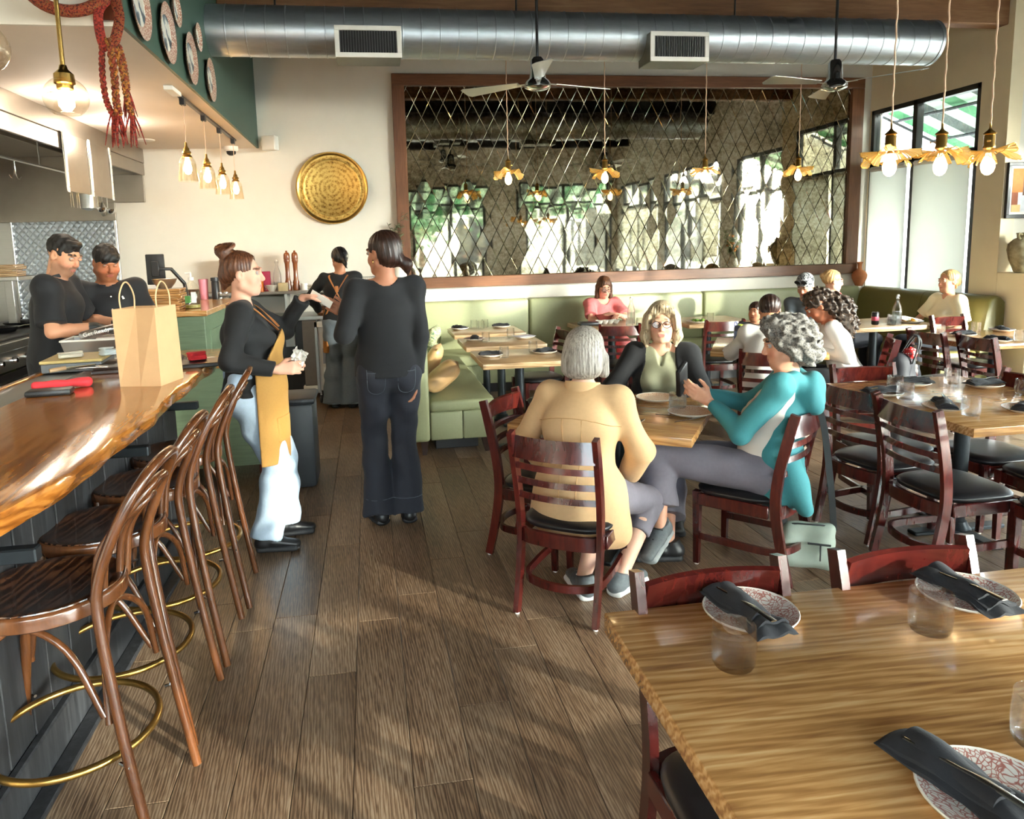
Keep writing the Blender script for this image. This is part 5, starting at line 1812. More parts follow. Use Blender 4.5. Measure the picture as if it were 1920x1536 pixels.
M['creamblouse'] = cloth('cream_blouse', 'efe2c0', .7, .04, .08)
M['printtee'] = None
M['leatherstrap'] = plain('tan_leather_strap', 'a5683a', .5)
M['shoeblack'] = plain('black_shoe', '1b1b1d', .4, var=.1)
M['soleblack'] = plain('dark_shoe_sole', '26272a', .6)
M['solegrey'] = plain('grey_foam_sole', '8f9494', .7, var=.12, scale=40)
M['solewhite'] = plain('white_foam_sole', 'd9d9d6', .6)
M['shoegrey'] = plain('grey_mesh_shoe', '5d6366', .75, var=.2, scale=80)
H_BROWN = strand('brown_hair', [(.3, '2a1710'), (.5, '55321f'), (.7, '7a4d30')])
H_DARK = strand('dark_brown_hair', [(.3, '160d0a'), (.5, '2c1912'), (.75, '4a2c20')])
H_BLACK = strand('black_hair', [(.3, '070708'), (.6, '141316'), (.8, '2c2b30')], .35)
H_SHORT = strand('short_black_hair', [(.3, '090807'), (.6, '1a1512'), (.8, '2c2420')], .6, (300, 300, 300))
H_GREY = strand('silver_bob_hair', [(.32, '5c554e'), (.45, '8f877e'), (.58, 'b5ada3'), (.7, '766c62')], .4, (110, 110, 7), bmp=.6)
H_BLONDGREY = strand('ash_blond_hair', [(.32, '6d5b45'), (.45, '978569'), (.58, 'bba98b'), (.7, '84725a')], .42, (100, 100, 8), bmp=.6)
H_CURLGREY = strand('curly_grey_hair', [(.32, '2f2d2c'), (.45, '605d59'), (.56, '8f8a83'), (.68, '4c4946')], .6, (120, 120, 120), bmp=.8)
H_BLOND = strand('blond_hair', [(.3, '7a5a34'), (.5, 'b89260'), (.7, 'd9bb8a')])
H_CURLDARK = strand('curly_dark_hair', [(.3, '0f0b09'), (.5, '33261e'), (.7, '6e5c4e')], .45, (70, 70, 25), bmp=.8)
def grp(f, name):
    f.root['group'] = name
    return f
def strap(f, pts, r=.006, w_=.016, m='leatherstrap', name='strap', up=(0, 0, 1)):
    return MB().tube(catmull(pts, 6), w_, 6, ry=r, up=up).obj(name, M[m], f.root, 60)

# ---- server in the mustard apron, reaching a card across
f = grp(Fig('server in black top, mustard apron and pale jeans, brown hair in a bun', -.655, 3.93, (1, .10), .945, vox=.006, skin='d8a48c'), 'servers')
f.look(yaw=R(-8), pitch=R(2), off=(0, .01, 0))
f.arm('r', f.L(-.475, 3.70, 1.005), (.4, -1, -.6), f.L(-.30, 3.72, 1.05)-f.L(-.42, 3.72, 1.04), palm=(-1, 0, -.3), curl=.75)
f.arm('l', f.L(-.365, 4.10, 1.335), (-.6, -.2, -1), (.0, 1, .05), palm=(.3, 0, -1), curl=.55)
f.leg('r', f.L(-.60, 3.86, .085), (.1, 1, 0), (.15, 1, -.3))
f.leg('l', f.L(-.535, 4.06, .085), (-.1, 1, 0), (-.05, 1, -.3))
f.body(chubby=.006, lips='c46b62', browc='5a3a28')
f.top(M['knit'], 'sweater', hem=-.02, bust=.035, loose=.02, belly=.02, wr=.003, fr=50, seed=2, hemr=.185, neckcut=.066)
f.pants(M['lightdenim'], 'jeans', loose=.022, flare=.012, cuff=.0, wr=.0035, seed=5, calf=.058, thigh=.10, hipw=.178)
k = f.s; J = f.J
for sd in 'lr':
    c = MB().lathe([(.068, -.02), (.073, -.02), (.073, .035), (.068, .035)], 20)
    o = c.obj('trouser_cuff', M['lightdenim'], f.root, 40, loc=tuple(J['an'+sd]+A(0, 0, .02)))
S = Solid(A(-.3, -.1, .45), A(.3, .35, 1.38), .006)
S.cone(J['pel']+A(0, .045, -.42), J['pel']+A(0, .045, .0), .20, .205, 0, A(1, 0, 0), .74)
S.cone(J['pel']+A(0, .03, 0), J['waist']+A(0, .035, 0), .20, .185, .03, A(1, 0, 0), .80)
S.ell(J['waist']+A(0, .06, -.03), (.15, .10, .15), .05)
S.cone(J['waist']+A(0, .03, 0), J['chest']+A(0, .05, .0), .185, .15, .03, A(1, 0, 0), .80)
S.ell(J['chest']+A(0, .10, -.03), (.115, .092, .085), .05)
S.wrinkle(.0022, 26, 4)
S.plane(A(0, .045, 0), (0, -1, 0), .003, (S.lo, A(9, 9, J['waist'][2]+.05)))
S.plane(A(0, .10, J['waist'][2]+.04), (0, -1, .55), .003, (A(-9, -9, J['waist'][2]+.02), A(9, 9, 9)))
S.plane(A(.0, .0, J['chest'][2]+.045), (0, 0, 1), .003)
for q in (-1, 1): S.plane(A(q*.135, 0, J['waist'][2]+.06), (q, -.1, .42), .003, (A(-9, -9, J['waist'][2]+.02), A(9, 9, 9)))
S.plane(J['pel']+A(0, 0, -.385), (0, 0, -1), .003)
ap = link('apron', S.mesh('apron', M['mustard']), f.root)
S2 = Solid(S.lo, S.lo+.1, S.v); S2.n = S.n
S2.d = S.d-np.float32(.007)
S2.plane(A(0, 0, .74), (0, 0, 1), .002); S2.plane(A(0, 0, .55+.06), (0, 0, -1), .002)
S2.plane(A(.03, 0, 0), (-1, 0, 0), .002); S2.plane(A(.16, 0, 0), (1, 0, 0), .002); S2.plane(A(0, .06, 0), (0, -1, 0), .002)
link('apron_pocket', S2.mesh('apron_pocket', M['mustard']), ap)
strap(f, [(.055, -.075, 1.325), (.085, -.03, 1.335), (.105, .05, 1.31), (.115, .12, 1.245), (.09, .17, 1.19)], .004, .011)
strap(f, [(-.055, -.075, 1.325), (-.085, -.03, 1.335), (-.105, .05, 1.31), (-.115, .12, 1.245), (-.09, .17, 1.19)], .004, .011)
f.hair(H_BROWN, [(0, -.022, .042, (.083, .102, .088), 0), ((0, -.09, -.02), (.0, -.105, -.075), .045, .012, .04), (-.0, -.092, .118, (.046, .046, .042), .012), ((0, -.075, .08), (0, -.085, .11), .03, .03, .02)],
       [(0, .130, .018, (.105, .09, .112), .008), (.085, .045, -.055, (.05, .06, .075), .008), (-.085, .045, -.055, (.05, .06, .075), .008), (0, .02, -.135, (.12, .12, .06), .008)], (.0016, 26), vox=.004)
mb = MB()
rr_ = random.Random(3)
for i in range(9):
    a = i*.7
    c_ = f.H(0, -.092, .120)
    mb.tube([c_+A(.047*math.cos(a+t)*math.cos(.4*i), .045*math.sin(a+t), .042*math.sin(.4*i+t*.7)) for t in np.linspace(0, 3.4, 12)], .0085, 6)
mb.obj('hair_bun', H_BROWN, f.root, 60)
for sd in 'lr': f.shoe(sd, M['shoeblack'], M['soleblack'], laces=M['shoeblack'])
# receipt card passed between the two servers, tissue in the near hand
tag(MB().rbox((-.065, -.001, -.025), (.065, .001, .025), .0008).obj('receipt_card', M['plasticwhite'], None, None, (-.265, 4.075, 1.325), (R(25), R(33), R(-10))), 'thin white card passed between two servers\' hands', 'card')
mb = MB()
rt = random.Random(8)
n = 9
mb.add([((i/n-.5)*.07+rt.gauss(0, .003), rt.gauss(0, .010), (j/n-.5)*.075+rt.gauss(0, .003)) for i in range(n+1) for j in range(n+1)], [(i*(n+1)+j, i*(n+1)+j+1, (i+1)*(n+1)+j+1, (i+1)*(n+1)+j) for i in range(n) for j in range(n)])
tag(mb.obj('paper_tissue', M['plasticwhite'], None, 60, (-.365, 3.70, 1.07), (R(20), R(25), 0)), 'crumpled white tissue in the apron server\'s hand', 'tissue')

# ---- server in charcoal, back to the camera
f = grp(Fig('server seen from behind in charcoal sweater and dark flared jeans', .085, 4.12, (-.10, 1), 1.0, vox=.006, skin='b97f62'), 'servers')
f.look(yaw=R(38), pitch=R(6))
f.arm('l', f.L(-.135, 4.20, 1.225), (-.35, -.5, -1), f.L(-.24, 4.10, 1.30)-f.L(-.14, 4.20, 1.22), palm=(.3, .7, -.3), curl=.6)
f.arm('r', f.L(.235, 4.10, .85), (1, -.5, 0), (-.1, .1, -1), palm=(-1, 0, 0), curl=.4)
f.leg('l', f.L(-.005, 4.13, .085), (0, 1, 0), (-.25, 1, -.35))
f.leg('r', f.L(.165, 4.13, .085), (0, 1, 0), (.05, 1, -.35))
f.body(lips='a8584e')
f.top(M['charcoal'], 'sweater', hem=-.05, loose=.02, wr=.0026, fr=30, seed=9, hemr=.172, neckcut=.064)
f.pants(M['darkdenim'], 'flared_jeans', loose=.013, flare=.034, cuff=.03, wr=.003, seed=6, calf=.056, thigh=.094)
J = f.J
SP = f.S_pants
for q, sd in ((-1, 'l'), (1, 'r')):
    P = J['pel']
    for pts in ([(q*.035, -.4, P[2]-.0), (q*.04, -.4, P[2]-.12), (q*.085, -.4, P[2]-.145), (q*.13, -.4, P[2]-.115), (q*.135, -.4, P[2]-.0)], [(q*.035, -.4, P[2]-.015), (q*.085, -.4, P[2]-.018), (q*.135, -.4, P[2]-.015)]):
        SP.seam(pts, (0, 1, 0), 'pocket_stitching', M['greydenim'], f.root, .0013)
    SP.seam([(q*.085, -.4, .70), (q*.09, -.4, .5), (q*.10, -.4, .3)], (0, 1, 0), 'crease', M['darkdenim'], f.root, .001)
    SP.seam([tuple(J['an'+sd]+A(-.12, -.4, .075)), tuple(J['an'+sd]+A(0, -.4, .075)), tuple(J['an'+sd]+A(.12, -.4, .075))], (0, 1, 0), 'hem_stitching', M['greydenim'], f.root, .0015, 16)
f.hair(H_DARK, [(0, -.02, .04, (.083, .103, .088), 0), (0, -.045, -.02, (.072, .074, .070), .03), ((.02, -.095, -.045), (.05, -.12, -.075), .032, .03, .02), ((.05, -.12, -.075), (.06, -.10, -.13), .028, .014, .02), ((-.065, .0, -.06), (-.07, .01, -.12), .016, .009, .02)],
       [(0, .125, -.005, (.1, .085, .1), .008), (-.085, .03, -.055, (.04, .06, .065), .008), (.085, .03, -.055, (.04, .06, .065), .008), (0, -.0, -.145, (.14, .12, .06), .01)], (.0016, 24), vox=.004)
MB().tube([f.H(-.088, .0, -.045)+A(0, .012*math.cos(t), .012*math.sin(t)) for t in np.linspace(0, 2*PI, 16, endpoint=False)], .0018, 6, closed=True).obj('hoop_earring', M['brass_bright'], f.root, 60)
for sd in 'lr': f.shoe(sd, M['shoeblack'], M['soleblack'], heel=.03)

# ---- server working at the back counter
f = grp(Fig('server at the back counter in black with an orange-strapped apron and wide grey jeans', -.30, 7.42, (.18, 1), .955, vox=.008, skin='b07a5c', lean=R(8)), 'servers')
f.look(yaw=R(32), pitch=R(24))
f.arm('l', f.L(-.52, 7.72, .95), (-1, -.2, -.5), (0, 1, -.1), curl=.5)
f.arm('r', f.L(-.20, 7.74, .95), (1, -.2, -.5), (0, 1, -.1), curl=.5)
f.body()
f.top(M['knit'], 'sweater', hem=-.0, loose=.018, wr=.003, hemr=.16)
f.pants(M['greydenim'], 'wide_jeans', loose=.02, flare=.045, cuff=.04, wr=.003, calf=.075, thigh=.095, knee=.075)
J = f.J
for sd in 'lr':
    MB().lathe([(.112, -.005), (.118, -.005), (.118, .062), (.112, .062)], 20).obj('trouser_cuff', cloth('pale_turnup', '737b80', .8), f.root, 40, loc=tuple(J['an'+sd]+A(0, 0, -.03)))
    f.shoe(sd, M['shoeblack'], M['soleblack'])
strap(f, [(-.085, .04, 1.335), (-.085, -.045, 1.315), (-.02, -.105, 1.20), (.08, -.135, 1.02), (.14, -.06, .93)], .004, .010)
strap(f, [(.085, .04, 1.335), (.085, -.045, 1.315), (.02, -.105, 1.20), (-.08, -.135, 1.02), (-.14, -.06, .93)], .004, .010)
MB().rbox((-.016, -.006, -.03), (.016, .006, .03), .004).obj('strap_keeper', M['leatherstrap'], f.root, 40, (0, -.115, 1.2))
S = Solid(A(-.3, -.25, .45), A(.3, .3, 1.0), .008)
S.cone(J['pel']+A(0, .02, -.34), J['pel']+A(0, .03, .05), .20, .185, 0, A(1, 0, 0), .74)
S.plane(A(-.03, .0, 0), (.8, -1, 0), .003)
S.plane(J['pel']+A(0, 0, -.33), (0, 0, -1), .003)
link('apron', S.mesh('apron', plain('orange_brown_apron', '8f5a22', .8)), f.root)
f.hair(H_BLACK, [(0, -.02, .04, (.083, .103, .088), 0), (0, -.06, -.0, (.07, .06, .07), .03), ((.0, -.10, -.03), (.01, -.12, -.10), .026, .018, .02), ((.0, -.115, -.09), (.02, -.11, -.15), .02, .006, .02)],
       [(0, .11, -.035, (.1, .085, .1), .008), (-.08, .03, -.07, (.04, .06, .06), .008), (.08, .03, -.07, (.04, .06, .06), .008)], (.0018, 22), vox=.005)

# ---- cooks behind the pass
f = grp(Fig('cook with short dark hair in black shirt bending over the pass, gloved hands', -1.985, 4.93, (1, .02), 1.035, vox=.007, skin='d49a78', lean=R(7)), 'cooks')
f.look(yaw=R(-22), pitch=R(26), off=(0, .03, -.01))
f.arm('r', f.L(-1.70, 4.84, 1.155), (1, -.5, -1), (.0, 1, -.15), palm=(0, 0, -1), curl=.45)
f.arm('l', f.L(-1.66, 5.12, 1.15), (-1, -.5, -1), (.0, 1, -.15), palm=(0, 0, -1), curl=.45)
f.body(male=True, beard=('4a3a32', .45), glove='3d4040', browc='1c1512', lips='a8665a', open_eyes=.35, neckr=.056)
f.top(M['blackshirt'], 'work_shirt', hem=-.20, sleeve='short', male=True, loose=.024, wr=.003, fr=28, hemr=.185, belly=.012, neckcut=.068, sleeve_len=.52)
MB().tube([f.J['neck']+A(.071*math.cos(t), -.004+.066*math.sin(t), .012+.02*math.cos(t+PI/2)*-1) for t in np.linspace(R(115), R(425), 22)], .004, 6, ry=.02, up=(0, .1, 1)).obj('collar', M['blackshirt'], f.root, 60)
f.pants(M['blackshirt'], 'trousers', loose=.02)
for sd in 'lr': f.shoe(sd, M['shoeblack'], M['soleblack'])
f.hair(H_SHORT, [(0, -.018, .041, (.0775, .096, .081), 0), (0, .06, .092, (.045, .025, .018), .03)], [(0, .105, -.045, (.1, .083, .105), .006), (.08, .02, -.06, (.035, .055, .055), .006), (-.08, .02, -.06, (.035, .055, .055), .006), (0, -.02, -.13, (.12, .14, .095), .01)], curl=(.0016, 190), vox=.0045)
f = grp(Fig('cook with a thick dark fringe in black shirt, looking down behind the first cook', -1.80, 5.42, (.42, -1), .99, vox=.007, skin='b9744f', lean=R(5)), 'cooks')
f.look(yaw=R(12), pitch=R(24), off=(0, .02, 0))
f.arm('r', f.L(-1.74, 5.10, 1.06), (1, -.3, -.6), (0, 1, -.2), palm=(0, 0, -1), curl=.4)
f.arm('l', f.L(-1.62, 5.16, 1.06), (-1, -.3, -.6), (0, 1, -.2), palm=(0, 0, -1), curl=.4)
f.body(male=True, chubby=.010, beard=('241812', .35), browc='120c0a', lips='9a5548', open_eyes=.35, neckr=.06)
f.top(M['blackshirt'], 'work_shirt', hem=-.20, sleeve='short', male=True, loose=.028, wr=.003, fr=28, hemr=.195, belly=.04, neckcut=.07)
f.pants(M['blackshirt'], 'trousers', loose=.02)
for sd in 'lr': f.shoe(sd, M['shoeblack'], M['soleblack'])
f.hair(H_SHORT, [(0, -.014, .044, (.082, .100, .083), 0), (0, .07, .062, (.060, .028, .032), .03)], [(0, .112, -.048, (.09, .078, .088), .006), (.09, .02, -.05, (.03, .055, .055), .006), (-.09, .02, -.05, (.03, .055, .055), .006), (0, -.0, -.135, (.13, .15, .095), .01)], curl=(.002, 150), vox=.0045)
MB().tube([f.J['neck']+A(.075*math.cos(t), -.004+.07*math.sin(t), .012-.02*math.sin(t)) for t in np.linspace(R(105), R(435), 22)], .004, 6, ry=.018, up=(0, .1, 1)).obj('collar', M['blackshirt'], f.root, 60)
for i in range(4):
    MB().lathe([(0, .003), (.005, .002), (.005, 0)], 8).obj('button', M['plasticwhite'], f.root, 40, tuple(f.J['chest']+A(.0, .158+.02*(i == 1)+.024*(i > 1), .09-.085*i)), (R(-90), 0, 0))
MB().add([(0, 0, 0), (.012, 0, .022), (.02, 0, .016), (.014, 0, -.004)], [(0, 1, 2, 3)]).obj('shirt_emblem', M['plasticwhite'], f.root, None, tuple(f.J['chest']+A(-.085, .145, .07)))

# ---- three older diners at the square table
f = grp(Fig('seated person with a silver bob in a tan jacket, back to the camera', .905, 3.07, (.583, .813), .965, seat=.415, vox=.006, skin='d9ad95', lean=R(9)), 'older diners at the square table')
f.look(yaw=R(4), pitch=R(6))
f.arm('r', f.L(1.17, 3.17, .50), (1, -.5, -.3), f.L(1.05, 3.30, .5)-f.L(1.17, 3.17, .5), palm=(0, 0, -1), curl=.3)
f.arm('l', f.L(.83, 3.36, .50), (-1, -.5, -.3), (.5, .8, 0), palm=(0, 0, -1), curl=.3)
f.leg('l', f.L(.90, 3.03, .085), (0, 1, .2), (-.6, .7, -.35))
f.leg('r', f.L(1.075, 3.02, .085), (.3, 1, .2), (.35, 1, -.35))
f.body()
def skirt(S):
    J = f.J
    r_ = A(1, 0, 0)
    S.cone(J['pel']+A(0, -.03, -.11), J['pel']+A(0, -.02, .04), .195, .175, .04, r_, .78)
    S.cone(J['pel']+A(.15, .02, -.17), J['pel']+A(.13, .0, .02), .085, .08, .05)
    S.cone(J['pel']+A(-.17, .0, -.13), J['pel']+A(-.13, .0, .02), .065, .07, .05)
f.top(M['tanjacket'], 'jacket', hem=-.12, loose=.024, wr=.0034, fr=24, seed=12, hemr=.19, back=.012, extra=skirt, sleevewide=.012, neckcut=.062, vox=.006, nocut=True)
J = f.J
MB().tube([J['neck']+A(.076*math.cos(t), -.004+.07*math.sin(t), .012-.012*math.sin(t)) for t in np.linspace(R(100), R(440), 26)], .006, 6, ry=.026, up=(0, .2, 1)).obj('collar', M['tanjacket'], f.root, 60)
f.pants(M['greypants'], 'trousers', loose=.01, stop=.45)
M['seam'] = plain('tan_jacket_seam', 'b28a56', .8)
ST = f.S_top
z_ = J['chest'][2]
for pts in ([(-.19, -.6, z_+.035), (-.10, -.6, z_+.065), (0, -.6, z_+.075), (.10, -.6, z_+.065), (.19, -.6, z_+.035)], [(-.045, -.6, z_+.07), (-.04, -.6, z_-.1), (-.04, -.6, z_-.3)], [(.045, -.6, z_+.07), (.04, -.6, z_-.1), (.04, -.6, z_-.3)], [(-.17, -.6, J['pel'][2]-.09), (0, -.6, J['pel'][2]-.10), (.17, -.6, J['pel'][2]-.09)]):
    ST.seam(pts, (0, 1, -.05), 'jacket_seam', M['seam'], f.root, .0018, 14)
f.hair(H_GREY, [(0, -.016, .042, (.089, .108, .09), 0), (0, -.045, -.03, (.098, .082, .085), .04), ((-.074, .02, -.02), (-.082, .03, -.085), .033, .028, .03), ((.074, .02, -.02), (.082, .03, -.085), .033, .028, .03), (0, -.065, -.075, (.088, .052, .042), .03)],
       [(0, .128, -.03, (.083, .09, .12), .01), (0, .0, -.185, (.2, .2, .075), .012)], (.0012, 52), vox=.004)
for sd in 'lr': f.shoe(sd, M['shoegrey'], M['solewhite'], 1.05, laces=M['solewhite'])

f = grp(Fig('seated person with glasses and ash-blond hair, sage blouse under a black cardigan', 1.70, 4.07, (-.42, -.91), .965, seat=.415, vox=.005, skin='e0ae90'), 'older diners at the square table')
f.look(yaw=R(2), pitch=R(3), off=(0, .02, .0))
f.arm('r', f.L(1.36, 3.92, .60), (1, -.4, -.5), (.5, 1, 0), palm=(0, 0, -1), curl=.3)
f.arm('l', f.L(1.70, 3.76, .60), (-1, -.4, -.5), (.3, 1, 0), palm=(0, 0, -1), curl=.3)
f.body(lips='c08074', browc='a08c74', open_eyes=.5, vox=.0045, chubby=.003)
f.top(M['sageblouse'], 'blouse', hem=-.05, bust=.03, loose=.014, vneck=.085, wr=.003, fr=34, seed=21, neckcut=.07, belly=.01)
J = f.J
S = Solid(A(-.42, -.32, .36), A(.42, .42, 1.06), .006)
e = .03
S.cone(J['pel']+A(0, -.01, -.04), J['waist'], .195, .19, .0, A(1, 0, 0), .70).cone(J['waist'], J['chest'], .19, .17, .03, A(1, 0, 0), .72).cone(J['chest'], J['neck']-f.up*.05, .17, .115, .03, A(1, 0, 0), .74)
for q in (-1, 1): S.ell(J['chest']+A(q*.075, .075, -.03), (.075, .075, .07), .04)
for q, sd in ((-1, 'l'), (1, 'r')):
    S.cone(J['neck']-f.up*.03, J['sh'+sd], .06, .068, .05).cone(J['sh'+sd], J['el'+sd], .068, .058, .03).cone(J['el'+sd], J['el'+sd]+(J['wr'+sd]-J['el'+sd])*.9, .056, .048, .02, ends=1)
S.wrinkle(.003, 26, 8)
# open front: a wedge taken away
S.ell(J['waist']+A(0, .22, .02), (.125, .26, .48), .02, cut=True)
S.cone(J['neck']+A(0, .01, .10), J['neck']+A(0, .05, -.12), .082, .085, .02, cut=True)
link('cardigan', S.mesh('cardigan', M['blackcardi']), f.root)
f.pants(M['greypants'], 'trousers', loose=.01)
for sd in 'lr': f.shoe(sd, M['shoeblack'], M['soleblack'])
f.hair(H_BLONDGREY, [(0, -.018, .046, (.089, .104, .092), 0), (0, .045, .112, (.05, .045, .024), .03), ((-.079, .0, .03), (-.094, .02, -.08), .034, .030, .03), ((-.094, .02, -.08), (-.082, .04, -.135), .030, .010, .02), ((.079, .0, .03), (.097, .02, -.08), .034, .032, .03), ((.097, .02, -.08), (.09, .035, -.14), .032, .010, .02), (0, -.05, -.055, (.095, .065, .085), .03), ((-.06, .06, .085), (-.087, .055, -.02), .022, .02, .03), ((.06, .06, .085), (.089, .05, -.02), .022, .02, .03)],
       [(0, .128, -.010, (.066, .088, .100), .010), (0, .10, -.15, (.066, .12, .08), .012), (.055, .115, .01, (.03, .06, .07), .012), (-.055, .115, .01, (.03, .06, .07), .012)], (.0012, 44), vox=.004)
def specs(f, col, w_=.064, parent=None):
    g_ = None
    mb = MB()
    for q in (-1, 1):
        C_ = [f.H(q*.031+.0245*math.cos(t), .113-.010*abs(math.cos(t))*0, .006+.019*math.sin(t)) for t in np.linspace(0, 2*PI, 24, endpoint=False)]
        mb.tube(C_, .0020, 6, closed=True)
        mb.tube([f.H(q*.0555, .112, .011), f.H(q*.074, .085, .011), f.H(q*.081, .01, .010)], .0016, 5)
    mb.tube([f.H(-.008, .114, .009), f.H(0, .116, .012), f.H(.008, .114, .009)], .0016, 5)
    g_ = mb.obj('spectacles', col, f.root, 60)
    for q in (-1, 1):
        P = [f.H(q*.031+.0235*math.cos(t), .113, .006+.018*math.sin(t)) for t in np.linspace(0, 2*PI, 20, endpoint=False)]
        MB().add(P+[p+f.Rh.dot(A(0, .0006, 0)) for p in P], [tuple(range(19, -1, -1)), tuple(range(20, 40))]).obj('lens', M['lens'], g_)
specs(f, plain('tortoise_frame', '3a2b26', .3))

# ---- person in the teal hoodie, legs crossed
f = grp(Fig('seated person with curly grey hair in a teal hoodie, legs crossed, holding a dark case', 1.84, 3.16, (-.80, .60), .97, seat=.415, vox=.006, skin='d79f82', lean=R(-7)), 'older diners at the square table')
f.look(yaw=R(18), pitch=R(10), off=(0, .01, -.01))
f.arm('l', f.L(1.60, 3.24, .815), (-.8, -.6, -1), f.L(1.42, 3.26, .93)-f.L(1.60, 3.24, .815), palm=(1, .2, .2), curl=.55)
f.arm('r', f.L(1.66, 3.47, .80), (.9, -.4, -1), f.L(1.52, 3.40, .90)-f.L(1.66, 3.47, .80), palm=(-1, .2, .2), curl=.55)
J = f.J
f.leg('l', f.L(1.335, 3.22, .20), (.3, 1, .6), f.L(1.18, 3.14, .09)-f.L(1.335, 3.22, .20))
J['knl'] = f.L(1.38, 3.34, .53)
J['anl'] = f.L(1.335, 3.20, .215)
J['freel'] = unit(f.L(1.20, 3.08, .10)-f.L(1.34, 3.22, .17))
J['toel'] = J['anl']+J['freel']*.13
J['knr'] = f.L(1.52, 3.55, .46); J['anr'] = f.L(1.42, 3.30, .085)
J['toer'] = J['anr']+unit(f.L(1.25, 3.33, .04)-f.L(1.42, 3.3, .085))*.14
f.body()
def colr(V):
    C = np.tile(rgb('dcd2c8'), (len(V), 1))
    r_ = np.random.RandomState(4)
    z = V[:, 2]
    for i in range(16):
        c_ = A(r_.uniform(-.12, .12), .0, r_.uniform(.62, .92))
        d = np.hypot((V[:, 0]-c_[0])*1.0, (z-c_[2])*1.3)
        m_ = (d < r_.uniform(.012, .028)) & (V[:, 1] > .02)
        C[m_] = rgb(('a8bcae', 'c9757a', '7fa39a', 'c4a7b0')[i % 4])
    pk = np.abs(z-(J['pel'][2]+.006)) < .010
    C[pk] = rgb('d4688c')
    return C
f.top(vcol('printed_tee_cloth', .85), 'printed_tee', hem=-.005, sleeve='none', bust=.03, belly=.04, loose=.012, wr=.002, seed=14, color=colr, arms='', neckcut=.068)
S = Solid(A(-.45, -.35, .30), A(.45, .50, 1.12), .006)
S.cone(J['pel']+A(0, -.05, -.08), J['waist']-A(0, .025, 0), .185, .165, .0, A(1, 0, 0), .66).cone(J['waist']-A(0, .02, 0), J['chest']-A(0, .015, 0), .165, .158, .03, A(1, 0, 0), .68).cone(J['chest']-A(0, .01, 0), J['neck']-f.up*.055, .156, .10, .03, A(1, 0, 0), .70)
for q, sd in ((-1, 'l'), (1, 'r')):
    S.cone(J['neck']-f.up*.035, J['sh'+sd], .05, .060, .05).cone(J['sh'+sd], J['el'+sd], .058, .052, .03).cone(J['el'+sd], J['el'+sd]+(J['wr'+sd]-J['el'+sd])*.92, .050, .036, .02, ends=1)
# hood hanging down the back, front flap behind the chair
S.ell(J['neck']+A(0, -.115, -.075), (.11, .05, .095), .04)
S.cone(J['neck']+A(-.085, -.04, .005), J['neck']+A(-.05, -.135, -.13), .030, .034, .03).cone(J['neck']+A(.085, -.04, .005), J['neck']+A(.05, -.135, -.13), .030, .034, .03)
S.cone(J['pel']+A(-.12, -.10, .05), J['pel']+A(-.17, -.18, -.13), .06, .035, .04)
S.wrinkle(.0042, 24, 31)
S.ell(J['waist']+A(.02, .315, -.02), (.13, .235, .42), .02, cut=True)
S.cone(J['neck']+A(0, .02, .12), J['neck']+A(0, .01, -.05), .078, .07, .02, cut=True)
link('hoodie', S.mesh('hoodie', M['teal']), f.root)
f.pants(M['greypants'], 'trousers', loose=.020, flare=.016, stop=.70, wr=.0035, seed=17, thigh=.088, knee=.068, calf=.062, hipw=.17)
f.hair(H_CURLGREY, [(0, -.02, .045, (.098, .115, .10), 0), (0, -.075, .0, (.10, .085, .10), .04), (0, -.08, -.06, (.085, .065, .06), .04), (0, .03, .10, (.08, .07, .045), .03), (-.07, -.02, -.01, (.045, .07, .07), .03), (.07, -.02, -.01, (.045, .07, .07), .03)],
       [(0, .135, -.03, (.085, .09, .11), .01), (-.09, .05, -.07, (.045, .05, .06), .01), (.09, .05, -.07, (.045, .05, .06), .01)], curl=(.0048, 150), vox=.0038, seed=4, pad=.26)
for sd, so_ in (('l', M['solegrey']), ('r', M['soleblack'])): f.shoe(sd, M['shoegrey'] if sd == 'l' else M['shoeblack'], so_, 1.08, laces=M['shoeblack'])
MB().lathe([(0, .006), (.004, .004), (.005, 0), (.004, -.004), (0, -.006)], 8).obj('earring', plain('red_bead', 'b23a58', .3), f.root, 60, tuple(f.H(-.084, .0, -.045)))
tag(MB().rbox((-.05, -.014, -.085), (.05, .014, .085), .012, 2).obj('dark_case', M['plasticblack'], None, 40, (1.50, 3.335, .915), (R(12), R(-30), R(40))), 'dark soft case held up in the teal hoodie wearer\'s hands', 'case')

# ---- diners along the booth
f = grp(Fig('person in a coral top with glasses eating at the booth', 2.58, 7.86, (.05, -1), .94, seat=.42, vox=.008, skin='dca58c', lean=R(6)), 'diners at the back of the room')
f.look(yaw=R(-4), pitch=R(22), off=(0, .02, 0))
f.arm('r', f.L(2.55, 7.52, .82), (1, -.2, -.9), (-.8, .5, 0), palm=(0, 0, -1), curl=.5)
f.arm('l', f.L(2.66, 7.50, .80), (-1, -.2, -.9), (.7, .6, 0), palm=(0, 0, -1), curl=.5)
f.body(browc='3b261c', open_eyes=.4, vox=.006)
f.top(M['coral'], 'striped_top', hem=-.05, sleeve='short', bust=.03, loose=.02, vneck=.03, neckcut=.085, sleeve_len=.45, wr=.003)
f.pants(M['coral'], 'trousers', loose=.02)
for sd in 'lr': f.shoe(sd, M['shoeblack'], M['soleblack'])
f.hair(H_BROWN, [(0, -.02, .04, (.083, .102, .088), 0), ((-.072, -.01, 0), (-.085, .02, -.12), .033, .026, .03), ((.072, -.01, 0), (.085, .02, -.12), .033, .026, .03), (0, -.05, -.07, (.085, .055, .09), .03)], [(0, .12, -.03, (.072, .085, .11), .008), (0, .10, -.15, (.055, .1, .06), .01)], (.002, 24), vox=.005)
specs(f, M['plasticblack'])

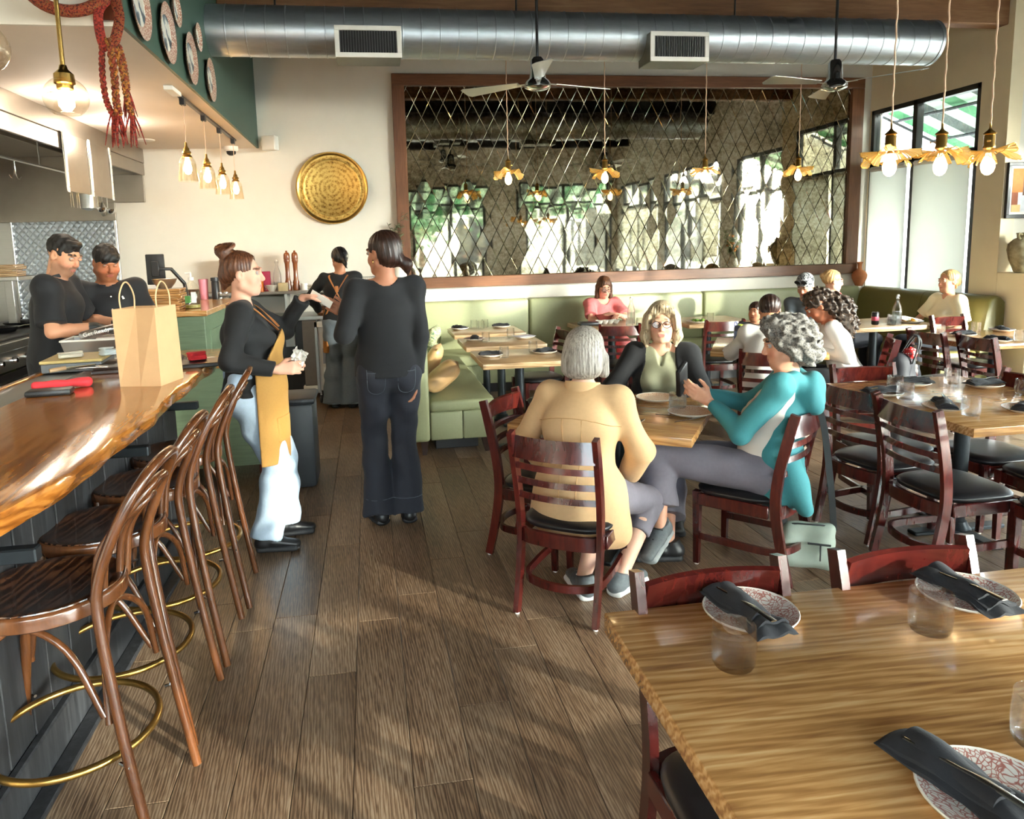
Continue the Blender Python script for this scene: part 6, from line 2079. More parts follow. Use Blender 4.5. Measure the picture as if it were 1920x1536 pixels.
f = grp(Fig('small child with dark hair in a dark top behind the plate of greens', 3.40, 6.02, (-.42, -.9), .70, seat=.43, vox=.006, skin='c68a68'), 'diners at the back of the room')
f.look(yaw=R(-25), pitch=R(0))
f.arm('r', f.L(3.2, 5.75, .70), (1, -.3, -.6), (0, 1, 0)); f.arm('l', f.L(3.45, 5.72, .70), (-1, -.3, -.6), (0, 1, 0))
f.body(browc='1d1310', lips='a8564c')
f.top(M['blackshirt'], 'dark_top', hem=-.05, loose=.014)
f.pants(M['darkdenim'], 'trousers', loose=.012)
f.hair(H_DARK, [(0, -.02, .04, (.086, .105, .092), 0), ((-.074, -.01, 0), (-.08, .01, -.09), .025, .02, .03), (0, -.05, -.05, (.08, .06, .075), .03)], [(0, .115, -.03, (.075, .085, .098), .008)], (.002, 22), vox=.005)

f = grp(Fig('seated person in white seen from behind, head hidden by grey curls', 2.86, 4.87, (.5, .87), .92, seat=.415, vox=.008, skin='c68a68', lean=R(14)), 'diners at the back of the room')
f.look(pitch=R(20))
f.arm('r', f.L(3.25, 5.05, .74), (1, -.2, -.6), (0, 1, 0)); f.arm('l', f.L(2.95, 5.25, .74), (-1, -.2, -.6), (0, 1, 0))
f.body()
f.top(M['whitecloth'], 'white_shirt', hem=-.06, loose=.028, wr=.004, fr=24, back=.01)
f.pants(M['darkdenim'], 'trousers', loose=.012)
for sd in 'lr': f.shoe(sd, M['shoeblack'], M['soleblack'])
f.hair(H_DARK, [(0, -.02, .04, (.084, .104, .09), 0)], [(0, .115, -.03, (.08, .085, .098), .008)], (.002, 22), vox=.006)

f = grp(Fig('person with long curly dark hair in a white sweater leaning over the table', 3.62, 5.08, (-.80, .42), .97, seat=.415, vox=.007, skin='a8694c', lean=R(20)), 'diners at the back of the room')
f.look(yaw=R(4), pitch=R(38), off=(0, .03, -.02))
f.arm('l', f.L(3.36, 5.03, .72), (-.7, -.7, -.6), (0, 1, 0), curl=.4); f.arm('r', f.L(3.40, 5.36, .75), (1, -.2, -.6), (0, 1, 0))
f.body(browc='120c0a', open_eyes=.35, lips='8f4c44')
f.top(M['whitecloth'], 'white_sweater', hem=-.06, loose=.016, wr=.003, fr=34, seed=41)
f.pants(M['blackshirt'], 'trousers', loose=.012)
for sd in 'lr': f.shoe(sd, M['shoeblack'], M['soleblack'])
f.hair(H_CURLDARK, [(0, -.02, .04, (.086, .106, .09), 0), ((0, -.08, .02), (0, -.13, -.12), .07, .085, .04), ((0, -.13, -.12), (.02, -.10, -.27), .085, .06, .04), ((.0, -.10, -.27), (.03, -.06, -.35), .055, .02, .03), ((-.06, -.06, -.05), (-.06, -.11, -.2), .04, .045, .03)],
       [(0, .118, -.03, (.09, .088, .1), .008), (-.085, .035, -.06, (.04, .05, .06), .008), (.085, .035, -.06, (.04, .05, .06), .008)], curl=(.0062, 130), vox=.0045, pad=.42, seed=6)

f = grp(Fig('person in a grey bandana with sunglasses on top, bowed over the table', 4.40, 6.78, (-.75, -.5), .97, seat=.415, vox=.008, skin='c99478', lean=R(10)), 'diners at the back of the room')
f.look(pitch=R(28))
f.arm('r', f.L(4.2, 6.5, .72), (1, -.2, -.6), (0, 1, 0)); f.arm('l', f.L(4.5, 6.45, .72), (-1, -.2, -.6), (0, 1, 0))
f.body(open_eyes=.4)
f.top(M['greydenim'], 'grey_top', hem=-.06, loose=.02)
f.pants(M['darkdenim'], 'trousers', loose=.012)
M['bandana'] = vary('patterned_bandana', [(.38, '2b2c30'), (.46, '77797d'), (.56, 'b5b6b8'), (.62, '3a3b40')], 45)
f.hair(M['bandana'], [(0, -.012, .045, (.084, .102, .088), 0), ((0, -.10, .03), (.02, -.15, -.02), .03, .015, .02)], [(0, .115, -.055, (.1, .085, .085), .006), (0, .0, -.10, (.14, .14, .07), .008)], name='bandana', vox=.005)
mb = MB()
for q in (-1, 1): mb.tube([f.H(q*.034+.026*math.cos(t), .085+.006*math.sin(t), .085+.02*math.sin(t)) for t in np.linspace(0, 2*PI, 18, endpoint=False)], .006, 6, closed=True)
for q in (-1, 1): mb.add([f.H(q*.034+.026*math.cos(t), .087+.006*math.sin(t), .085+.02*math.sin(t)) for t in np.linspace(0, 2*PI, 18, endpoint=False)], [tuple(range(18))])
mb.obj('sunglasses', M['plasticblack'], f.root, 60)

f = grp(Fig('person with blond hair tied back and a red dotted scarf, in profile', 4.86, 7.02, (1, -.25), .97, seat=.415, vox=.008, skin='dba98f'), 'diners at the back of the room')
f.look(pitch=R(6))
f.body()
f.top(M['creamblouse'], 'pale_top', hem=-.06, loose=.02)
f.pants(M['darkdenim'], 'trousers', loose=.012)
M['dots'] = M['yarn_red']
m, nt, b = newmat('red_dotted_scarf')
vo = nd(nt, 'ShaderNodeTexVoronoi', _Scale=60.0, _Randomness=.15); nt.links.new(coords(nt), vo.inputs['Vector'])
nt.links.new(ramp(nt, vo.outputs[0], [(.0, 'f0e6e0'), (.26, 'f0e6e0'), (.32, 'b3201f'), (1, 'a81c1e')]), b.inputs['Base Color'])
M['dots'] = m
MB().tube([f.J['neck']+A(.085*math.cos(t), .0+.08*math.sin(t), .018+.008*math.sin(3*t)) for t in np.linspace(0, 2*PI, 28, endpoint=False)], .030, 8, closed=True).obj('dotted_scarf', m, f.root, 60)
f.hair(H_BLOND, [(0, -.02, .04, (.083, .102, .088), 0), (0, -.11, .05, (.032, .032, .03), .012)], [(0, .130, .016, (.1, .09, .11), .008), (.085, .035, -.06, (.04, .05, .06), .008), (0, .0, -.13, (.12, .12, .06), .008)], (.0016, 24), vox=.005)

f = grp(Fig('person with blond hair in a bun and a cream blouse on the olive booth', 5.74, 6.52, (-1, .05), .95, seat=.42, vox=.007, skin='d99f80'), 'diners at the back of the room')
f.look(yaw=R(4), pitch=R(2))
f.arm('l', f.L(5.55, 6.36, .60), (-.6, -.8, -.5), (0, 1, .1)); f.arm('r', f.L(5.5, 6.62, .66), (1, -.2, -.6), (0, 1, .1))
f.body(browc='7a5a3a', lips='bd6c60')
f.top(M['creamblouse'], 'blouse', hem=-.06, sleeve='short', bust=.028, loose=.018, vneck=.06, neckcut=.066, sleeve_len=.5)
f.pants(M['darkdenim'], 'trousers', loose=.012)
for sd in 'lr': f.shoe(sd, M['shoeblack'], M['soleblack'])
f.hair(H_BLOND, [(0, -.02, .04, (.083, .102, .088), 0), (0, -.105, -.01, (.04, .04, .05), .015), ((-.06, -.04, -.02), (-.045, -.05, -.10), .016, .006, .02)], [(0, .130, .016, (.1, .09, .11), .008), (-.085, .035, -.06, (.04, .05, .06), .008), (.085, .035, -.06, (.04, .05, .06), .008), (0, .0, -.13, (.12, .12, .06), .008)], (.0016, 24), vox=.005)
# ------------------------------------------------------------------ tableware
ORD = ['lowest', 'second from the bottom', 'third from the bottom', 'fourth from the bottom', 'fifth from the bottom', 'fourth from the top', 'third from the top', 'second from the top', 'topmost']
m, nt, b = newmat('tumbler_glass')
b.inputs['Transmission Weight'].default_value = 1.0
b.inputs['Roughness'].default_value = 0.0
b.inputs['IOR'].default_value = 1.42
tb_ = nd(nt, 'ShaderNodeBsdfTransparent')
mx_ = nd(nt, 'ShaderNodeMixShader')
mx_.inputs[0].default_value = 0.28
nt.links.new(b.outputs[0], mx_.inputs[2]); nt.links.new(tb_.outputs[0], mx_.inputs[1])
nt.links.new(mx_.outputs[0], nt.nodes['Material Output'].inputs[0])
M['tumblerglass'] = m
M['napkin'] = cloth('black_napkin', '1e1f24', .85, .12, .15, 90)
M['stoneware'] = plain('pale_stoneware', 'ded8cc', .35, var=.03)
M['water'] = glassmat('water', 'eef4f6', clear=.93)
M['cutlery'] = plain('cutlery_steel', 'b9b7b2', .2, 1.0)
m, nt, b = newmat('red_scroll_plate')
v = coords(nt, (1, 1, 1))
no = nd(nt, 'ShaderNodeTexNoise', _Scale=20.0, _Detail=1.0); nt.links.new(v, no.inputs['Vector'])
mxv = nd(nt, 'ShaderNodeMix', data_type='RGBA'); mxv.inputs[0].default_value = .06
nt.links.new(v, mxv.inputs[6]); nt.links.new(no.outputs[1], mxv.inputs[7])
vo = nd(nt, 'ShaderNodeTexVoronoi', _Scale=120.0, feature='DISTANCE_TO_EDGE'); nt.links.new(mxv.outputs[2], vo.inputs['Vector'])
nt.links.new(ramp(nt, vo.outputs[0], [(0, '9c5a50'), (.07, 'b07a6e'), (.13, 'd6d0c8'), (1, 'dad6d0')]), b.inputs['Base Color'])
b.inputs['Roughness'].default_value = .28
M['scroll'] = m
m, nt, b = newmat('terracotta_lace_plate')
vo = nd(nt, 'ShaderNodeTexVoronoi', _Scale=110.0, feature='DISTANCE_TO_EDGE'); nt.links.new(coords(nt), vo.inputs['Vector'])
nt.links.new(ramp(nt, vo.outputs[0], [(0, 'e6d6c2'), (.12, 'd9b491'), (.3, 'c58a5e'), (1, 'bd7f52')]), b.inputs['Base Color'])
b.inputs['Roughness'].default_value = .35
M['lace'] = m
GP = {}
def plate(x, y, z, r, label, mat='scroll', grp_='patterned side plates'):
    t = thing('side_plate', label, 'plate', (x, y, z), 0, grp_)
    key = (r, mat)
    if key not in GP:
        GP[key] = (MB().lathe([(0, .008), (r*.62, .008), (r*.70, .010), (r*.955, .020)], 36).mesh('printed_well', M[mat], 40),
                   MB().lathe([(r*.955, .020), (r*.985, .022), (r, .020), (r*.98, .016), (r*.66, .002), (r*.6, 0), (0, 0)], 36).mesh('pale_rim', M['stoneware'], 40))
    link('printed_well', GP[key][0], t); link('pale_rim', GP[key][1], t)
    return t
def tumbler(x, y, z, label, r=.040, h=.082, water=0, grp_='water tumblers', cat='glass'):
    t = thing('tumbler', label, cat, (x, y, z), 0, grp_)
    key = ('g', r, h)
    if key not in GP:
        GP[key] = MB().lathe([(0, 0), (r*.86, 0), (r*.97, .008), (r*1.02, h*.5), (r*.97, h), (r*.94, h+.0006), (r*.93, h), (r*.975, h*.5), (r*.93, .014), (r*.7, .0105), (0, .0095)], 32).mesh('glass_wall', M['tumblerglass'], 50)
    link('glass_wall', GP[key], t)
    if water:
        k2 = ('w', r, h, water)
        if k2 not in GP: GP[k2] = MB().lathe([(0, .011), (r*.68, .012), (r*.92, .016), (r*.965, h*water*.8), (r*.955, h*water), (0, h*water)], 28).mesh('water_fill', M['water'], 50)
        link('water_fill', GP[k2], t)
    return t
def napkin_mesh(seed, L_=.21, W=.085):
    """a folded napkin wrapped round cutlery: layered soft strip with one fanned end"""
    q = random.Random(seed)
    mb = MB()
    n, m_ = 16, 8
    for lay, (w_, zo, x0, x1, sk) in enumerate(((W, .0, -1, 1, 0), (W*.8, .007, -.92, .80, .06), (W*.55, .013, -.80, .55, -.10))):
        vs, fs = [], []
        for th in (0, .006):
            for i in range(n+1):
                u = x0+(x1-x0)*i/n
                for j in range(m_+1):
                    v_ = -1+2*j/m_
                    fan = 1+.10*max(0, u-.2)
                    pinch = 1-.16*math.exp(-((u-.25)/.3)**2)
                    z = zo+th+.010*(1-v_*v_)+.006*math.sin(v_*5+u*4+seed)*max(0, u)**1.5+.003*math.sin(7*u+seed+lay)
                    z -= .010*max(0, abs(u)-.82)/.18
                    vs.append((u*L_/2, v_*w_/2*fan*pinch+sk*W*u, max(z, .001)))
        k = (n+1)*(m_+1)
        for i in range(n):
            for j in range(m_):
                a = i*(m_+1)+j
                fs.append((a+k, a+m_+1+k, a+m_+2+k, a+1+k)); fs.append((a, a+1, a+m_+2, a+m_+1))
        for i in range(n):
            for j in (0, m_):
                a, b_ = i*(m_+1)+j, (i+1)*(m_+1)+j
                fs.append((a, b_, b_+k, a+k) if j == 0 else (b_, a, a+k, b_+k))
        for j in range(m_):
            for i in (0, n):
                a = i*(m_+1)+j
                fs.append((a+1, a, a+k, a+k+1) if i == 0 else (a, a+1, a+k+1, a+k))
        mb.add(vs, fs)
    return mb
NAP = [napkin_mesh(s).mesh('folded_cloth', M['napkin'], 50) for s in (1, 5, 9)]
KNF = MB().tube([(-.09, .004, .012), (-.01, .003, .018), (.02, .002, .022), (.085, -.004, .024)], [.004, .004, .007, .0075], 6, ry=.0018, up=(0, 0, 1)).mesh('knife', M['cutlery'], 60)
def napkin(x, y, z, a, label, k=0, grp_='rolled black napkins', s=1.0, cut=True):
    t = thing('rolled_napkin', label, 'napkin', (x, y, z), a, grp_)
    t.scale = (s, s, s)
    link('folded_cloth', NAP[k % 3], t)
    if cut: link('knife', KNF, t, (.012, -.010, .008), (0, 0, R(6)))
    return t
# front table
plate(.833, 1.465, TZ, .107, 'red-scroll plate under the napkin, front table, near its corner')
plate(1.37, 1.435, TZ, .107, 'red-scroll plate under the napkin on the front table, second setting')
plate(.905, .865, TZ, .112, 'red-scroll plate cut off by the picture\'s lower edge')
napkin(.812, 1.450, TZ+.021, R(-84), 'rolled black napkin on the front table, next to the table corner', 0, s=1.12)
napkin(1.36, 1.43, TZ+.021, R(-87), 'rolled black napkin on the front table, second setting', 1, s=1.12)
napkin(.872, .895, TZ+.021, R(-78), 'rolled black napkin on the plate at the lower picture edge', 2, s=1.15)
tumbler(.702, 1.295, TZ, 'empty tumbler on the front table, nearest its corner', .0445, .088)
tumbler(1.186, 1.333, TZ, 'empty tumbler on the front table beside the second napkin', .0445, .088)
tumbler(1.095, .975, TZ, 'empty tumbler on the front table, just at the picture edge', .0445, .088)
# table of the older diners
plate(1.52, 3.70, TZ, .112, 'terracotta-patterned plate before the glasses wearer', 'lace', 'terracotta plates')
plate(1.55, 3.34, TZ, .112, 'terracotta-patterned plate nearest the teal hoodie wearer', 'lace', 'terracotta plates')
tumbler(1.292, 3.70, TZ, 'tumbler of water behind the iced one', .045, .088, .75)
tumbler(1.25, 3.415, TZ, 'tumbler of iced water beside the tan jacket', .045, .088, .85)
tumbler(1.535, 3.46, TZ, 'tumbler of water between the two terracotta plates', .045, .088, .7)
tumbler(1.185, 3.90, TZ, 'tumbler half hidden behind the silver bob', .045, .088, .7)
t = plate(1.10, 3.72, TZ, .075, 'small white dish with a lemon wedge', 'scroll', None)
t = thing('lemon_wedge', 'yellow lemon wedge on the small white dish', 'lemon', (1.10, 3.72, TZ+.010), .4)
MB().lathe([(0, -.03), (.012, -.024), (.020, -.008), (.020, .008), (.012, .024), (0, .03)], 12, RY(PI/2) @ T(-.012, 0, 0), 0, PI).obj('flesh', plain('lemon_flesh', 'f2c318', .5), t, 60)
MB().lathe([(0, -.033), (.014, -.026), (.0225, -.008), (.0225, .008), (.014, .026), (0, .033)], 12, RY(PI/2) @ T(-.010, 0, 0), 0, PI).obj('peel', plain('lemon_peel', 'e8b80e', .5), t, 60)
tag(MB().rbox((-.09, -.065, 0), (.09, .065, .004), .001).rbox((-.085, -.06, .004), (.085, .05, .007), .001, 1, RZ(.2)).obj('paper_napkin', M['plasticwhite'], None, 30, (1.20, 3.50, TZ+.0), (0, 0, .5)), 'white paper napkin under the water glasses by the tan jacket', 'napkin')
def fork(x, y, a, lab):
    t = thing('fork', lab, 'fork', (x, y, TZ), a, 'loose cutlery')
    MB().tube([(-.095, 0, .004), (-.02, 0, .006), (.03, 0, .008)], [.006, .0035, .004], 6, ry=.0016, up=(0, 0, 1)).rbox((.028, -.011, .006), (.052, .011, .009), .003).obj('handle', M['cutlery'], t, 60)
    for q in (-.009, -.003, .003, .009): MB().tube([(.05, q, .0075), (.09, q, .009)], [.0016, .0010], 5).obj('tine', M['cutlery'], t)
def knife(x, y, a, lab):
    t = thing('table_knife', lab, 'knife', (x, y, TZ), a, 'loose cutlery')
    MB().tube([(-.10, 0, .005), (-.01, 0, .005)], [.005, .005], 8, ry=.003, up=(0, 0, 1)).obj('handle', M['cutlery'], t, 60)
    MB().tube([(-.01, 0, .005), (.06, 0, .005), (.105, .003, .004)], [.008, .009, .002], 6, ry=.001, up=(0, 0, 1)).obj('blade', M['cutlery'], t, 60)
fork(1.19, 3.255, R(62), 'fork beside the tan jacket wearer\'s sleeve')
knife(1.235, 3.225, R(50), 'knife next to the fork by the tan jacket')
fork(1.455, 3.315, R(-42), 'fork lying before the near terracotta plate')
knife(1.50, 3.235, R(20), 'knife lying before the near terracotta plate')
fork(1.36, 3.86, R(50), 'fork beside the glasses wearer\'s plate')
# set table behind the teal hoodie
tumbler(2.861, 3.567, TZ, 'empty tumbler on the set table near the shiny chair rail', .042, .086)
tumbler(2.77, 3.375, TZ, 'empty tumbler on the set table between two napkins', .042, .086)
tumbler(3.30, 3.66, TZ, 'empty tumbler on the set table\'s far side', .042, .086)
tumbler(2.808, 2.989, TZ, 'empty tumbler on the set table nearest the camera', .042, .086)
tumbler(3.40, 3.29, TZ, 'empty tumbler on the set table at the picture edge', .042, .086)
for k_, (x, y, a, lab) in enumerate(((2.73, 3.49, -.6, 'behind the teal hood'), (3.06, 3.68, -.9, 'by the shiny chair rail'), (3.385, 3.53, -.4, 'on the far side, by the orange rail'), (2.785, 3.125, .5, 'behind the nearest tumbler'), (3.10, 2.98, .1, 'cut by the picture edge'))):
    plate(x, y, TZ, .10, 'plate on the set table, '+lab, 'lace', 'plates on the set table')
    napkin(x, y, TZ+.02, a+.5, 'black napkin on the set table, '+lab, k_, 'napkins on the set table', 1.05)
# bench tables
for k_, (x, y, lab) in enumerate(((.905, 5.53, 'on the closest bench table, bench side'), (1.345, 5.56, 'on the closest bench table, chair side'), (.925, 6.53, 'on the middle bench table'), (.90, 7.44, 'on the farthest bench table, bench side'), (1.34, 7.46, 'on the farthest bench table, chair side'))):
    plate(x, y, TZ, .10, 'pale plate '+lab, 'scroll', 'plates on the bench tables')
    napkin(x, y, TZ+.02, k_*.7, 'black napkin '+lab, k_, 'napkins on the bench tables', .9, False)
plate(1.38, 6.5, TZ, .10, 'pale plate with folded white paper on the middle bench table', 'scroll', 'plates on the bench tables')
tag(MB().rbox((-.09, -.07, 0), (.09, .07, .006), .002).obj('paper_menu', plain('lilac_paper', 'b9b6bf', .8), None, 30, (1.38, 6.5, TZ+.021), (0, 0, .4)), 'folded pale paper on the middle bench table', 'paper')
for x, y, lab in ((1.0, 5.45, 'on the closest bench table, first'), (1.275, 5.66, 'on the closest bench table, second'), (1.01, 6.4, 'on the middle bench table by the napkin'), (1.28, 6.62, 'on the middle bench table by the paper'), (1.06, 7.50, 'on the farthest bench table, first of three'), (1.12, 7.40, 'on the farthest bench table, second of three'), (1.18, 7.51, 'on the farthest bench table, last of three')):
    tumbler(x, y, TZ, 'tumbler '+lab, .037, .086, 0, 'tumblers on the bench tables')
# side table and others
for k_, (x, y, lab) in enumerate(((4.90, 5.35, 'between the two red chairs'), (5.42, 5.5, 'near the dark chair'), (4.88, 4.985, 'at its sunlit end'))):
    plate(x, y, TZ, .10, 'plate on the side table '+lab, 'scroll', 'plates on the side table')
    napkin(x, y, TZ+.02, k_*.8+.2, 'black napkin on the side table '+lab, k_, 'napkins on the side table', .95, False)
for x, y, lab in ((4.77, 5.45, 'behind the red chairs'), (5.18, 5.52, 'in its middle'), (5.06, 4.97, 'at the picture edge')):
    tumbler(x, y, TZ, 'tumbler on the side table '+lab, .038, .086, 0, 'tumblers on the side table')
def bottle(x, y, z, label, h=.285, r=.042, fill=.45):
    t = thing('swing_top_bottle', label, 'bottle', (x, y, z), 0, 'clear swing-top bottles')
    MB().lathe([(0, 0), (r*.95, 0), (r, .006), (r, h*.5), (r*.9, h*.6), (r*.42, h*.78), (r*.3, h*.86), (r*.3, h*.93), (r*.36, h*.94), (r*.36, h*.965), (r*.28, h*.965), (r*.26, h*.86), (r*.38, h*.77), (r*.85, h*.59), (r*.94, h*.5), (r*.94, .012), (0, .008)], 28).obj('glass_wall', M['tumblerglass'], t, 50)
    MB().lathe([(0, .009), (r*.93, .011), (r*.93, h*fill), (0, h*fill)], 24).obj('water_fill', M['water'], t, 50)
    MB().lathe([(0, h*.965), (r*.3, h*.965), (r*.3, h), (r*.2, h*1.02), (0, h*1.025)], 14).obj('stopper', M['plasticwhite'], t, 50)
    MB().tube([(r*.42, 0, h*.9), (r*.5, 0, h*.95), (r*.25, 0, h*1.0), (-r*.25, 0, h*1.0), (-r*.5, 0, h*.95), (-r*.42, 0, h*.9)], .0016, 5).obj('wire_bail', M['cutlery'], t)
    return t
bottle(4.97, 6.22, TZ, 'tall clear swing-top bottle on the corner booth table')
bottle(2.68, 7.22, TZ, 'clear swing-top bottle beside the person in coral')
def food(x, y, lab, cols, r=.07, grp_='plates of food'):
    t = plate(x, y, TZ, .115, lab, 'scroll', grp_)
    q = random.Random(int(x*100))
    for i in range(26):
        a, d = q.random()*6.28, r*math.sqrt(q.random())
        M_ = T(d*math.cos(a), d*math.sin(a), .012+.018*q.random()) @ Matrix.Rotation(q.random()*3, 4, Vector((q.random(), q.random(), .3)))
        s_ = .016+.012*q.random()
        if i % 3:
            mb = MB().add([(-s_, 0, 0), (-s_*.3, -s_*.55, .005), (s_, 0, .002), (-s_*.3, s_*.55, .004), (0, 0, .008)], [(0, 1, 4), (1, 2, 4), (2, 3, 4), (3, 0, 4)], M_)
        else: mb = MB().rbox((-s_*.6, -s_*.5, -s_*.4), (s_*.6, s_*.5, s_*.4), s_*.15, 1, M_)
        mb.obj('morsel', cols[i % len(cols)], t)
    return t
GR = [plain('salad_green', '6f9a34', .6), plain('pale_lettuce', 'a8bf5a', .6), plain('dark_herb', '3f6b2c', .6)]
YL = [plain('yellow_rice', 'd9a43a', .6), plain('golden_fry', 'c98a2e', .6), plain('pickle', '8a9a3a', .6)]
food(3.06, 5.33, 'plate of green salad beside the blue bottle', GR)
food(3.12, 5.66, 'plate of greens in front of the child', GR)
food(5.2, 6.32, 'plate of yellow rice before the blond person', YL)
food(3.36, 7.1, 'plate on the booth table beyond the glasses wearer', GR)
for x, y, lab, w_ in ((4.90, 6.2, 'tumbler of clear water by the soda can', .8), (5.02, 6.35, 'tumbler with a dark drink by the tall bottle', 0), (2.70, 7.02, 'tumbler by the coral person\'s bottle', .4), (2.60, 7.05, 'second tumbler by the coral person\'s bottle', 0), (3.55, 7.2, 'tumbler on the booth table beyond the glasses wearer', 0)):
    t = tumbler(x, y, TZ, lab, .040, .086, w_, 'tumblers on the booth tables')
    if 'dark' in lab: MB().lathe([(0, .011), (.027, .012), (.037, .016), (.038, .06), (0, .06)], 20).obj('cola', plain('cola', '23110c', .1), t, 60)
t = thing('soda_can', 'black and pink soda can on the corner booth table', 'can', (4.80, 6.3, TZ))
MB().lathe([(0, 0), (.026, 0), (.033, .008), (.033, .115), (.027, .122)], 20).obj('can_wall', plain('black_can', '1c1a1d', .3, .4), t, 50)
MB().lathe([(.0335, .04), (.0336, .08)], 20).obj('pink_band', plain('pink_print', 'b5435c', .4), t)
MB().lathe([(.027, .122), (.0275, .124), (.024, .120), (0, .120)], 20).obj('can_lid', M['cutlery'], t, 50)
t = thing('water_bottle', 'blue insulated water bottle with a lime lid', 'bottle', (2.80, 5.20, TZ))
MB().lathe([(0, 0), (.033, 0), (.036, .006), (.036, .15), (.034, .155)], 24).obj('bottle_wall', plain('slate_blue_coat', '5b6f9c', .35), t, 50)
MB().lathe([(.034, .155), (.035, .155), (.035, .185), (.028, .195), (0, .197)], 24).obj('lid', plain('navy_lid', '343a52', .4), t, 50)
MB().rbox((-.004, -.03, .185), (.032, .03, .205), .006, 2).obj('lime_spout', plain('lime_plastic', 'b7d23a', .4), t, 50)
MB().tube(catmull([(-.032, 0, .185), (-.036, 0, .215), (-.022, 0, .225), (-.014, 0, .2)], 5), .004, 8).obj('carry_loop', plain('lilac_loop', '7f86c4', .4), t, 60)
MB().rbox((-.013, -.0375, .125), (.013, -.035, .139), .002).obj('red_badge', plain('red_badge', 'c8385a', .4), t)
MB().rbox((-.0025, -.0375, .03), (.0025, -.0355, .075), .0005).obj('white_mark', M['plasticwhite'], t)
# coral person's table
for k_, x in enumerate((2.38, 2.44, 2.50, 2.56)):
    tag(MB().lathe([(0, 0), (.02, 0), (.036, .022), (.042, .04), (.040, .04), (.033, .022), (.018, .005), (0, .005)], 20).obj('sauce_bowl', M['stoneware'], None, 50, (x, 7.36, TZ)), 'small white bowl, %s in the row before the person in coral' % ('first', 'second', 'third', 'last')[k_], 'bowl', 'row of small white bowls')
tag(MB().rbox((-.10, -.07, 0), (.10, .07, .035), .012, 2).rbox((-.088, -.058, .036), (.088, .058, .037), .0005).obj('black_dish', M['plasticblack'], None, 40, (2.24, 7.30, TZ)), 'black rectangular dish on the coral person\'s table', 'dish')
tag(MB().rbox((-.10, -.075, 0), (.10, .075, .012), .003).obj('red_menu', plain('red_menu_board', '8f3b34', .5), None, 30, (2.50, 7.5, TZ+.045), (R(22), 0, .1)), 'red board held up before the person in coral', 'menu')
tag(MB().rbox((-.13, -.09, 0), (.13, .09, .008), .002).obj('tablet_menu', M['plasticwhite'], None, 30, (5.22, 6.42, TZ+.03), (R(8), R(4), .3)), 'open white menu leaning on the plate before the blond person', 'menu')
# ------------------------------------------------------------------ vases, picture, plants
M['terracotta'] = plain('terracotta', 'b9734a', .75, var=.1, scale=20)
M['oldclay'] = vary('weathered_clay', [(.3, '6b6046'), (.5, '938767'), (.7, 'b0a486')], 14)
t = thing('terracotta_vase', 'small terracotta bottle vase in the corner on the booth back', 'vase', (6.06, 8.28, .955))
MB().lathe([(0, 0), (.04, 0), (.05, .02), (.085, .10), (.09, .14), (.07, .18), (.03, .205), (.024, .23), (.026, .27), (.036, .295), (.034, .30), (.020, .27), (0, .25)], 28).obj('pot', M['terracotta'], t, 60)
t = thing('clay_jug', 'big weathered clay jug with one ear on the ledge', 'jug', (6.30, 6.21, 1.186))
MB().lathe([(0, 0), (.065, 0), (.075, .01), (.12, .12), (.142, .22), (.135, .28), (.09, .325), (.06, .338), (.058, .36), (.072, .375), (.072, .385), (.055, .385), (.05, .34), (0, .33)], 36).obj('pot', M['oldclay'], t, 60)
MB().tube(catmull([(-.055, -.02, .372), (-.10, -.03, .376), (-.105, -.03, .345), (-.075, -.025, .325)], 6), .014, 8, ry=.010).obj('ear_handle', M['oldclay'], t, 60)
t = thing('framed_picture', 'black-framed street painting on the wall above the clay jug', 'picture', (6.50, 6.392, 1.985))
w_, h_ = .28, .27
for lo, hi in (((-w_, -.03, -h_), (w_, 0, -h_+.035)), ((-w_, -.03, h_-.035), (w_, 0, h_)), ((-w_, -.03, -h_+.035), (-w_+.035, 0, h_-.035)), ((w_-.035, -.03, -h_+.035), (w_, 0, h_-.035))):
    MB().rbox(lo, hi, .003).obj('frame_side', M['plasticblack'], t)
MB().box((-w_+.03, -.016, -h_+.03), (w_-.03, -.006, h_-.03)).obj('mat_board', M['plasticwhite'], t)
q = random.Random(12)
PC = [plain('paint_'+n, c, .7, var=.15, scale=25) for n, c in (('orange', 'c87a35'), ('rust', '8f4a2a'), ('blue', '5f7fa8'), ('pale', 'd6d9df'), ('brown', '6b4a3a'), ('sand', 'd9b27a'))]
for k_, (x0, x1, z0, z1, c_) in enumerate(((-.22, -.10, -.02, .21, 0), (-.10, -.02, -.05, .18, 4), (-.02, .22, .05, .21, 2), (-.22, -.15, -.14, -.02, 1), (-.15, .05, -.21, -.05, 3), (.02, .10, -.10, .12, 1), (.05, .22, -.21, -.02, 2), (-.22, -.12, -.21, -.14, 5), (.10, .22, -.02, .14, 0), (-.08, .0, -.14, .02, 3))):
    MB().box((x0, -.0175-.0003*k_, z0), (x1, -.0165-.0003*k_, z1)).obj('paint_patch', PC[c_], t)
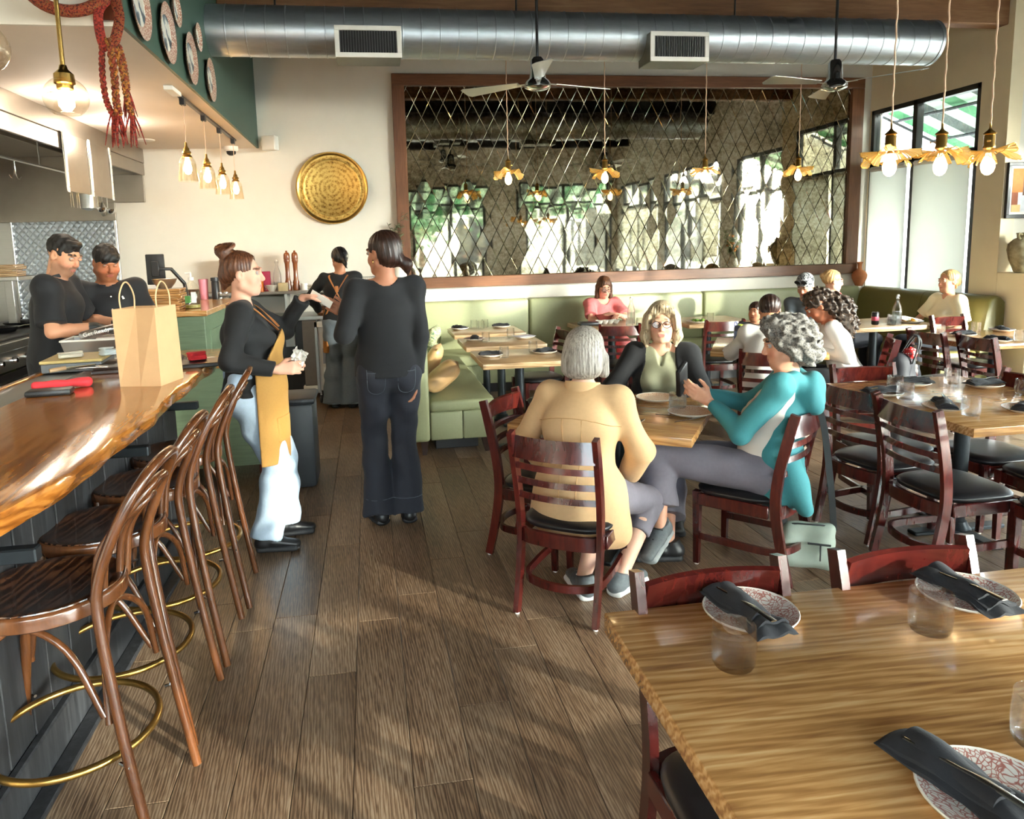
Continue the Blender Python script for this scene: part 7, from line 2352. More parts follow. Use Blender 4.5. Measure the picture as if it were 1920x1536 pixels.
def leafy(name, label, loc, stems, m_leaf, ls, nleaf, seed, pot=None, fruit=None, spread=.22):
    t = thing(name, label, 'plant', loc)
    q = random.Random(seed)
    if pot: pot(t)
    lf = MB().add([(0, 0, 0), (ls*.35, -ls*.16, .004), (ls, 0, -.004), (ls*.35, ls*.16, .004)], [(0, 1, 2, 3)]).mesh('leaf', m_leaf)
    for s in range(stems):
        a = q.random()*6.28
        d = spread*(.4+.6*q.random())
        hh = .28+.25*q.random()
        P = catmull([(0, 0, .02), (d*.25*math.cos(a), d*.25*math.sin(a), hh*.5), (d*math.cos(a), d*math.sin(a), hh)], 6)
        MB().tube(P, .0028, 5).obj('stem', M['bark'], t)
        for k_ in range(nleaf):
            p = P[int(len(P)*(.25+.74*q.random()))] if True else 0
            link('leaf', lf, t, tuple(p), (q.uniform(-.6, .6), q.uniform(-.8, .5), q.random()*6.28))
        if fruit:
            for k_ in range(2):
                p = P[int(len(P)*(.4+.55*q.random()))]
                link('fruit', fruit, t, (p.x+.01, p.y, p.z-.02))
    return t
M['oliveleaf'] = plain('olive_leaf', '6f7a5a', .6, var=.2)
M['citrusleaf'] = plain('citrus_leaf', '4f7a35', .5, var=.3)
def pot1(t): MB().lathe([(0, -.30), (.06, -.30), (.08, -.2), (.07, -.06), (.045, .02), (.04, .02), (0, -.02)], 24).obj('pot', M['stoneware'], t, 60)
leafy('olive_branches', 'olive branches in a vase beside the mirror frame', (.34, 8.22, 1.457), 6, M['oliveleaf'], .07, 16, 4, pot1, None, .2)
fr_ = MB().lathe([(0, -.022), (.016, -.015), (.022, 0), (.016, .015), (0, .022)], 10).mesh('fruit', plain('kumquat_orange', 'e08a24', .4), 60)
leafy('citrus_tree', 'small citrus tree with orange fruit by the side windows, seen in the mirror', (6.72, 3.9, 1.22), 9, M['citrusleaf'], .085, 18, 6, pot1, fr_, .26)
tag(MB().rbox((-.18, -.18, 0), (.18, .18, .92), .01).obj('plant_stand', M['terracotta'], None, None, (6.72, 3.9, 0)), 'square plant stand under the citrus tree by the side windows', 'stand')
# ------------------------------------------------------------------ grey shoulder bag hanging from the teal wearer's chair
M['bagnylon'] = plain('grey_green_nylon', '9aa79c', .6, var=.06, bmp=.1, scale=30)
M['strapblack'] = plain('black_webbing', '25282a', .7)
t = thing('shoulder_bag', 'grey-green shoulder bag hanging by black straps from the chair', 'bag', (2.005, 3.02, .03), R(-25))
S = Solid(A(-.17, -.10, -.02), A(.17, .10, .27), .006)
S.cone(A(-.08, 0, .05), A(.08, 0, .05), .055, None, 0, A(0, 0, 1), 1).cone(A(-.075, 0, .13), A(.075, 0, .13), .05, None, .04).cone(A(-.085, 0, .19), A(.085, 0, .19), .032, None, .03)
S.wrinkle(.003, 40, 2)
S.plane(A(0, 0, 0), (0, 0, -1))
link('bag_body', S.mesh('bag_body', M['bagnylon']), t)
MB().tube([(-.11, -.0, .205), (-.05, -.028, .222), (.05, -.028, .222), (.11, 0, .205)], .004, 6).obj('zip_line', M['strapblack'], t, 60)
MB().tube([(-.01, -.0575, .14), (.09, -.054, .135)], .005, 6).obj('pocket_zip', M['strapblack'], t, 60)
MB().tube([(.045, -.060, .135), (.045, -.064, .06)], .0035, 6).obj('zip_pull', M['strapblack'], t, 60)
MB().tube(catmull([(-.11, 0, .19), (-.10, .01, .45), (-.085, .03, .72), (-.05, .05, .785)], 6), .0035, 4, ry=.014, up=(1, .0, 0)).obj('strap', M['strapblack'], t, 60)
MB().tube(catmull([(.11, 0, .19), (.085, .01, .45), (.04, .03, .74), (-.02, .05, .79)], 6), .0035, 4, ry=.014, up=(1, .0, 0)).obj('strap', M['strapblack'], t, 60)
# backpack on the curly-haired person's chair
t = thing('backpack', 'dark backpack with red dotted lining hanging on a red chair', 'bag', (3.93, 4.84, .36), R(40))
S = Solid(A(-.2, -.16, -.05), A(.2, .16, .42), .008)
S.cone(A(-.07, 0, .08), A(-.06, 0, .28), .09, .07, 0).cone(A(.07, 0, .08), A(.06, 0, .26), .09, .07, .05)
S.wrinkle(.004, 30, 5)
link('pack_body', S.mesh('pack_body', plain('dark_pack_cloth', '23242b', .7, bmp=.1)), t)
MB().tube(catmull([(-.06, -.08, .28), (-.05, -.11, .42), (.02, -.08, .48), (.05, .0, .36)], 6), .004, 4, ry=.018, up=(1, 0, 0)).obj('strap', M['strapblack'], t, 60)
MB().tube(catmull([(.09, -.06, .28), (.10, -.10, .42), (.13, -.04, .47), (.13, .03, .34)], 6), .004, 4, ry=.018, up=(1, 0, 0)).obj('strap', M['strapblack'], t, 60)
MB().lathe([(0, -.05), (.04, -.03), (.05, 0), (.04, .03), (0, .05)], 14, T(0, -.05, .35)).obj('dotted_cloth', M['dots'], t, 60)
MB().rbox((.03, -.105, .06), (.13, -.09, .13), .01).obj('pink_pocket', plain('pink_pocket', 'b83a5e', .7), t)
# ------------------------------------------------------------------ things on the bar
M['kraft'] = plain('kraft_paper', 'c9a277', .8, var=.05, scale=12, bmp=.06)
bg = thing('paper_bag', 'brown paper carrier bag with twisted handles standing on the bar', 'bag', (-.975, 3.385, BZ), R(-13.5))
w_, d_, h_ = .092, .10, .335
tp = .004
def wall4(vs): return vs
FA = [(-w_, -d_, 0), (w_, -d_, 0), (w_, d_, 0), (-w_, d_, 0)]
FT = [(-w_-.012, -d_+.01, h_), (w_-.005, -d_+.012, h_+.004), (w_-.004, d_-.01, h_+.004), (-w_-.01, d_-.012, h_)]
mb = MB()
def gusset(a, b, at_, bt_, depth, nrm):
    """a side wall folded inward along its centre line"""
    a, b, at_, bt_ = map(Vector, (a, b, at_, bt_))
    m0 = (a+b)/2; mt = (at_+bt_)/2-Vector(nrm)*depth
    mk = (m0+mt)/2-Vector(nrm)*depth*.25
    vs = [a, m0, b, at_, mt, bt_]
    return vs, [(0, 1, 4, 3), (1, 2, 5, 4)]
vs, fs = gusset(FA[0], FA[1], FT[0], FT[1], .022, (0, -1, 0)); mb.add(vs, fs); mb.obj('gusset_panel', M['kraft'], bg)
mb = MB(); vs, fs = gusset(FA[2], FA[3], FT[2], FT[3], .022, (0, 1, 0)); mb.add(vs, fs).obj('gusset_panel', M['kraft'], bg)
def crumple(a, b, at_, bt_, nrm, seed):
    q = random.Random(seed)
    n = 7
    vs = []
    for i in range(n+1):
        for j in range(n+1):
            u, v_ = i/n, j/n
            p = Vector(a).lerp(Vector(b), u).lerp(Vector(at_).lerp(Vector(bt_), u), v_)
            k_ = .004 if 0 < i < n and 0 < j < n else 0
            vs.append(p+Vector(nrm)*q.uniform(-k_, k_))
    return MB().add(vs, [(i*(n+1)+j, (i+1)*(n+1)+j, (i+1)*(n+1)+j+1, i*(n+1)+j+1) for i in range(n) for j in range(n)])
crumple(FA[1], FA[2], FT[1], FT[2], (1, 0, 0), 3).obj('face_panel', M['kraft'], bg, 25)
crumple(FA[3], FA[0], FT[3], FT[0], (-1, 0, 0), 4).obj('face_panel', M['kraft'], bg, 25)
MB().box((-w_, -d_, .0), (w_, d_, .002)).obj('base_panel', M['kraft'], bg)
for x in (-w_+.008, w_-.012):
    MB().tube(catmull([(x, -.05, h_-.03), (x-.003, -.052, h_+.05), (x, -.02, h_+.105), (x, .02, h_+.105), (x+.003, .052, h_+.05), (x, .05, h_-.03)], 6), .0035, 6).obj('twist_handle', plain('handle_paper', 'd9b78c', .8), bg, 60)
M['redcloth'] = cloth('red_towel', 'd8333b', .85, .1, .2, 40)
def rolled(label, loc, L_, r, a, m, seed):
    S = Solid(A(-L_/2-.06, -.08, -.02), A(L_/2+.06, .08, .10), .004)
    S.cone(A(-L_/2, 0, r*.8), A(L_/2, 0, r*.9), r*.85, r*1.1, 0, A(0, 1, 0), .8)
    S.wrinkle(.003, 60, seed, aniso=(.4, 1, 1))
    S.plane(A(0, 0, 0), (0, 0, -1))
    return tag(link('rolled_towel', S.mesh('rolled_towel', M[m]), None, loc, (0, 0, a)), label, 'towel')
rolled('rolled red towel lying on the bar behind the black pouch', (-1.335, 3.345, BZ), .20, .024, R(4), 'redcloth', 4)
def folded(label, loc, w_, d_, h_, a, m, seed, name='folded_towel'):
    S = Solid(A(-w_/2-.05, -d_/2-.05, -.02), A(w_/2+.05, d_/2+.05, h_+.05), .005)
    for i in range(3):
        z = h_*(i+.5)/3
        S.cone(A(-w_/2+.03, -.01*i, z), A(w_/2-.03, .008*i, z), d_/2-.01*i, d_/2-.016*i, .012, A(0, 1, 0), h_/3*.62/(d_/2))
    S.wrinkle(.004, 45, seed)
    S.plane(A(0, 0, 0), (0, 0, -1))
    return tag(link(name, S.mesh(name, M[m]), None, loc, (0, 0, a)), label, 'towel')
M['palecloth'] = cloth('pale_blue_cloth', 'c3cdd0', .85, .06, .2, 40)
M['creamcloth'] = cloth('cream_cloth', 'd5d0c2', .85, .06, .2, 40)
folded('folded red towel on the board at the far end of the bar', (-.885, 3.86, BZ+.022), .13, .09, .045, R(18), 'redcloth', 7)
folded('crumpled cream cloth on the yellow cutting board', (-1.50, 3.90, BZ+.062), .16, .09, .03, R(20), 'creamcloth', 9)
folded('pale blue cloth beside the plastic food tub', (-1.33, 3.93, BZ+.062), .14, .10, .045, R(40), 'palecloth', 11)
t = thing('black_pouch', 'flat black pouch on the bar in front of the rolled red towel', 'pouch', (-1.325, 3.195, BZ), R(8))
MB().rbox((-.085, -.04, 0), (.085, .045, .026), .010, 2).obj('pouch_body', M['plasticblack'], t, 40)
MB().rbox((-.09, .03, .004), (-.05, .06, .010), .002).obj('red_white_tag', M['redcloth'], t)
t = thing('cutting_board', 'yellow-topped cutting board on dark trays at the pass', 'board', (-1.49, 3.93, BZ+.0), R(6))
MB().rbox((-.13, -.13, .045), (.15, .16, .060), .003).obj('yellow_board', plain('yellow_board', 'c8b172', .5), t)
MB().rbox((-.125, -.125, .0), (.145, .155, .044), .004).obj('grey_base', plain('grey_base', '6c7074', .5), t)
tag(MB().rbox((-.20, -.16, 0), (.20, .16, .020), .004).rbox((-.19, -.15, .02), (.19, .15, .030), .004).obj('dark_tray', M['espresso'], None, 30, (-1.16, 3.86, BZ), (0, 0, R(8))), 'dark wooden tray on the bar behind the paper bag', 'tray')
tag(MB().rbox((-.12, -.10, 0), (.12, .10, .020), .004).obj('slate_board', M['plasticblack'], None, 30, (-.90, 3.83, BZ), (0, 0, R(12))), 'black slate board under the folded red towel', 'board')
t = thing('steel_tongs', 'pair of steel tongs lying on the dark tray', 'tongs', (-1.36, 3.72, BZ+.012), R(20))
for q_ in (-1, 1): MB().tube([(-.10, q_*.004, .02), (0, q_*.018, .022), (.08, q_*.028, .018), (.11, q_*.022, .012)], [.008, .009, .008, .012], 6, ry=.0015, up=(0, 0, 1)).obj('arm', M['cutlery'], t, 60)
t = thing('fine_grater', 'steel grater with a wooden handle lying on the tray', 'grater', (-1.42, 3.70, BZ+.035), R(35))
MB().tube([(-.10, 0, 0), (-.03, 0, .005)], .010, 8).obj('handle', M['tablepale'], t, 60)
MB().rbox((-.03, -.014, .003), (.10, .014, .006), .002).obj('blade', M['cutlery'], t)
t = thing('food_tub', 'clear plastic tub of orange packets beside the first cook', 'tub', (-1.60, 4.55, .985), R(4))
M['tub'] = glassmat('cloudy_plastic', 'e3e2e0', .3, clear=.72)
mb = MB()
lo_, hi_ = [(-.13, -.10), (.13, -.10), (.13, .10), (-.13, .10)], [(-.16, -.12), (.16, -.12), (.16, .12), (-.16, .12)]
vs = [(x, y, 0) for x, y in lo_]+[(x, y, .13) for x, y in hi_]+[(x*.985, y*.98, .13) for x, y in hi_]+[(x*.97, y*.97, .006) for x, y in lo_]
mb.add(vs, [(3, 2, 1, 0)]+[(i, (i+1) % 4, 4+(i+1) % 4, 4+i) for i in range(4)]+[(4+i, 4+(i+1) % 4, 8+(i+1) % 4, 8+i) for i in range(4)]+[(8+i, 8+(i+1) % 4, 12+(i+1) % 4, 12+i) for i in range(4)]+[(12, 13, 14, 15)])
mb.obj('tub_wall', M['tub'], t)
MB().tube([(x, y, .13) for x, y in hi_], .006, 6, closed=True).obj('tub_rim', M['plasticwhite'], t)
for k_, (x, y, z, a, c_) in enumerate(((.04, -.05, .012, .1, 'd9855c'), (.06, .03, .04, .4, 'cf7650'), (.03, -.02, .075, -.3, 'dd9a78'), (.08, .0, .105, .2, 'd8ccc2'))):
    MB().rbox((-.07, -.045, 0), (.07, .045, .03), .008, 2, T(x-.01, y, z) @ RZ(a)).obj('packet', plain('packet_%d' % k_, c_, .4, var=.15), t, 40)
MB().tube(catmull([(.0, -.088, .085), (.03, -.092, .055), (.08, -.09, .05)], 5), .006, 6).obj('green_strip', plain('green_strip', '1f8a5a', .4), t, 60)
tb_ = MB().rbox((-.10, -.05, 0), (.10, .05, .05), .018, 2).obj('plastic_pouch', M['tub'], None, 50, (-1.58, 4.55, 1.125), (0, R(-12), .1))
tag(tb_, 'clear printed plastic pouch leaning on the food tub', 'pouch')
# lettering as on the pouch
def text(s_, size, parent, loc, rot, m, ext=.0006, name='lettering', al='CENTER'):
    cu = bpy.data.curves.new(name, 'FONT')
    cu.body = s_; cu.size = size; cu.extrude = ext; cu.align_x = al
    cu.materials.append(m)
    o = link('text_source', cu)
    me = bpy.data.meshes.new_from_object(o.evaluated_get(bpy.context.evaluated_depsgraph_get()))
    bpy.data.objects.remove(o)
    me.name = name
    return link(name, me, parent, loc, rot)
text('Get Ready', .034, tb_, (0, -.0515, .018), (R(90), 0, 0), M['plasticwhite'])
# ------------------------------------------------------------------ monitor, soap, wooden boards on the green cabinet
t = thing('monitor', 'black monitor on an arm seen from the back, on the green cabinet', 'monitor', (-1.80, 6.62, 1.13))
MB().rbox((-.075, -.012, .20), (.075, .012, .46), .008, 2).obj('screen_back', M['plasticblack'], t, 40)
MB().rbox((-.03, -.035, .27), (.035, -.011, .40), .005).obj('mount_plate', M['plasticblack'], t, 40)
MB().tube([(.02, -.02, .335), (.12, .02, .33), (.20, .10, .20), (.22, .12, .02)], .016, 10).obj('arm', M['plasticblack'], t, 60)
MB().rbox((.16, .06, 0), (.28, .18, .02), .004).obj('arm_base', M['plasticblack'], t)
t = thing('soap_dispenser', 'clear pump bottle of soap on the green cabinet', 'bottle', (-1.475, 6.42, 1.13))
MB().lathe([(0, 0), (.06, 0), (.064, .01), (.064, .15), (.045, .20), (.02, .225), (.02, .235)], 24).obj('bottle_wall', M['clearglass'], t, 50)
MB().lathe([(0, .004), (.058, .006), (.058, .03), (0, .03)], 20).obj('soap_fill', plain('olive_soap', '8c8a4a', .3), t)
MB().lathe([(.022, .235), (.024, .235), (.024, .26), (.008, .262), (.007, .30), (0, .30)], 14).tube([(0, 0, .30), (-.045, 0, .295)], .008, 8).obj('pump', M['plasticwhite'], t, 60)
MB().rbox((-.045, -.0665, .05), (-.0, -.061, .11), .002).obj('green_label', plain('green_label', '4f8a4a', .5), t)
MB().rbox((.005, -.0665, .05), (.045, -.061, .14), .002).obj('white_label', M['plasticwhite'], t)
q = random.Random(4)
for k_ in range(9):
    tag(MB().rbox((-.155, -.11, 0), (.155, .11, .018), .004).obj('serving_board', M['tabletop'], None, 30, (-1.70+q.uniform(-.012, .012), 6.40+q.uniform(-.01, .01), 1.131+.0195*k_), (0, 0, q.uniform(-.06, .06))), 'wooden serving board, %s in the stack under the steel bowl' % ORD[k_], 'board', 'stacked wooden serving boards')
tag(MB().lathe([(0, .0), (.05, 0), (.085, .045), (.098, .075), (.10, .078), (.094, .075), (.08, .045), (.048, .006), (0, .006)], 28).obj('mixing_bowl', M['steel'], None, 50, (-1.68, 6.40, 1.3075)), 'steel bowl on top of the wooden boards', 'bowl')
tag(MB().lathe([(0, 0), (.03, 0), (.034, .004), (.034, .06), (.01, .085), (.004, .11), (0, .11)], 16).obj('squeeze_bottle', plain('dark_squeeze', '3a3f4a', .4), None, 50, (-1.775, 6.22, 1.13)), 'dark squeeze bottle in front of the boards, seen through the bag handle', 'bottle')
# shelf things behind the servers
def jar(name, label, cat, x, y, z, prof, m, extra=None, grp_=None):
    t = thing(name, label, cat, (x, y, z), 0, grp_)
    MB().lathe(prof, 22).obj('main_part', M[m] if isinstance(m, str) else m, t, 50)
    if extra: extra(t)
    return t
M['mill'] = wood('pepper_mill_wood', [(.3, '5a2c14'), (.5, '7f431f'), (.7, '985a2e')], .25, (20, 20, 3), coat=.5)
for k_, x in enumerate((-.875, -.79)):
    t = thing('pepper_mill', 'tall turned wooden pepper mill, %s of the pair on the shelf' % ('first' if k_ == 0 else 'second'), 'pepper mill', (x, 8.2, 1.155), 0, 'pepper mills')
    MB().lathe([(0, 0), (.036, 0), (.038, .05), (.032, .07), (.036, .085), (.026, .12), (.022, .2), (.026, .29), (.034, .32), (.032, .335)], 22).obj('body', M['mill'], t, 50)
    MB().lathe([(.032, .335), (.035, .345), (.033, .39), (.024, .41), (.010, .415), (.012, .428), (0, .435)], 22).obj('cap', M['mill'], t, 50)
tag(MB().lathe([(0, 0), (.036, 0), (.036, .075), (.033, .075), (.033, .004), (0, .004)], 20).obj('white_cup', M['plasticwhite'], None, 50, (-.70, 8.15, 1.155)), 'white cup beside the pepper mills', 'cup')
t = bottle(-.985, 8.18, 1.155, 'clear swing-top bottle next to the pepper mills', .33, .045, .3)
for k_, (x, c_, lab) in enumerate(((-1.10, 'b3224f', 'crimson'), (-1.19, '7d2230', 'dark red'))):
    t = thing('printed_tin', lab+' printed tin on the shelf behind the servers', 'tin', (x, 8.2, 1.155), 0, 'printed tins')
    MB().rbox((-.042, -.03, 0), (.042, .03, .215), .004).obj('tin_wall', plain(lab.replace(' ', '_')+'_tin', c_, .35), t, 40)
    if k_ == 0: text('SIS', .05, t, (.012, -.0312, .04), (R(90), R(-90), 0), M['plasticwhite'])
jar('orange_bottle', 'orange sauce bottle beside the white bowl on the shelf', 'bottle', -1.16, 8.10, 1.155, [(0, 0), (.04, 0), (.04, .12), (.02, .15), (.018, .17), (0, .17)], plain('orange_sauce', 'd9742a', .35))
tag(MB().lathe([(0, 0), (.03, 0), (.055, .05), (.06, .07), (.056, .07), (.03, .01), (0, .008)], 22).obj('white_bowl', M['stoneware'], None, 50, (-1.04, 8.11, 1.155)), 'white bowl on the shelf behind the servers', 'bowl')
tag(MB().rbox((-.05, -.035, 0), (.05, .035, .09), .006, 2).obj('butter_tub', plain('cream_tub', 'd8c79a', .5), None, 40, (-.92, 8.11, 1.155)), 'cream-coloured tub on the shelf below the pepper mills', 'tub')
for k_ in range(4):
    tag(MB().lathe([(0, 0), (.08, 0), (.12, .012), (.12, .016), (0, .008)], 26).obj('stacked_plate', M['stoneware'], None, 50, (-.60, 8.22, 1.155+.012*k_)), 'pale plate, %s in the stack behind the serving hands' % ORD[k_+5], 'plate', 'stack of pale plates on the shelf')
t = thing('pink_tumbler', 'tall pink cup beside the brown paper sack', 'cup', (-1.62, 7.55, 1.131))
MB().lathe([(0, 0), (.036, 0), (.046, .2), (.043, .2), (.034, .006), (0, .006)], 22).obj('cup_wall', plain('pink_cup', 'd98a9c', .4), t, 50)
t = thing('black_flask', 'black lidded flask beside the pink cup', 'flask', (-1.50, 7.5, 1.131))
MB().lathe([(0, 0), (.036, 0), (.038, .01), (.036, .17), (.03, .18)], 22).obj('flask_wall', M['plasticblack'], t, 50)
MB().lathe([(.03, .18), (.04, .18), (.04, .215), (0, .22)], 22).obj('lid', M['plasticblack'], t, 50)
for k_, x in enumerate((-1.43, -1.375)):
    t = thing('glass_jar', 'small glass jar, %s beside the black flask' % ('first' if k_ == 0 else 'second'), 'jar', (x, 7.35, 1.131), 0, 'small glass jars')
    MB().lathe([(0, 0), (.025, 0), (.026, .05), (.02, .06), (.02, .065)], 16).obj('jar_wall', M['clearglass'], t, 50)
    MB().lathe([(0, .078), (.021, .078), (.021, .064), (0, .064)], 16).obj('lid', M['cutlery'], t, 50)
t = thing('wicker_box', 'dark woven box behind the soap bottle', 'box', (-1.60, 6.95, 1.131))
MB().rbox((-.06, -.05, 0), (.06, .05, .13), .006).obj('woven_side', vary('dark_wicker', [(.4, '2e1e14'), (.55, '5a3d28'), (.7, '3b281a')], 120), t)
tag(MB().rbox((-.11, -.07, 0), (.11, .07, .36), .012, 2).obj('paper_sack', plain('brown_sack', '7d5a3c', .8, var=.15, bmp=.2), None, 40, (-1.46, 8.2, 1.156)), 'brown paper sack behind the server\'s hair bun', 'sack')
t = thing('bread_basket', 'round wicker bread basket on the back counter', 'basket', (-.47, 7.88, .901))
for k_ in range(7): MB().tube([((.085+.006*k_)*math.cos(a), (.065+.005*k_)*math.sin(a), .008+.012*k_) for a in np.linspace(0, 2*PI, 30, endpoint=False)], .0068, 5, closed=True).obj('wicker_hoop', plain('wicker_brown', '6b4428', .7, var=.2) if k_ == 0 else bpy.data.materials['wicker_brown'], t, 60)
MB().lathe([(0, 0), (.08, 0), (.08, .006), (0, .006)], 20).obj('base', bpy.data.materials['wicker_brown'], t)
t = thing('wire_rack', 'thin steel wire rack on the back shelf', 'rack', (-.03, 8.2, 1.155))
MB().tube([(-.14, -.06, .12), (.14, -.06, .12), (.14, .06, .12), (-.14, .06, .12)], .003, 6, closed=True).obj('rim_wire', M['steel'], t)
for k_ in range(12): MB().tube([(-.13+.0236*k_, -.06, .12), (-.13+.0236*k_, -.06, .0), (-.13+.0236*k_, .06, 0), (-.13+.0236*k_, .06, .12)], .0018, 5).obj('wire', M['steel'], t)

# ------------------------------------------------------------------ cooking line
hd = thing('extractor_hood', 'long stainless extractor hood over the cooking line', 'hood', (0, 0, 0))
mb = MB()
hx = -2.30
mb.rbox((hx-.03, 4.4, 2.545), (hx, 8.385, SZ-.002), .004); mb.obj('upper_band', M['steel_warm'], hd, 30)
MB().rbox((hx-.03, 4.4, 2.42), (hx-.004, 8.385, 2.542), .004).obj('lower_band', M['steel_warm'], hd, 30)
MB().add([(hx-.03, 4.4, 2.425), (hx-.03, 8.385, 2.425), (-3.0, 8.385, 2.66), (-3.0, 4.4, 2.66)], [(0, 1, 2, 3), (3, 2, 1, 0)]).obj('canopy_slope', M['steel'], hd)
MB().rbox((-3.86, 4.4, 2.62), (-3.0, 8.385, SZ-.004), .004).obj('canopy_top', M['steel_warm'], hd)
MB().rbox((hx-.5, 8.36, 2.14), (hx-.02, 8.385, 2.43), .003).obj('end_panel', M['steel_warm'], hd)
MB().tube([(-2.62, 4.6, 2.33), (-2.62, 8.3, 2.33)], .010, 8).obj('hook_rail', M['steel'], hd, 60)
for y in (5.0, 6.6, 8.2): MB().tube([(-2.62, y, 2.33), (-2.62, y, 2.56)], .006, 6).obj('rail_hanger', M['steel'], hd)
MB().add([(-2.9, 5.5, 2.3), (-2.55, 5.5, 2.3), (-2.9, 5.5, 2.05), (-2.9, 5.62, 2.3), (-2.55, 5.62, 2.3), (-2.9, 5.62, 2.05)], [(0, 2, 1), (3, 4, 5), (0, 1, 4, 3), (1, 2, 5, 4), (2, 0, 3, 5)]).obj('filter_gusset', M['steel'], hd)
for k_, y in enumerate((5.6, 5.75, 6.15, 7.45)):
    for q_ in (-.05, .05):
        MB().tube(catmull([(-2.62, y, 2.335), (-2.62, y+q_*.2, 2.24), (-2.62, y+q_, 2.19), (-2.62, y+q_*1.9, 2.21)], 5), .004, 5).obj('hanging_hook', M['chrome'], hd, 60)
for k_, (y0, y1) in enumerate(((6.22, 6.72), (6.74, 7.28))):
    t = thing('hood_splash_guard', ('brushed steel panel hung on the hood lip, nearer the globe lamp', 'brushed steel panel hung on the hood lip, nearer the wall')[k_], 'panel', (hx+.006, 0, 0), 0, 'hung steel panels')
    MB().rbox((0, y0, 2.10), (.006, y1, 2.42), .002).rbox((0, y0, 2.41), (.005, y1, 2.55), .002).obj('sheet', M['steel_warm'], t)
    for y in ((y0+.02,) if k_ == 0 else (y0+.02, y1-.02)):
        MB().tube([(.010, y, 2.56), (.014, y, 2.42), (.010, y, 2.09)], .003, 4, ry=.018, up=(0, 1, 0)).obj('white_strip', M['plasticwhite'], t)
        for z in (2.5, 2.38, 2.25, 2.13): MB().lathe([(0, .003), (.005, .002), (.005, 0)], 8, T(.0165, y, z) @ RY(PI/2)).obj('rivet', M['chrome'], t)
bs = thing('stainless_backsplash', 'quilted diamond stainless backsplash behind the cooks', 'backsplash', (0, 0, 0))
MB().rbox((-3.88, 8.372, 1.955), (-2.63, 8.396, 2.62), .003).obj('plain_sheet', M['steel_warm'], bs)
vs, fs = [], []
nx, nz = 15, 13
dx, dz = 1.02/nx, 1.06/nz
mb = MB()
for i in range(2*nx+2):
    for j in range(2*nz+2):
        if (i+j) % 2: continue
        cx_, cz_ = -3.67+i*dx/2, .90+j*dz/2
        P = clip_poly([(cx_-dx/2, cz_), (cx_, cz_-dz/2), (cx_+dx/2, cz_), (cx_, cz_+dz/2)], -3.66, -2.655, .90, 1.95)
        if len(P) < 3: continue
        n = len(P)
        mb.add([(p[0], 8.386, p[1]) for p in P]+[((p[0]*.45+cx_*.55), 8.379, (p[1]*.45+cz_*.55)) for p in P], [tuple(range(n, 2*n))]+[(k_, (k_+1) % n, n+(k_+1) % n, n+k_) for k_ in range(n)])
tag(mb.obj('quilted_sheet', plain('quilted_steel', 'bcc4cc', .3, .9, var=.04), bs, 30, weld=True), kind='stuff')
MB().rbox((-3.88, 8.37, .9), (-3.665, 8.396, 1.953), .003).obj('quilted_side', M['steel'], bs)
MB().rbox((-2.655, 8.36, .86), (-2.63, 8.396, 1.955), .002).obj('edge_strip', M['chrome'], bs)
MB().rbox((-3.672, 8.36, .9), (-3.655, 8.39, 1.955), .002).obj('seam_strip', M['chrome'], bs)
# utensils
def utensil(y, x, kind, lab):
    t = thing('hanging_'+kind, lab, kind, (x, y, 2.33), 0, 'utensils hanging under the hood')
    if kind == 'ladle':
        MB().tube([(0, 0, 0), (0, 0, -.26)], .006, 6).obj('handle', M['chrome'], t)
        MB().lathe([(0, -.05), (.03, -.042), (.045, -.012), (.047, 0), (.043, 0), (.04, -.012), (0, -.042)], 16, T(.03, 0, -.27)).obj('bowl', M['chrome'], t, 60)
    elif kind == 'strainer':
        MB().tube([(0, 0, 0), (0, 0, -.16)], .006, 6).obj('handle', M['espresso'], t)
        MB().lathe([(.055, -.16), (.075, -.16), (.068, -.29), (.02, -.31), (0, -.31)], 18).obj('basket', M['steel'], t, 60)
    elif kind == 'tongs':
        for q_ in (-1, 1): MB().tube([(0, 0, 0), (0, q_*.02, -.16), (0, q_*.03, -.30)], [.006, .008, .010], 6, ry=.002, up=(1, 0, 0)).obj('arm', M['chrome'], t)
    else:
        MB().tube([(0, 0, 0), (0, 0, -.2)], .006, 6).obj('handle', M['chrome'], t)
        MB().lathe([(0, -.2), (.02, -.24), (.028, -.3), (.018, -.34), (0, -.35)], 12).obj('whisk_head', M['steel'], t, 60)
for k_, (y, x, kind) in enumerate(((7.2, -2.62, 'tongs'), (7.35, -2.62, 'tongs'), (7.6, -2.62, 'strainer'), (7.85, -2.62, 'ladle'), (7.98, -2.62, 'whisk'), (8.12, -2.62, 'ladle'))):
    utensil(y, x, kind, 'steel %s hanging %s' % (kind, ('first under the hood', 'second under the hood', 'between the tongs and the ladle', 'beside the strainer', 'between the two ladles', 'closest to the cream wall')[k_]))
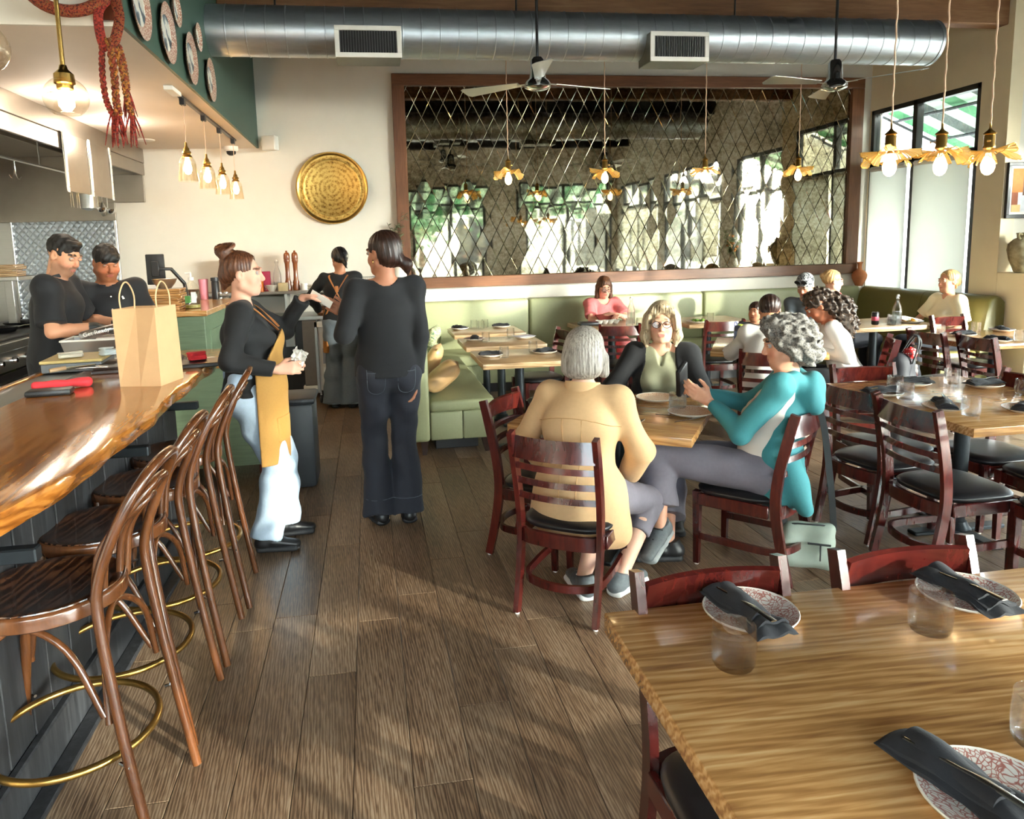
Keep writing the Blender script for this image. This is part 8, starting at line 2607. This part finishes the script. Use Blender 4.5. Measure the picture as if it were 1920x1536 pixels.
# range
rg_ = thing('cooking_range', 'stainless cooking range with knobs behind the cooks', 'range', (0, 0, 0))
rx = -2.88
MB().rbox((-3.75, 5.2, .12), (rx-.04, 8.3, .62), .004).obj('oven_body', M['steel'], rg_)
MB().rbox((-3.75, 5.2, .62), (rx, 8.3, .68), .004).obj('lower_shelf', M['plasticblack'], rg_)
MB().rbox((-3.75, 5.2, .70), (rx+.02, 8.3, .86), .006).obj('control_panel', M['steel'], rg_)
MB().rbox((-3.75, 5.2, .86), (rx+.05, 8.3, .93), .006).obj('top_edge', M['steel'], rg_)
MB().rbox((-3.72, 5.25, .931), (rx-.02, 8.28, .95), .004).obj('grate_plate', M['plasticblack'], rg_)
for k_ in range(12):
    y = 5.4+.22*k_
    MB().lathe([(0, .045), (.02, .045), (.026, .03), (.028, .0)], 14, T(rx+.021, y, .78) @ RY(PI/2)).obj('knob', M['chrome'], rg_, 50)
for k_ in range(3):
    y = 5.35+1.0*k_
    MB().rbox((rx-.04, y, .2), (rx-.02, y+.9, .58), .006).obj('oven_door', M['steel'], rg_)
    MB().tube([(rx+.0, y+.12, .53), (rx+.02, y+.12, .53), (rx+.02, y+.78, .53), (rx, y+.78, .53)], .010, 8).obj('door_handle', M['plasticblack'], rg_, 60)
for k_, (y, x) in enumerate(((6.9, -3.2), (7.4, -3.25))):
    t = thing('frying_pan', 'black frying pan on the range, %s' % ('nearer the first cook' if k_ == 0 else 'nearer the backsplash'), 'pan', (x, y, .951), .5*k_, 'black frying pans')
    MB().lathe([(0, 0), (.11, 0), (.15, .045), (.145, .045), (.105, .006), (0, .006)], 28).obj('pan_bowl', M['plasticblack'], t, 50)
    MB().tube([(.14, 0, .04), (.2, 0, .055), (.34, 0, .06)], .010, 8, ry=.006).obj('handle', M['steel'], t, 60)
t = thing('green_spatula', 'lime-handled knife lying on the range shelf', 'knife', (rx-.06, 6.3, .685), R(75))
MB().rbox((-.02, -.012, 0), (.13, .012, .016), .005).obj('handle', plain('lime_handle', 'a5d02e', .4), t)
MB().rbox((-.20, -.016, .005), (-.02, .016, .009), .001).obj('blade', M['chrome'], t)
t = thing('steel_shelf', 'steel wall shelf on a post behind the cooks', 'shelf', (0, 0, 0))
MB().rbox((-3.6, 7.0, 1.39), (-3.06, 7.45, 1.425), .004).obj('shelf_plate', M['steel'], t)
MB().rbox((-3.31, 7.3, .952), (-3.24, 7.37, 1.389), .003).obj('post', M['steel'], t)
q = random.Random(5)
for k_ in range(7):
    tag(MB().rbox((-.16, -.10, 0), (.16, .10, .013), .003).obj('flat_board', M['tablepale'], None, None, (-3.28+q.uniform(-.02, .02), 7.2, 1.4255+.0155*k_), (0, 0, q.uniform(-.05, .05))), 'thin pale wooden board, %s in the stack on the steel shelf' % ORD[k_+2], 'board', 'stack of thin boards on the shelf')
